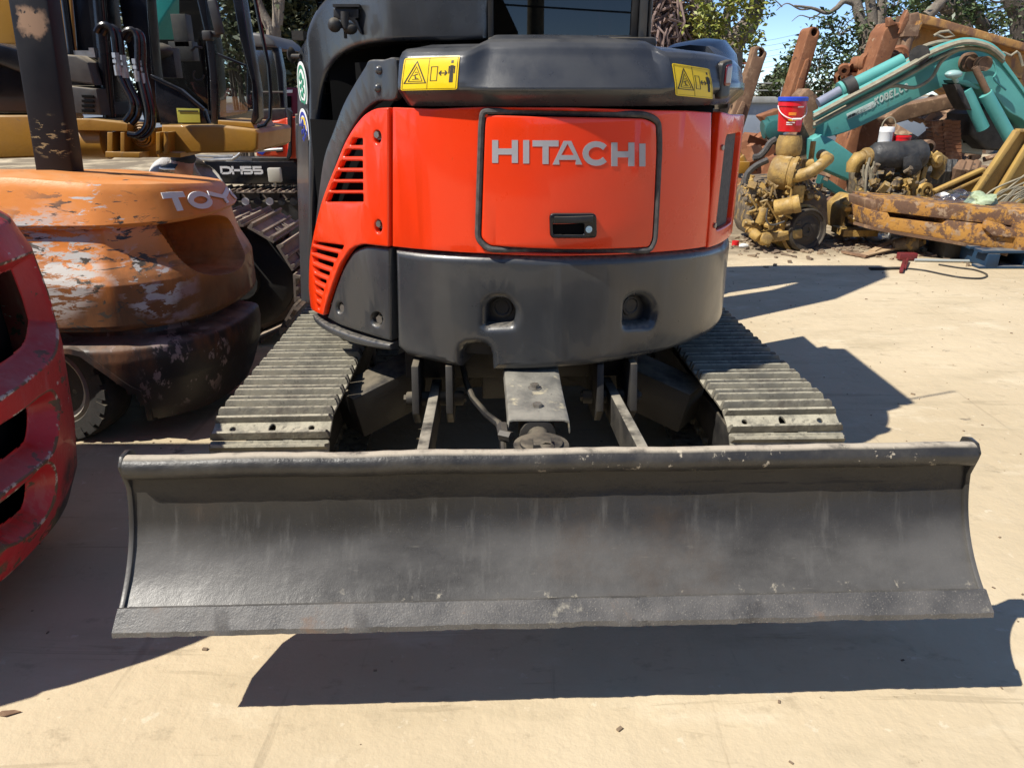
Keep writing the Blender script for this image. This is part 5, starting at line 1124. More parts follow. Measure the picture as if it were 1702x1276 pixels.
# lettering on the side
A, Bq = V((1453, 178)), V((1511, 150))
def kf(x, y, d): p = A.lerp(Bq, x/64.4)+V((-.05, -1))*y; q = aty(p.x, p.y, YK-.002); return q+V((0, -d, 0))
for i, c_ in enumerate('KOBELCO'): obj('letter', letter(c_, 1+i*9.05, 8.6+i*9.05, 1.5, 13.5, 2.3, kf, .006), M('faded_white', (.55, .62, .60), (.40, .52, .50), rough=.6, scale=12) if i == 0 else bpy.data.materials['faded_white'], KB, ang=50)
rslab('name_strip', [(1407, 190), (1452, 168.5), (1455, 178), (1409, 199)], YK-.004, .008, bpy.data.materials['faded_white'], KB, .001)
try:
    me = text_mesh('移動式クレーン', .115, .002)
    A3, B3 = aty(1409.5, 197.5, YK-.013), aty(1453.5, 176.5, YK-.013); ex = (B3-A3); wd = ex.length; ex.normalize()
    xs = [v.co.x for v in me.vertices]; k_ = wd*.97/(max(xs)-min(xs)); x0 = min(xs)
    up = V((-.05, 0, 1)).normalized()
    for v in me.vertices: v.co = A3+ex*(v.co.x-x0)*k_+up*(v.co.y*.92)*min(1, k_*1.0)+V((0, -v.co.z, 0))-ORG[KB]
    o = bpy.data.objects.new('strip_print', me); me.materials.clear(); me.materials.append(m_ink); COL.objects.link(o); o.parent = KB
except Exception as e: print('text', e)
AR = thing('boom_section', 'dusty teal excavator arm lying behind the yellow engine with the red bucket', 'arm', aty(1400, 330, 8.7))
rslab('arm_body', [(1350, 232), (1366, 224), (1384, 232), (1418, 256), (1432, 300), (1425, 306), (1370, 282), (1352, 270)], 8.7, .35, m_kob, AR, .015)
rslab('link_bar', [(1366, 292), (1374, 296), (1424, 330), (1420, 340), (1362, 306)], 8.5, .12, m_kobd, AR, .01)
m = MB(); m.cyl(aty(1276, 214, 8.9), aty(1296, 210, 8.9), .13); m.cyl(aty(1268, 216, 8.9), aty(1280, 213, 8.9), .10); m.lathe(aty(1284, 216, 8.7), (0, -1, 0), [(.05, 0), (.10, .02), (.10, .08), (.04, .1), (.001, .1)], 20); m.beam(aty(1285, 216, 8.85), aty(1330, 196, 8.85), .1, .14)
obj('cylinder_end', m, m_kobd, AR)
# ---- engines
def pipes(m, pts, r, Y, jitter=0, n=7): m.tube([aty(x, y, Y+(rb.uniform(-jitter, jitter))) for x, y in [tuple(v) for v in smooth2(pts, 4, closed=False)]], r, n)
def clutter(m, cx, cy, w, h, Y, n, s0, s1, dep=.2):
    for i in range(n):
        p = aty(cx+rb.uniform(-w, w), cy+rb.uniform(-h, h), Y+rb.uniform(-dep, dep)); s = rb.uniform(s0, s1); k = rb.random()
        if k < .35: m.box(p, (s*rb.uniform(.6, 1.6), s, s*rb.uniform(.5, 1.4)), (rb.uniform(-.5, .5), rb.uniform(-.5, .5), rb.uniform(-.7, .7)))
        elif k < .75: d = V((rb.uniform(-1, 1), rb.uniform(-1, .4), rb.uniform(-1, 1))).normalized()*s*rb.uniform(.7, 1.5); m.cyl(p, p+d, s*.35, n=8); m.cyl(p+d, p+d*1.15, s*.48, n=6)
        elif k < .88: m.sph(p, s*.55, 8, 5)
        else: q = p+V((rb.uniform(-1, 1), -.2, rb.uniform(-1, 1)))*s*1.6; m.tube([p, p.lerp(q, .5)+V((0, -s*.5, s*.5)), q], s*.16, 6)
YE = 7.35
E1 = thing('engine', 'grimy yellow diesel engine with a large flywheel, the red bucket on its turbo', 'engine', gnd(1310, 412))
m = MB(); p = [aty(x, y, YE+.1) for x, y in ((1246, 330), (1262, 300), (1345, 296), (1376, 330), (1378, 372), (1360, 400), (1290, 404), (1250, 396), (1240, 370))]; m.prism(p, (0, .55, 0)); obj('engine_block', m, m_engd, E1, bev=.03)
m = MB(); clutter(m, 1262, 335, 22, 34, YE, 46, .03, .075); clutter(m, 1330, 320, 26, 14, YE, 26, .03, .07); clutter(m, 1270, 385, 26, 14, YE-.05, 16, .04, .10); obj('engine_fittings', m, m_eng, E1, kind='stuff')
m = MB(); clutter(m, 1258, 320, 26, 22, YE, 30, .02, .05); clutter(m, 1340, 300, 34, 16, YE, 18, .02, .05); clutter(m, 1300, 352, 30, 26, YE-.1, 18, .02, .05); obj('engine_fittings', m, m_engd, E1, kind='stuff')
c = aty(1345, 383, YE-.22); ax = V((.30, -1, .10)).normalized()
m = MB(); m.lathe(c, ax, [(.05, -.2), (.20, -.18), (.205, -.02), (.192, .0), (.184, .0), (.178, -.02), (.15, -.025), (.145, -.035), (.118, -.035), (.11, -.03), (.07, -.03), (.06, -.02), (.025, -.02), (.02, -.03), (.001, -.03)], 48)
FW = obj('flywheel', m, M('flywheel_iron', (.045, .038, .03), (.08, .066, .05), rough=.55, r2=.8, scale=12, metal=.3, bump=(50, .002)), E1)
m = MB(); m.lathe(c+ax*-.12, ax, [(.16, -.15), (.235, -.12), (.24, .02), (.215, .04)], 40, cap=False); obj('flywheel_housing', m, m_eng, E1)
m = MB(); tx = V((-.86, .48, .10)).normalized(); tc = aty(1321, 290, YE-.12); m.lathe(tc, tx, [(.001, -.045), (.075, -.045), (.08, -.03), (.11, -.03), (.115, -.012), (.158, -.012), (.162, .0), (.162, .02), (.148, .028), (.148, .05), (.155, .056), (.155, .16), (.148, .19), (.12, .22), (.07, .235), (.001, .238)], 32)
for i in range(12): a_ = i*math.pi/6; xo = tx.orthogonal().normalized(); m.bolt(tc+(xo*math.cos(a_)+tx.cross(xo)*math.sin(a_))*.14-tx*.012, -tx, .010, .012)
obj('turbocharger', m, m_eng, E1)
m = MB(); m.tube([aty(x, y, Y) for x, y, Y in ((1308, 291, 7.20), (1326, 293, 7.14), (1344, 288, 7.12), (1360, 278, 7.14), (1372, 268, 7.2), (1377, 264, 7.3))], [.058, .058, .056, .054, .052, .052], 14); m.cyl(aty(1376, 265, 7.28), aty(1366, 258, 7.5), .055); obj('outlet_pipe', m, m_eng, E1)
m = MB(); m.lathe(aty(1309, 262, YE), (0, 0, 1), [(.06, -.08), (.064, -.03), (.085, .0), (.11, .03), (.117, .08), (.117, .12), (.112, .16), (.10, .2)], 24); obj('exhaust_stack', m, m_eng, E1)
m = MB(); m.cyl(aty(1352, 235, YE+.1), aty(1346, 278, YE+.1), .025); m.cyl(aty(1336, 276, YE), aty(1350, 274, YE), .06); obj('dip_tube', m, m_eng, E1)
m = MB(); m.cyl(aty(1288, 346, YE-.22), aty(1322, 340, YE-.3), .075, n=20); m.cyl(aty(1318, 341, YE-.3), aty(1330, 338, YE-.32), .082, n=16); m.box(aty(1324, 322, YE-.15), (.11, .1, .16)); obj('starter_motor', m, m_eng, E1, bev=.006)
m = MB(); m.cyl(aty(1262, 372, YE-.2), aty(1270, 345, YE-.2), .045); m.box(aty(1295, 390, YE-.15), (.38, .2, .09), (0, -.15, 0)); m.cyl(aty(1266, 398, YE-.2), aty(1276, 396, YE-.3), .06); m.cyl(aty(1250, 386, YE-.2), aty(1262, 396, YE-.26), .05); obj('oil_pan', m, m_eng, E1, bev=.015)
m = MB(); pipes(m, [(1252, 262), (1262, 260), (1272, 250), (1280, 238), (1290, 232)], .032, YE+.2); pipes(m, [(1240, 306), (1242, 290), (1256, 276), (1276, 266)], .03, YE+.1); pipes(m, [(1276, 346), (1274, 366), (1284, 374), (1304, 368)], .008, YE-.3); pipes(m, [(1258, 340), (1246, 350), (1250, 366)], .01, YE-.2); pipes(m, [(1350, 310), (1362, 322), (1366, 330)], .008, YE-.2); obj('engine_hose', m, m_rubber, E1, kind='stuff')
m = MB()
for k in range(9): x = 1246+rb.uniform(0, 60); y = 300+rb.uniform(0, 50); pipes(m, [(x, y), (x+rb.uniform(-8, 12), y+rb.uniform(-6, 18)), (x+rb.uniform(-6, 24), y+rb.uniform(8, 30))], .011, YE-.22)
obj('fuel_pipe', m, m_eng, E1)
# red bucket standing on the stack
BKT = thing('bucket', 'red plastic pail with a blue lid and white bail handle, on top of the engine', 'bucket', aty(1314, 219, YE-.02))
zb0, zb1 = aty(1314, 219, YE).z, aty(1314, 166, YE).z; bc = V((aty(1315, 190, YE).x, YE, 0)); w0, w1 = 18.5*YE/1330, 22.5*YE/1330
m_pail = M('red_plastic', (.62, .012, .018), (.58, .01, .015), rough=.3, scale=6)
m = MB(); m.lathe(bc+V((0, 0, zb0)), (0, 0, 1), [(w0*.95, 0), (w0, .006), (w0*1.01, .03), (w0*1.025, .035), (w0+(w1-w0)*.8, (zb1-zb0)*.8), (w1*1.03, (zb1-zb0)*.81), (w1, (zb1-zb0)*.98)], 40); obj('pail_body', m, m_pail, BKT)
m = MB(); m.lathe(bc+V((0, 0, zb1-.012)), (0, 0, 1), [(w1*1.05, 0), (w1*1.08, .004), (w1*1.08, .03), (w1*1.02, .036), (w1*.95, .03), (.001, .03)], 40); obj('lid', m, M('blue_plastic', (.02, .06, .50), rough=.35), BKT)
m = MB(); hr = w1*1.06; m.tube([bc+V((-hr*math.cos(t*math.pi), -hr*math.sin(t*math.pi)*1.02, zb1-.05-.115*math.sin(t*math.pi)**.8)) for t in [i/20 for i in range(21)]], .0045, 6); m.cyl(bc+V((-.03, -hr*1.02, zb1-.165)), bc+V((.05, -hr*1.02, zb1-.163)), .009); obj('bail_handle', m, m_white, BKT)
def label(x0, x1, y0, y1, mat, nm):
    def f(a, b): x = x0+(x1-x0)*a; t = math.asin(max(-1, min(1, (x-1315)/22.))); z = aty(1315, y0+(y1-y0)*b, YE-.1).z; r = w0+(w1-w0)*(z-zb0)/(zb1-zb0)+.003; return bc+V((r*math.sin(t), -r*math.cos(t), z))
    m = MB(); m.grid(f, 8, 3); obj(nm, m, mat, BKT)
label(1317, 1328, 173, 179, m_white, 'paper_label'); label(1304, 1316, 187, 192, M('orange_print', (.85, .25, .03), rough=.4), 'printed_label'); label(1318, 1330, 199, 209, M('pink_print', (.75, .05, .15), rough=.4), 'printed_label'); label(1302, 1316, 203, 205, m_white, 'printed_text'); label(1304, 1318, 199, 200.6, m_yel, 'printed_text'); label(1302, 1312, 206.5, 208, m_white, 'printed_text')
# second engine, standing beyond the yellow frame
Y2 = 8.2
E2 = thing('engine', 'black topped engine with a yellow pulley standing behind the rusty yellow frame', 'engine', aty(1480, 350, Y2))
m = MB(); p = [aty(x, y, Y2+.1) for x, y in ((1436, 290), (1550, 286), (1556, 340), (1548, 390), (1440, 390))]; m.prism(p, (0, .5, 0)); obj('engine_block', m, m_engd, E2, bev=.03)
m = MB(); c0, c1 = aty(1448, 260, Y2-.1), aty(1536, 258, Y2-.1); m.lathe(c0, c1-c0, [(.06, -.02), (.11, .0), (.14, .04), (.145, .2), (.15, .26), (.145, .27), (.15, .4), (.155, .5), (.13, .54), (.06, .56)], 28)
CV = obj('rocker_cover', m, m_sheet, E2)
m = MB(); m.prism([aty(x, y, Y2-.25) for x, y in ((1500, 262), (1530, 250), (1535, 280), (1522, 292), (1505, 290))], (0, .2, 0)); obj('plastic_wrap', m, m_sheet, E2, bev=.02)
m = MB(); m.lathe(aty(1440, 262, Y2-.1), (-1, -.3, -.1), [(.08, -.08), (.09, -.02), (.10, -.02), (.10, .01), (.085, .015), (.08, .05)], 20); m.cyl(aty(1536, 259, Y2-.15), aty(1548, 257, Y2-.15), .03); m.tube([aty(x, y, Y2) for x, y in ((1540, 268), (1554, 262), (1562, 268), (1560, 284), (1552, 296))], [.06, .075, .08, .06, .045], 12); m.lathe(aty(1556, 266, Y2-.08), (.3, -1, .1), [(.03, -.02), (.08, 0), (.08, .02), (.05, .03), (.04, .05), (.001, .05)], 20); m.box(aty(1420, 278, Y2), (.10, .1, .09), (.1, .2, .3)); m.tube([aty(x, y, Y2-.1) for x, y in ((1436, 262), (1426, 264), (1418, 274), (1416, 286))], [.07, .075, .07, .06], 12); obj('intake_elbow', m, m_eng, E2, kind='stuff')
m = MB(); m.lathe(aty(1540, 245, Y2), (.2, -1, 0), [(.045, -.05), (.075, -.04), (.08, .0), (.075, .04), (.045, .05)], 20, cap=False); obj('ring_flange', m, m_rust2, E2)
m = MB(); clutter(m, 1480, 308, 48, 26, Y2-.12, 60, .03, .07); clutter(m, 1440, 320, 14, 34, Y2-.1, 22, .03, .07); obj('engine_fittings', m, m_engd, E2, kind='stuff')
m = MB(); clutter(m, 1470, 316, 40, 18, Y2-.22, 26, .03, .08); clutter(m, 1500, 300, 30, 12, Y2-.2, 12, .03, .06); obj('engine_fittings', m, m_eng, E2, kind='stuff')
m = MB(); m.lathe(aty(1530, 317, Y2-.2), (.35, -1, .05), [(.03, -.15), (.13, -.13), (.135, -.05), (.11, -.04), (.11, .0), (.085, .01), (.085, .08), (.05, .085), (.045, .06), (.02, .06), (.018, .09), (.001, .09)], 32); obj('pulley', m, m_eng, E2)
m = MB(); m.box(aty(1519, 296, Y2-.2), (.08, .08, .22)); m.box(aty(1532, 296, Y2-.15), (.05, .06, .24), (0, .1, 0)); obj('engine_bracket', m, m_eng, E2, bev=.01)
m = MB()
for k in range(7): x = 1432+rb.uniform(0, 30); pipes(m, [(x, 268+rb.uniform(0, 10)), (x+rb.uniform(-10, 8), 290), (x+rb.uniform(-8, 14), 312+rb.uniform(0, 20))], .010, Y2-.25)
pipes(m, [(1446, 262), (1440, 290), (1438, 340), (1438, 398)], .012, Y2-.6); obj('engine_hose', m, m_wire, E2)
for nm, lab, cat, (x0, x1, y0, y1), mats in (('paint_can', 'white metal can with a wire handle on the black topped engine', 'can', (1459, 1482, 211, 240), (m_white,)), ('plastic_tub', 'bright red plastic tub standing beside the white can', 'tub', (1483, 1511, 225, 241), (m_pail,))):
    a, c = aty(x0, y1, Y2), aty(x1, y1, Y2); zt_ = aty(x0, y0, Y2).z; r = (c.x-a.x)/2
    t = thing(nm, lab, cat, (a.x+r, Y2, a.z))
    m = MB(); m.lathe((a.x+r, Y2, a.z), (0, 0, 1), [(r*.97, 0), (r, .01), (r, (zt_-a.z)*.7), (r*1.03, (zt_-a.z)*.72), (r*.98, (zt_-a.z)*.95), (r*.9, zt_-a.z), (.001, zt_-a.z)], 28); obj('can_body' if nm == 'paint_can' else 'tub_body', m, mats[0], t)
    if nm == 'paint_can':
        m = MB(); m.tube([V((a.x+r, Y2-.02, zt_))+V((-r*math.cos(k*math.pi/12), 0, r*1.3*math.sin(k*math.pi/12))) for k in range(13)], .006, 6); obj('wire_handle', m, m_wire, t)
        m = MB(); m.grid(lambda u, v: V((a.x+r+r*1.004*math.sin(.55+.8*u), Y2-r*1.004*math.cos(.55+.8*u), a.z+.01+(zt_-a.z)*.66*v)), 8, 2); obj('can_label', m, M('red_label', (.45, .06, .05), rough=.5), t)
    else: m = MB(); m.lathe((a.x+r, Y2, zt_-.02), (0, 0, 1), [(r*1.05, 0), (r*1.05, .012), (r*.9, .02), (.001, .02)], 24); obj('lid', m, m_pail, t)
E3 = thing('gearbox', 'dusty yellow gearbox casting on the ground left of the yellow frame', 'gearbox', gnd(1420, 390))
m = MB(); m.prism([aty(x, y, 7.6) for x, y in ((1398, 344), (1420, 326), (1440, 330), (1446, 378), (1440, 388), (1396, 384))], (0, .4, 0)); obj('casting', m, m_eng, E3, bev=.03)
m = MB(); clutter(m, 1420, 350, 20, 16, 7.55, 22, .03, .08); m.box(aty(1420, 384, 7.5), (.34, .3, .06)); m.cyl(aty(1405, 352, 7.5), aty(1432, 350, 7.5), .05); obj('flange_parts', m, m_eng, E3)
m = MB(); m.prism([aty(x, y, 7.56) for x, y in ((1408, 358), (1434, 358), (1436, 376), (1406, 376))], (0, .05, 0)); obj('opening', m, m_blk, E3)
# ---- rusty yellow frame lying on a blue pallet
FR = thing('machine_frame', 'heavy rusty yellow steel frame lying on a blue pallet', 'steel frame', gnd(1640, 440))
YF2 = 6.75
def fs(nm, px, Y, th, mat=m_rusty, bev=.014): return rslab(nm, px, Y, th, mat, FR, bev, 0, .15)
def skewslab(nm, px, Y0, k, th, mat, bev=.012): # face running away to the left: Y grows as x falls
    L = []
    for x, y in px: L.append(onp(x, y, aty(1690, 380, Y0), V((k, -1, 0)).normalized()))
    m = MB(); m.prism(L, (0, th, 0)); return obj(nm, m, mat, FR, bev=.006, ang=30)
KS = -.55
skewslab('upper_flange', [(1462, 331), (1700, 351), (1700, 377), (1580, 365), (1480, 353), (1462, 352)], 6.45, KS, .6, m_rusty)
skewslab('web_plate', [(1474, 345), (1560, 356), (1640, 366), (1700, 372), (1700, 400), (1640, 390), (1474, 366)], 6.60, KS, .4, m_rust2)
skewslab('lower_flange', [(1448, 350), (1476, 354), (1480, 362), (1570, 373), (1576, 366), (1694, 380), (1694, 421), (1676, 421), (1632, 408), (1448, 377)], 6.44, KS, .55, m_rusty)
skewslab('end_block', [(1690, 352), (1760, 352), (1760, 424), (1690, 421)], 6.40, KS, .6, m_rusty)
skewslab('end_block', [(1447, 334), (1474, 331), (1476, 352), (1448, 350)], 6.5, KS, .5, m_rust2)
skewslab('corner_gusset', [(1640, 366), (1664, 372), (1690, 384), (1690, 396), (1650, 392), (1636, 380)], 6.41, KS, .05, m_rusty)
m = MB(); L = [onp(x, y, aty(1690, 380, 6.43), V((KS, -1, 0)).normalized()) for x, y in ((1448, 376), (1500, 386), (1560, 396), (1630, 408), (1676, 421))]; m.rings([[p, p+V((0, .5, -.02)), p+V((0, .5, -.05)), p+V((0, .01, -.03))] for p in L]); obj('bottom_flange', m, m_rust2, FR)
PL = thing('pallet', 'dark blue plastic pallet under the rusty yellow frame', 'pallet', gnd(1665, 446))
mp_ = M('blue_pallet_plastic', (.007, .03, .07), (.012, .045, .09), rough=.6, scale=5, dust=(DUSTC, .4))
pc = gnd(1628, 447); 
for k in range(4):
    m = MB(); m.box((pc.x+.1+.34*k, pc.y+.55, .07), (.11, 1.1, .12)); obj('runner', m, mp_, PL, bev=.008)
for k in range(6):
    m = MB(); m.box((pc.x+.62, pc.y+.07+.19*k, .145), (1.25, .13, .025)); obj('deck_board', m, mp_, PL, bev=.004)
m = MB(); m.box((pc.x+.62, pc.y+.06, .012), (1.25, .12, .022)); obj('deck_board', m, mp_, PL, bev=.004)
m = MB(); m.box(aty(1573, 400, 6.9), (.16, .3, .28)); tag(obj('timber_block', m, m_blk, None, bev=.01), 'dark wooden block propping the left of the rusty yellow frame', 'block')
# ---- folded channel panels
m_ch = M('dusty_yellow_panel', (.46, .30, .08), (.38, .235, .07), rough=.6, r2=.8, scale=4, bump=(20, .002), layers=[dict(c=(.2, .13, .06), s=7, lo=.56, hi=.66, amt=.8)])
def chan(nm, lab, P, Y, ribs):
    t = thing(nm, lab, 'metal panel', aty(*P[0], Y))
    rslab('sheet', P, Y, .03, m_ch, t, .004)
    for a, c, w in ribs: m = MB(); m.beam(aty(*a, Y-.04), aty(*c, Y-.04), w, .07, (0, -1, 0)); obj('rib', m, m_ch, t, bev=.006)
chan('channel_panel', 'tall ribbed yellow panel leaning at the right edge of the scrap', [(1688, 216), (1760, 218), (1760, 330), (1690, 340), (1612, 330)], 7.6, [((1690, 218), (1614, 330), .045), ((1720, 218), (1650, 335), .05), ((1757, 230), (1690, 338), .05), ((1690, 217), (1760, 219), .03)])
chan('channel_panel', 'low narrow yellow ribbed panel lying behind the taller one', [(1552, 318), (1632, 280), (1650, 282), (1640, 296), (1600, 330), (1556, 330)], 7.9, [((1552, 318), (1634, 281), .035), ((1562, 326), (1640, 290), .03)])
# ---- stack of track plates, grey cab shell, heap
TS = thing('track_section', 'rolled rusty crawler track plates stacked beneath the long beam', 'track', aty(1570, 262, 9.3))
for k in range(10):
    m = MB(); y = 203+6.6*k; a, c = aty(1543+k*.8, y, 9.3), aty(1590+k*.3, y-1, 9.3); m.beam(a, c, .16, .028); m.beam(a+V((0, -.07, -.012)), c+V((0, -.07, -.012)), .03, .035); m.box(a.lerp(c, .5)+V((0, -.07, .01)), (.10, .05, .03)); obj('track_plate', m, m_rust, TS)
GC = thing('cab_shell', 'pale grey broken cab shell under the teal boom', 'cab', aty(1615, 258, 9.5))
m_gc = M('pale_grey_plastic', (.27, .31, .32), (.22, .25, .26), rough=.6, scale=4)
rslab('shell_panel', [(1594, 222), (1600, 200), (1616, 190), (1630, 188), (1638, 220), (1634, 258), (1592, 254)], 9.5, .4, m_gc, GC, .03)
rslab('window_opening', [(1606, 202), (1618, 188), (1640, 160), (1652, 172), (1640, 208), (1606, 214)], 9.47, .03, M('grey_glass', (.30, .33, .36), (.2, .23, .26), rough=.2), GC, .006)
rslab('grip', [(1602, 234), (1610, 234), (1610, 238), (1602, 238)], 9.48, .02, m_hole, GC, .003)
m = MB()
for i in range(170):                                 # tangle of scrap filling the heap
    x = rb.uniform(1225, 1700); yb = rb.uniform(235, 385) if x < 1460 else rb.uniform(180, 330); Y = 8.8+(385-yb)/150*2.2+rb.uniform(0, .6)
    p = aty(x, yb, Y); k = rb.random(); s = rb.uniform(.08, .32)
    if k < .5: m.box(p, (s*rb.uniform(.8, 3), s*rb.uniform(.4, 1), s*rb.uniform(.2, .9)), (rb.uniform(-.6, .6), rb.uniform(-.6, .6), rb.uniform(-1, 1)))
    elif k < .85: d = V((rb.uniform(-1, 1), rb.uniform(-.6, .6), rb.uniform(-.5, .7)))*s*2.6; m.cyl(p, p+d, s*.22, n=8)
    else: m.lathe(p, (rb.uniform(-1, 1), -1, rb.uniform(-.5, .5)), [(s*.3, -.05), (s*.6, -.05), (s*.6, .05), (s*.3, .05)], 14, cap=False)
SH = obj('scrap_heap', m, m_rust2, None, kind='stuff', bev=0); SH['label'] = 'tangled heap of rusty scrap steel'
m = MB()
for i in range(60):
    x = rb.uniform(1225, 1300); yb = rb.uniform(235, 390); p = aty(x, yb, 8.3+rb.uniform(0, 1.4)); s = rb.uniform(.06, .2); m.box(p, (s*rb.uniform(.8, 2.4), s, s), (rb.uniform(-.6, .6), rb.uniform(-.6, .6), rb.uniform(-1, 1)))
SH = obj('scrap_heap', m, m_rust, None, kind='stuff'); SH['label'] = 'rubble of rusty plates left of the engine'
m = MB()
for i in range(26):
    x = rb.uniform(1400, 1500); p = aty(x, rb.uniform(110, 130)-(x-1400)*.2, 10.8+rb.uniform(-.3, .3)); s = rb.uniform(.08, .16)
    m.lathe(p, (rb.uniform(-1, 1), -1, rb.uniform(-.4, .4)), [(s*.4, -.05), (s*.9, -.05), (s*.9, .05), (s*.4, .05)], 14, cap=False); m.box(p+V((.1, 0, -.08)), (s*2, s, s))
SH = obj('scrap_heap', m, m_rust, None, kind='stuff'); SH['label'] = 'rusty links and bushings behind the teal boom'
CY_ = thing('hydraulic_cylinder', 'small bright yellow hydraulic part beside the orange machine edge', 'cylinder', aty(1232, 290, 8.1))
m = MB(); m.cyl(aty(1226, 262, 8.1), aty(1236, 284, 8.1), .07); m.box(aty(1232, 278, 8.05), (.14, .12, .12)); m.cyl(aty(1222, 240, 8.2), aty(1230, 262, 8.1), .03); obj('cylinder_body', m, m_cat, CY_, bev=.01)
# dark gloves / sacks on the heap
DS = thing('rubber_sack', 'crumpled black rubber pieces hanging below the track plates', 'rubber', aty(1560, 300, 8.9))
for k in range(4): m = MB(); m.tube([aty(1558+k*9, 268, 8.9), aty(1555+k*9, 284, 8.85), aty(1552+k*9, 300, 8.9)], [.06, .09, .08], 8); obj('rubber_fold', m, m_sheet, DS)
for k in range(3): m = MB(); m.tube([aty(1600+k*12, 270, 8.8), aty(1594+k*12, 282, 8.75), aty(1590+k*12, 296, 8.8)], [.05, .07, .07], 8); tag(obj('roller', m, m_rust2), ('brown rusty roller next to the black rubber pieces', 'middle one of three brown rusty rollers by the low yellow panel', 'brown rusty roller nearest the tall yellow panel')[k], 'roller', 'rusty rollers on the heap')
# ---- litter on the ground
m_card = M('cardboard', (.45, .32, .18), (.38, .26, .15), rough=.9, scale=8)
m_poly = M('white_plastic', (.72, .72, .69), (.6, .6, .58), rough=.5, scale=9)
m_bag = GLASS('clear_plastic', (.9, .91, .92), .2, .25)
def litter(nm, lab, cat, m, mat, bev=0): return tag(obj(nm, m, mat, None, bev=bev), lab, cat)
m = MB(); m.cyl(gnd(1504, 412)+V((0, .35, .09)), gnd(1562, 412)+V((0, .25, .09)), .085, n=20); litter('cardboard_tube', 'thick white roll lying under the rusty yellow frame', 'roll', m, m_poly)
m = MB(); m.cyl(gnd(1478, 411)+V((0, .45, .12)), gnd(1522, 408)+V((0, .3, .12)), .05, n=14); litter('foam_roll', 'cream coloured foam roll beside the white roll', 'roll', m, m_card)
m = MB(); m.lathe(gnd(1512, 424)+V((0, .1, .09)), (1, -.3, .2), [(.03, -.12), (.055, -.1), (.06, .0), (.085, .02), (.085, .09), (.05, .11), (.03, .16)], 18); m.sph(gnd(1528, 420)+V((0, .1, .08)), .07); litter('pump', 'dusty grey pump casting lying in front of the rolls', 'pump', m, m_engd)
m = MB(); m.box(gnd(1506, 433)+V((0, 0, .04)), (.16, .07, .06)); m.beam(gnd(1502, 440)+V((0, 0, .03)), gnd(1497, 455)+V((0, 0, .02)), .03, .03); m.cyl(gnd(1508, 436)+V((0, 0, .03)), gnd(1503, 450)+V((0, 0, .02)), .012); litter('clamp', 'dark red clamp with a steel handle on the shaded concrete', 'clamp', m, M('clamp_red', (.22, .02, .025), (.12, .02, .02), rough=.5), .006)
m = MB(); m.cyl(gnd(1520, 435)+V((0, 0, .015)), gnd(1620, 437)+V((0, 0, .015)), .014, n=8); litter('pipe', 'thin grey pipe lying at the edge of the shade', 'pipe', m, M('grey_pvc', (.35, .38, .37), rough=.5))
def cable(nm, lab, P, r, mat): m = MB(); m.tube([gnd(*p)+V((0, 0, r*.9)) for p in [tuple(v) for v in smooth2(P, 5, closed=False)]], r, 6); litter(nm, lab, 'cable', m, mat)
cable('cable', 'black cable curling across the sunlit concrete near the pallet', [(1560, 441), (1590, 446), (1620, 450), (1640, 458), (1630, 464), (1600, 463), (1570, 458), (1530, 450), (1490, 447), (1444, 447)], .008, m_black)
cable('rod', 'dark thin rod lying on the shaded concrete', [(1446, 449), (1470, 448.5), (1500, 448)], .014, m_black)
m = MB(); m.beam(gnd(1448, 424)+V((0, 0, .03)), gnd(1490, 408)+V((0, 0, .06)), .06, .03); litter('wood_strip', 'pale wood strip pointing at the white roll', 'plank', m, m_card)
m = MB(); m.beam(gnd(1432, 428)+V((0, 0, .02)), gnd(1500, 416)+V((0, 0, .05)), .09, .012); litter('cardboard', 'flattened cardboard strip lying beside the pale wood strip', 'cardboard', m, m_card)
m = MB(); m.beam(gnd(1400, 422)+V((0, 0, .02)), gnd(1440, 430)+V((0, 0, .02)), .04, .02); litter('wood_strip', 'dark weathered stick left of the cardboard strip', 'stick', m, m_rust2)
for (x, y, r, lab) in ((1452, 402, .06, 'white plastic tub lying among clear wrappers'), (1480, 418, .035, 'small white foam scrap right of the plastic tub')):
    m = MB(); m.sph(gnd(x, y)+V((0, 0, r*.7)), (r*1.3, r, r*.8), 12, 7); litter('plastic_tub', lab, 'litter', m, m_poly)
m = MB(); m.cyl(gnd(1222, 408)+V((0, 0, .0)), gnd(1222, 408)+V((0, 0, .045)), .035, n=16); litter('bottle_cap', 'bright red cap on the ground by the engine', 'cap', m, m_pail)
m = MB(); m.sph(gnd(1236, 412)+V((0, 0, .02)), (.05, .03, .025), 10, 6); litter('paper_scrap', 'crumpled white paper on the ground by the red cap', 'paper', m, m_poly)
def crumple(c, r, seed, n=26):
    m = MB(); q = random.Random(seed); b = m.b; bmesh.ops.create_icosphere(b, subdivisions=3, radius=1)
    for v in b.verts: d = 1+.55*noise.noise(v.co*1.7+V((seed, 0, 0)))+.25*noise.noise(v.co*4.5); v.co = V(c)+V((v.co.x*r[0]*d, v.co.y*r[1]*d, v.co.z*r[2]*d))
    return m
litter('plastic_bag', 'crumpled clear plastic sheet on the ground beside the engine', 'plastic bag', crumple(gnd(1424, 400)+V((0, 0, .07)), (.19, .12, .10), 3), m_bag)
litter('plastic_bag', 'clear plastic wrapper right of the crumpled sheet', 'plastic bag', crumple(gnd(1462, 404)+V((0, .1, .04)), (.12, .08, .05), 5), m_bag)
litter('plastic_bag', 'pale clear plastic bag lying on top of the rusty yellow frame', 'plastic bag', crumple(aty(1590, 330, 7.0), (.16, .14, .07), 7), m_bag)
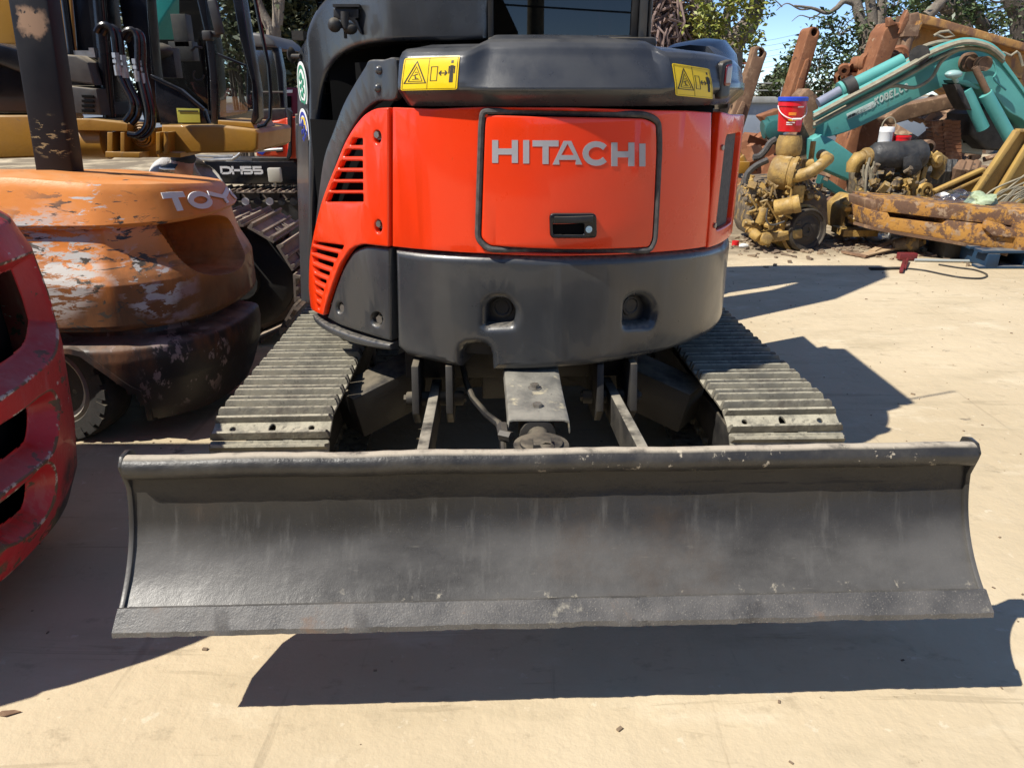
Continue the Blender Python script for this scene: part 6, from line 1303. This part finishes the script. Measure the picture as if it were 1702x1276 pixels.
litter('green_netting', 'pale green netting bundle on top of the rusty frame', 'netting', crumple(aty(1632, 336, 6.9), (.13, .12, .09), 9), M('green_net', (.30, .38, .22), (.42, .5, .34), rough=.8, scale=30))
m = MB()
for k in range(16): x = 1640+rb.uniform(0, 60); pipes(m, [(x-20, 345+rb.uniform(-6, 4)), (x, 330+rb.uniform(-8, 6)), (x+20, 318+rb.uniform(-10, 8)), (x+60, 305+rb.uniform(-14, 10))], .009, 7.0, 0, 5)
WB = litter('wire_bundle', 'tangle of pale wires on the frame at the right edge', 'wire', m, m_wire); 
m = MB(); q = random.Random(8)
for i in range(420):                                 # crumbs and scraps of dirt around the heap
    x, y = q.uniform(1215, 1620), q.gauss(408, 12)
    if y < 392: y = 392+q.uniform(0, 30)
    p = gnd(x, min(y, 445)); s = q.uniform(.008, .035); m.box(p+V((0, 0, s*.3)), (s*q.uniform(1, 3), s, s*.6), (q.uniform(-.3, .3), q.uniform(-.3, .3), q.uniform(0, 3)))
for i in range(620): p = V((q.uniform(-3, 5.5), q.uniform(.95, 6.4), 0)); s = q.uniform(.002, .006)*(1.6 if i % 9 == 0 else 1); m.box(p+V((0, 0, s*.3)), (s*q.uniform(1, 2.4), s, s*.6), (0, 0, q.uniform(0, 3)))
o = obj('debris', m, M('debris_mix', (.30, .22, .14), (.14, .10, .07), rough=.9, scale=3), None, kind='stuff')
m = MB(); p = gnd(14, 1186); m.prism([p+V((-.028, -.006, .002)), p+V((.0, -.012, .004)), p+V((.03, .004, .003)), p+V((.01, .01, .002)), p+V((-.02, .008, .001))], (0, 0, .002)); litter('dry_leaf', 'small dry brown leaf on the concrete in the near corner', 'leaf', m, m_rust2)
# ================================================================== trees
m_bark = M('grey_bark', (.16, .13, .10), (.25, .21, .165), rough=.95, scale=8, st=(1, 1, .35), bump=(22, .02))
m_bark2 = M('dark_bark', (.06, .048, .038), (.10, .08, .062), rough=.95, scale=8, bump=(22, .02))
def leafmat(n, a, b, c): 
    m = M(n, a, b, rough=.45, r2=.6, scale=1.6, layers=[dict(c=c, s=4, lo=.56, hi=.64)]); return m
m_lf1 = leafmat('yellow_green_leaves', (.15, .19, .03), (.27, .28, .045), (.42, .38, .06))
m_lf2 = leafmat('dark_leaves', (.035, .065, .022), (.075, .11, .035), (.15, .18, .06))
m_lf3 = leafmat('olive_leaves', (.04, .05, .022), (.07, .08, .032), (.16, .16, .07))
def leaves(m, c, r, n, s, q, flat=1.):
    for i in range(n):
        d = V((q.gauss(0, 1), q.gauss(0, 1), q.gauss(0, 1))).normalized()*(q.random()**.4); p = V(c)+V((d.x*r[0], d.y*r[1], d.z*r[2]))
        e = Euler((q.uniform(-1.1, 1.1), q.uniform(-1.1, 1.1), q.uniform(0, 6.3))).to_matrix(); l = s*q.uniform(.7, 1.4); w = l*.42
        a, b, c2, d2 = [p+e@V(k) for k in ((0, 0, 0), (w*.5, l*.5, .1*l), (0, l, -.1*l), (-w*.5, l*.5, .1*l))]
        m.face([a, b, c2, d2])
def tree(label, base, limbs, clumps, bark, leaf, nleaf, ls, seed, group=None, kind='tree'):
    """limbs: list of (points, r0, r1); clumps: (centre, radius) where leaves gather"""
    q = random.Random(seed); t = thing(kind, label, 'tree', base, group)
    m = MB()
    for P, r0, r1 in limbs:
        P = [tuple(v) for v in smooth3(P, 5)]; n = len(P); m.tube(P, [r0+(r1-r0)*i/(n-1) for i in range(n)], 10)
    obj('trunk', m, bark, t, ang=60)
    m = MB()
    tw = MB()
    for c, r in clumps:
        v = 4/3*r[0]*r[1]*r[2]; k = max(4, int(nleaf*v**.67))
        for j in range(k):
            d = V((q.gauss(0, 1), q.gauss(0, 1), q.gauss(0, 1))).normalized()*(q.random()**.35); cc = V(c)+V((d.x*r[0], d.y*r[1], d.z*r[2]))
            leaves(m, cc, (ls*1.9, ls*1.9, ls*1.5), 16, ls, q)
            if j % 3 == 0: tw.tube([V(c)+(cc-V(c))*.1, cc.lerp(V(c), .4)+V((0, 0, .05)), cc], [.012, .009, .004], 5)
    obj('crown', m, leaf, t, fixn=False)
    obj('twigs', tw, bark, t, kind='stuff')
    return t
def smooth3(P, n=5):
    P = [V(p) for p in P]; N = len(P); out = []
    for i in range(N-1):
        p0, p1, p2, p3 = P[max(i-1, 0)], P[i], P[i+1], P[min(i+2, N-1)]
        for k in range(n):
            t = k/n; out.append(.5*((2*p1)+(p2-p0)*t+(2*p0-5*p1+4*p2-p3)*t*t+(3*p1-p0-3*p2+p3)*t**3))
    out.append(P[-1]); return out
def A_(x, y, Y): return aty(x, y, Y)
def grd(x, Y): p = aty(x, 300, Y); return V((p.x, Y, 0))
YT = 13.
tree('leafy tree with yellow green leaves and forked grey trunks right of the excavator cab', grd(1195, YT),
     [([grd(1190, YT), A_(1165, 80, YT), A_(1163, 20, YT), A_(1160, -60, YT)], .20, .13), ([grd(1200, YT+.2), A_(1196, 100, YT+.2), A_(1190, 55, YT+.2), A_(1175, 10, YT), A_(1168, -40, YT)], .16, .08),
      ([grd(1210, YT), A_(1214, 90, YT), A_(1226, 62, YT), A_(1246, 40, YT), A_(1258, 5, YT), A_(1262, -40, YT)], .22, .10), ([A_(1212, 70, YT), A_(1206, 40, YT), A_(1215, 0, YT)], .10, .06)],
     [(A_(1205, 5, YT-1.0), (.6, .5, .45)), (A_(1158, 25, YT-1.2), (.36, .5, .4)), (A_(1182, 60, YT-1.0), (.3, .4, .3)), (A_(1230, 30, YT-1.0), (.3, .4, .3)), (A_(1150, 60, YT-.9), (.22, .3, .2)), (A_(1180, 80, YT-.4), (.35, .5, .3)), (A_(1240, -30, YT), (.5, .7, .4)), (A_(1222, 60, YT-.3), (.35, .5, .3)), (A_(1205, 120, YT), (.25, .5, .25)), (A_(1262, 18, YT), (.12, .3, .15)), (A_(1170, -60, YT), (1, 1, .5)), (A_(1240, 90, YT+.4), (.25, .3, .25))],
     m_bark, m_lf1, 64, .10, 5)
YT2 = 15.
tree('tall tree with a thick grey trunk and dark leafy crown above the rusty boom', grd(1445, YT2),
     [([grd(1446, YT2), A_(1442, 110, YT2), A_(1444, 70, YT2), A_(1440, 50, YT2)], .19, .16), ([A_(1442, 76, YT2), A_(1432, 40, YT2), A_(1424, 5, YT2), A_(1420, -40, YT2)], .11, .08), ([A_(1444, 76, YT2), A_(1450, 40, YT2), A_(1446, 0, YT2), A_(1440, -40, YT2)], .10, .08), ([A_(1446, 80, YT2), A_(1460, 50, YT2), A_(1466, 10, YT2), A_(1466, -40, YT2)], .11, .08),
      ([A_(1424, 8, YT2), A_(1404, 2, YT2), A_(1390, 14, YT2), A_(1374, 22, YT2), A_(1350, 14, YT2), A_(1320, 10, YT2)], .06, .018), ([A_(1350, 14, YT2), A_(1330, 16, YT2), A_(1308, 6, YT2), A_(1290, 18, YT2)], .02, .006), ([A_(1300, 12, YT2), A_(1290, 2, YT2), A_(1276, -8, YT2)], .012, .005), ([A_(1366, 20, YT2), A_(1350, 30, YT2), A_(1330, 26, YT2), A_(1316, 36, YT2)], .015, .005)],
     [(A_(1360, 110, YT2), (.75, .8, .55)), (A_(1390, 60, YT2), (.6, .7, .35)), (A_(1335, 85, YT2), (.3, .5, .3)), (A_(1400, 110, YT2+.3), (.6, .6, .5)), (A_(1420, 140, YT2+.3), (.6, .6, .35)), (A_(1490, 10, YT2), (.6, .6, .5)), (A_(1475, 50, YT2+.5), (.4, .5, .4)), (A_(1370, 150, YT2), (.6, .6, .3)), (A_(1320, 130, YT2+.4), (.2, .4, .5))],
     m_bark, m_lf2, 62, .11, 6)
YT3 = 19.
tree('broad dark tree spreading over the tipper body at the right', grd(1600, YT3),
     [([grd(1620, YT3), A_(1600, 60, YT3), A_(1570, 0, YT3), A_(1540, -40, YT3)], .3, .14), ([A_(1540, 28, YT3-.5), A_(1560, 8, YT3-.5), A_(1584, -20, YT3-.5)], .14, .1), ([A_(1640, 50, YT3), A_(1612, 6, YT3), A_(1600, -30, YT3)], .14, .08)],
     [(A_(1560, 20, YT3), (.9, .9, .6)), (A_(1620, 30, YT3), (1.0, .9, .55)), (A_(1580, -20, YT3), (1, .9, .5)), (A_(1660, 50, YT3), (.6, .9, .4)), (A_(1525, 5, YT3), (.5, .6, .4)), (A_(1505, 40, YT3+1), (.5, .6, .4))],
     m_bark, m_lf2, 52, .13, 7)
tree('slender dark tree with bare twigs at the far right corner', grd(1690, 17),
     [([grd(1700, 17), A_(1694, 40, 17), A_(1682, 10, 17), A_(1676, -30, 17)], .2, .12), ([A_(1690, 24, 17), A_(1705, 0, 17), A_(1720, -30, 17)], .1, .05), ([A_(1676, 0, 17), A_(1655, 4, 17), A_(1636, -6, 17)], .03, .008), ([A_(1684, 14, 17), A_(1664, 14, 17), A_(1650, 24, 17)], .02, .006)],
     [(A_(1700, 40, 17), (.6, .6, .5)), (A_(1720, 10, 17), (.5, .6, .5)), (A_(1690, 70, 17), (.4, .5, .3))], m_bark2, m_lf2, 34, .12, 8)
q = random.Random(77); m = MB()                      # wooded edge beyond the left part of the wall
for i in range(260):
    c = V((q.uniform(-32, 4.5), q.uniform(25, 30), 0)); c.z = q.uniform(.8, 5.0+1.5*math.sin(c.x*.7))
    for j in range(5): leaves(m, c+V((q.gauss(0, .5), q.gauss(0, .5), q.gauss(0, .4))), (.5, .5, .4), 12, .32, q)
o = obj('woods', m, m_lf3, kind='stuff', fixn=False); o['label'] = 'dark wooded edge beyond the yard wall'
# conifers and hedge behind the wall
for k, (x, yt, yb, lab) in enumerate(((1289, 112, 152, 'slim pointed conifer, the taller beyond the wall'), (1301, 120, 152, 'slim conifer, the shorter one next to the taller'), (1276, 128, 152, 'tiny conifer left of the taller one'))):
    Y = 26; c, tp_ = aty(x, yb, Y), aty(x, yt, Y); t = thing('conifer', lab, 'tree', (c.x, Y, 0), 'conifers beyond the wall'); m = MB(); m.cyl((c.x, Y, 0), tp_, .08, .01, n=6); obj('trunk', m, m_bark2, t)
    m = MB(); q = random.Random(k)
    for i in range(700): u = q.random(); z = c.z-.4+(tp_.z-c.z+.4)*u; r = .34*(1-u)**.8*q.random()**.5; a = q.uniform(0, 6.3); leaves(m, (c.x+r*math.cos(a), Y+r*math.sin(a), z), (.05, .05, .05), 1, .14, q)
    obj('crown', m, m_lf3, t, fixn=False)
def mass(name, label, cat, blobs, leaf, n, s, seed, base):
    q = random.Random(seed); t = thing(name, label, cat, base); m = MB(); tw = MB()
    for c, r in blobs:
        for j in range(n): d = V((q.gauss(0, 1), q.gauss(0, 1), q.gauss(0, 1))).normalized()*(q.random()**.35); cc = V(c)+V((d.x*r[0], d.y*r[1], d.z*r[2])); leaves(m, cc, (s*2, s*2, s*1.6), 14, s, q)
        for j in range(8): tw.tube([V((c.x+q.uniform(-.2, .2), c.y, 0)), V(c)+V((q.uniform(-.5, .5)*r[0], 0, q.uniform(-.5, .5)*r[2])), V(c)+V((q.uniform(-1, 1)*r[0], 0, r[2]*q.uniform(0, 1)))], [.03, .02, .008], 5)
    obj('foliage', m, leaf, t, fixn=False); obj('stems', tw, m_bark2, t); return t
mass('shrub', 'low bushy shrub on top of the wall beside the conifers', 'shrub', [(A_(x, y, 24), (.5, .4, .22)) for x, y in ((1272, 150), (1290, 148), (1305, 142), (1318, 146), (1330, 150))], m_lf3, 40, .11, 3, grd(1300, 24))
mass('shrub', 'dense shrub of dark glossy leaves behind the second orange excavator', 'shrub', [(A_(x, y, 11), (.5, .5, .5)) for x, y in ((476, 110), (490, 70), (484, 20), (420, 20), (400, 60), (455, 60), (500, 130), (470, -30), (430, -40))], m_lf3, 75, .10, 4, grd(470, 11))
tree('tree with a pale forked trunk rising out of the dark shrub at left', grd(452, 10.4),
     [([grd(454, 10.4), A_(455, 75, 10.4), A_(456, 50, 10.4)], .10, .085), ([A_(455, 62, 10.4), A_(446, 40, 10.4), A_(434, 18, 10.4), A_(424, -10, 10.4)], .07, .05), ([A_(457, 58, 10.4), A_(460, 30, 10.4), A_(459, -20, 10.4)], .06, .05), ([A_(457, 60, 10.4), A_(464, 34, 10.4), A_(468, -20, 10.4)], .055, .045)],
     [(A_(450, -60, 10.4), (.9, .6, .4)), (A_(410, -20, 10.6), (.4, .4, .4))], m_bark, m_lf3, 36, .09, 9)
# brown leafless climber on a bank beside the cab
q = random.Random(21); t = thing('dry_vine', 'brown tangle of dry vines draped behind the excavator cab', 'dry vine', grd(1110, 12)); m = MB()
for i in range(520):
    x, y = q.uniform(1060, 1140), q.uniform(-40, 110)
    if y < (x-1110)*1.4-30: continue
    P = [A_(x, y, 12+q.uniform(-.3, .6))]
    for k in range(3): P.append(P[-1]+V((q.uniform(-.2, .2), q.uniform(-.15, .15), q.uniform(-.32, .06))))
    m.tube(P, [.022, .02, .014, .006], 5)
obj('stems', m, M('dry_stem', (.15, .10, .08), (.30, .21, .18), rough=.9, scale=2), t)
m = MB(); leaves(m, A_(1092, 40, 12.2), (.6, .5, .75), 2000, .11, q); obj('dead_leaves', m, M('dead_leaf', (.17, .115, .095), (.28, .20, .17), rough=.8, scale=2), t, fixn=False)
m = MB(); m.prism([A_(x, y, 13.2) for x, y in ((1030, -60), (1110, -60), (1150, 40), (1172, 120), (1030, 120))], (0, .6, 0)); obj('root_bank', m, M('dry_bank', (.10, .07, .055), (.16, .115, .09), rough=.95, scale=3, bump=(12, .03)), t)
# red tile roof and its pole beyond the wall
RF = thing('house', 'sliver of a house with a red tiled roof beyond the yard wall', 'house', grd(1228, 30))
m = MB(); a = A_(1212, 107, 30); c = A_(1244, 107, 30); tpp = A_(1220, 80, 30); m.prism([a+V((-1, 0, 0)), c, tpp, tpp+V((-2, 0, .1))], (0, 5, 0)); obj('roof', m, M('roof_tiles', (.36, .12, .07), (.28, .09, .055), rough=.8, scale=20), RF)
m = MB(); m.box(V((A_(1216, 130, 30).x-.2, 32, 1.2)), (.9, 3, 2.6)); obj('wall', m, m_white, RF)
# workshop mirrored in the cab glass; unseen wall added for dark reflections in paint
WS = thing('workshop', 'dark brown metal workshop behind the viewpoint, mirrored in the glossy paint', 'workshop', (-8, -10, 0))
m = MB(); m.prism([V((-16, -8, 0)), V((-.3, -8, 0)), V((-.3, -8, 2.2)), V((.1, -8, 2.3)), V((-1.4, -8, 5.2)), V((-16, -8, 5.2))], (0, -6, 0)); obj('wall', m, M('brown_cladding', (.035, .028, .02), (.05, .04, .03), rough=.8), WS)
YW = thing('yard_wall', 'added dark brick wall, unseen behind the viewpoint, to darken reflections in the glossy paint', 'wall', (10, -9, 0))
m = MB(); m.box((12, -9, .95), (24.2, .3, 1.9)); obj('wall_body', m, M('dark_brick', (.07, .045, .035), (.10, .065, .05), rough=.9, scale=6), YW)
m = MB(); m.box((12, -9, 1.95), (24.4, .4, .09)); obj('coping', m, bpy.data.materials['dark_brick'], YW)
# wires overhead and a power pole behind the camera, mirrored in the cab window
PP = thing('power_line', 'thin dark overhead wires crossing the blue sky at the right', 'power line', (0, 40, 0))
for k in range(6):
    a, c = A_(1180, 78+k*9, 40), A_(1460, 10+k*9, 40); m = MB(); m.tube([a.lerp(c, i/10)+V((0, 0, -.4*math.sin(math.pi*i/10))) for i in range(-4, 15)], .008, 4); obj('wire', m, m_black, PP)
PB = thing('power_pole', 'concrete power pole with wires, mirrored in the excavator rear window', 'power pole', (.55, -14, 0))
m = MB(); m.cyl((.55, -14, 0), (.55, -14, 9), .22, .15, n=16); obj('pole', m, m_wire, PB)
for k, z in enumerate((3.4, 3.0, 2.2)): m = MB(); m.tube([V((-14+2*i, -14-.2*i+2, z+.9-.10*i+.004*(i-7)**2)) for i in range(15)], .022, 5); obj('wire', m, m_black, PB)
# ================================================================== worker stooping behind the orange forklift
PS = thing('person', 'worker in a grey jacket and dark cap stooping behind the orange forklift', 'person', V((-2.65, 6.4, 0)))
YP = 6.3
m_jk = M('grey_jacket', (.30, .29, .26), (.40, .38, .34), rough=.9, scale=9, bump=((60, .004), (14, .01)))
m_jk2 = M('pale_grey_jacket', (.46, .44, .42), (.56, .54, .52), rough=.9, scale=9, bump=((60, .004), (14, .01)))
m_skin = M('skin', (.42, .20, .14), (.36, .17, .12), rough=.5, scale=12)
m_tr = M('dark_trousers', (.03, .032, .038), (.045, .045, .05), rough=.9, scale=9)
def skin(name, V_, E_, Rr, mat, par, sub=2):
    me = bpy.data.meshes.new(name); me.from_pydata([tuple(V(v)-ORG[par]) for v in V_], E_, []); o = bpy.data.objects.new(name, me); COL.objects.link(o)
    md = o.modifiers.new('s', 'SKIN'); 
    for i, r in enumerate(Rr): me.skin_vertices[0].data[i].radius = (r, r) if not isinstance(r, tuple) else r
    me.skin_vertices[0].data[0].use_root = True
    s = o.modifiers.new('b', 'SUBSURF'); s.levels = sub; s.render_levels = sub
    dg = bpy.context.evaluated_depsgraph_get(); m2 = bpy.data.meshes.new_from_object(o.evaluated_get(dg)); bpy.data.objects.remove(o)
    n = bpy.data.objects.new(name, m2); COL.objects.link(n); n.parent = par; m2.materials.clear(); m2.materials.append(mat); ORG[n] = ORG[par]
    for p in m2.polygons: p.use_smooth = True
    return n
sh = aty(330, 264, YP); hd = aty(304, 274, YP-.10); el = aty(274, 272, YP-.05); hip = aty(320, 316, YP+.2)
hipz = V((hip.x+.04, hip.y, .50))
vs = [hipz, hipz.lerp(sh, .5)+V((.02, 0, .06)), sh+V((.01, .02, -.05)), sh.lerp(hd, .55)+V((0, 0, -.02)), el+V((.04, 0, -.03)), aty(250, 312, YP-.15),
      hipz+V((-.28, -.02, -.06)), hipz+V((-.16, .06, -.46)), hipz+V((-.22, .18, -.08)), hipz+V((-.10, .24, -.46)), sh+V((.05, .02, -.20)), sh+V((.02, -.04, -.42)), sh+V((-.08, -.06, -.02))]
es = [(0, 1), (1, 2), (2, 3), (2, 12), (12, 4), (4, 5), (0, 6), (6, 7), (0, 8), (8, 9), (2, 10), (10, 11)]
body = skin('body', vs, es, [.15, .16, .14, .055, .055, .045, .085, .055, .085, .055, .06, .045, .09], m_jk, PS)
m = MB(); m.sph(hd+V((0, 0, .0)), (.085, .10, .11), 18, 12); m.sph(hd+V((-.085, -.03, -.03)), (.02, .018, .022), 8, 6); obj('head', m, m_skin, PS)
m = MB(); m.sph(hd+V((.012, .0, .05)), (.095, .10, .062), 18, 10)
CP_ = obj('cap', m, M('dark_cap', (.012, .013, .015), (.02, .02, .022), rough=.7, scale=20), PS)
m = MB(); R = []
for i in range(9):
    a = rad(150+120*i/8); d = V((math.cos(a), math.sin(a)*1.0, 0)); R.append([hd+d*.085+V((0, 0, .02)), hd+d*.17+V((0, 0, -.015)), hd+d*.17+V((0, 0, -.022)), hd+d*.085+V((0, 0, .012))])
m.rings(R); obj('brim', m, bpy.data.materials['dark_cap'], CP_)
m = MB(); m.tube([hd+V((math.cos(rad(150+120*i/14)), math.sin(rad(150+120*i/14)), 0))*.172+V((0, 0, -.018)) for i in range(15)], .008, 6); obj('brim_edge', m, m_white, CP_)
sl_ = skin('sleeve', [aty(288, 268, YP-.02), aty(276, 276, YP-.06), aty(264, 286, YP-.10), aty(256, 306, YP-.2)], [(0, 1), (1, 2), (2, 3)], [.055, .085, .085, .06], m_jk2, PS)
def hand(c, d, par):
    vs, es, rr = [c, c+d*.045, c+d*.09], [(0, 1), (1, 2)], [.026, .034, .03]
    sd = d.cross(V((0, 1, 0))).normalized()
    for k, l in enumerate((.065, .075, .07, .055)):
        b = len(vs); p = c+d*.085+sd*(k-1.5)*.02; vs += [p, p+d*l*.5, p+d*l*.8+V((0, .02, -.01))]; es += [(2, b), (b, b+1), (b+1, b+2)]; rr += [.011, .009, .008]
    b = len(vs); p = c+d*.03-sd*.035; vs += [p, p+d*.035-sd*.015]; es += [(1, b), (b, b+1)]; rr += [.012, .01]
    return skin('hand', vs, es, rr, m_skin, par)
hand(aty(256, 306, YP-.2), V((-.3, -.2, -1)).normalized(), PS)
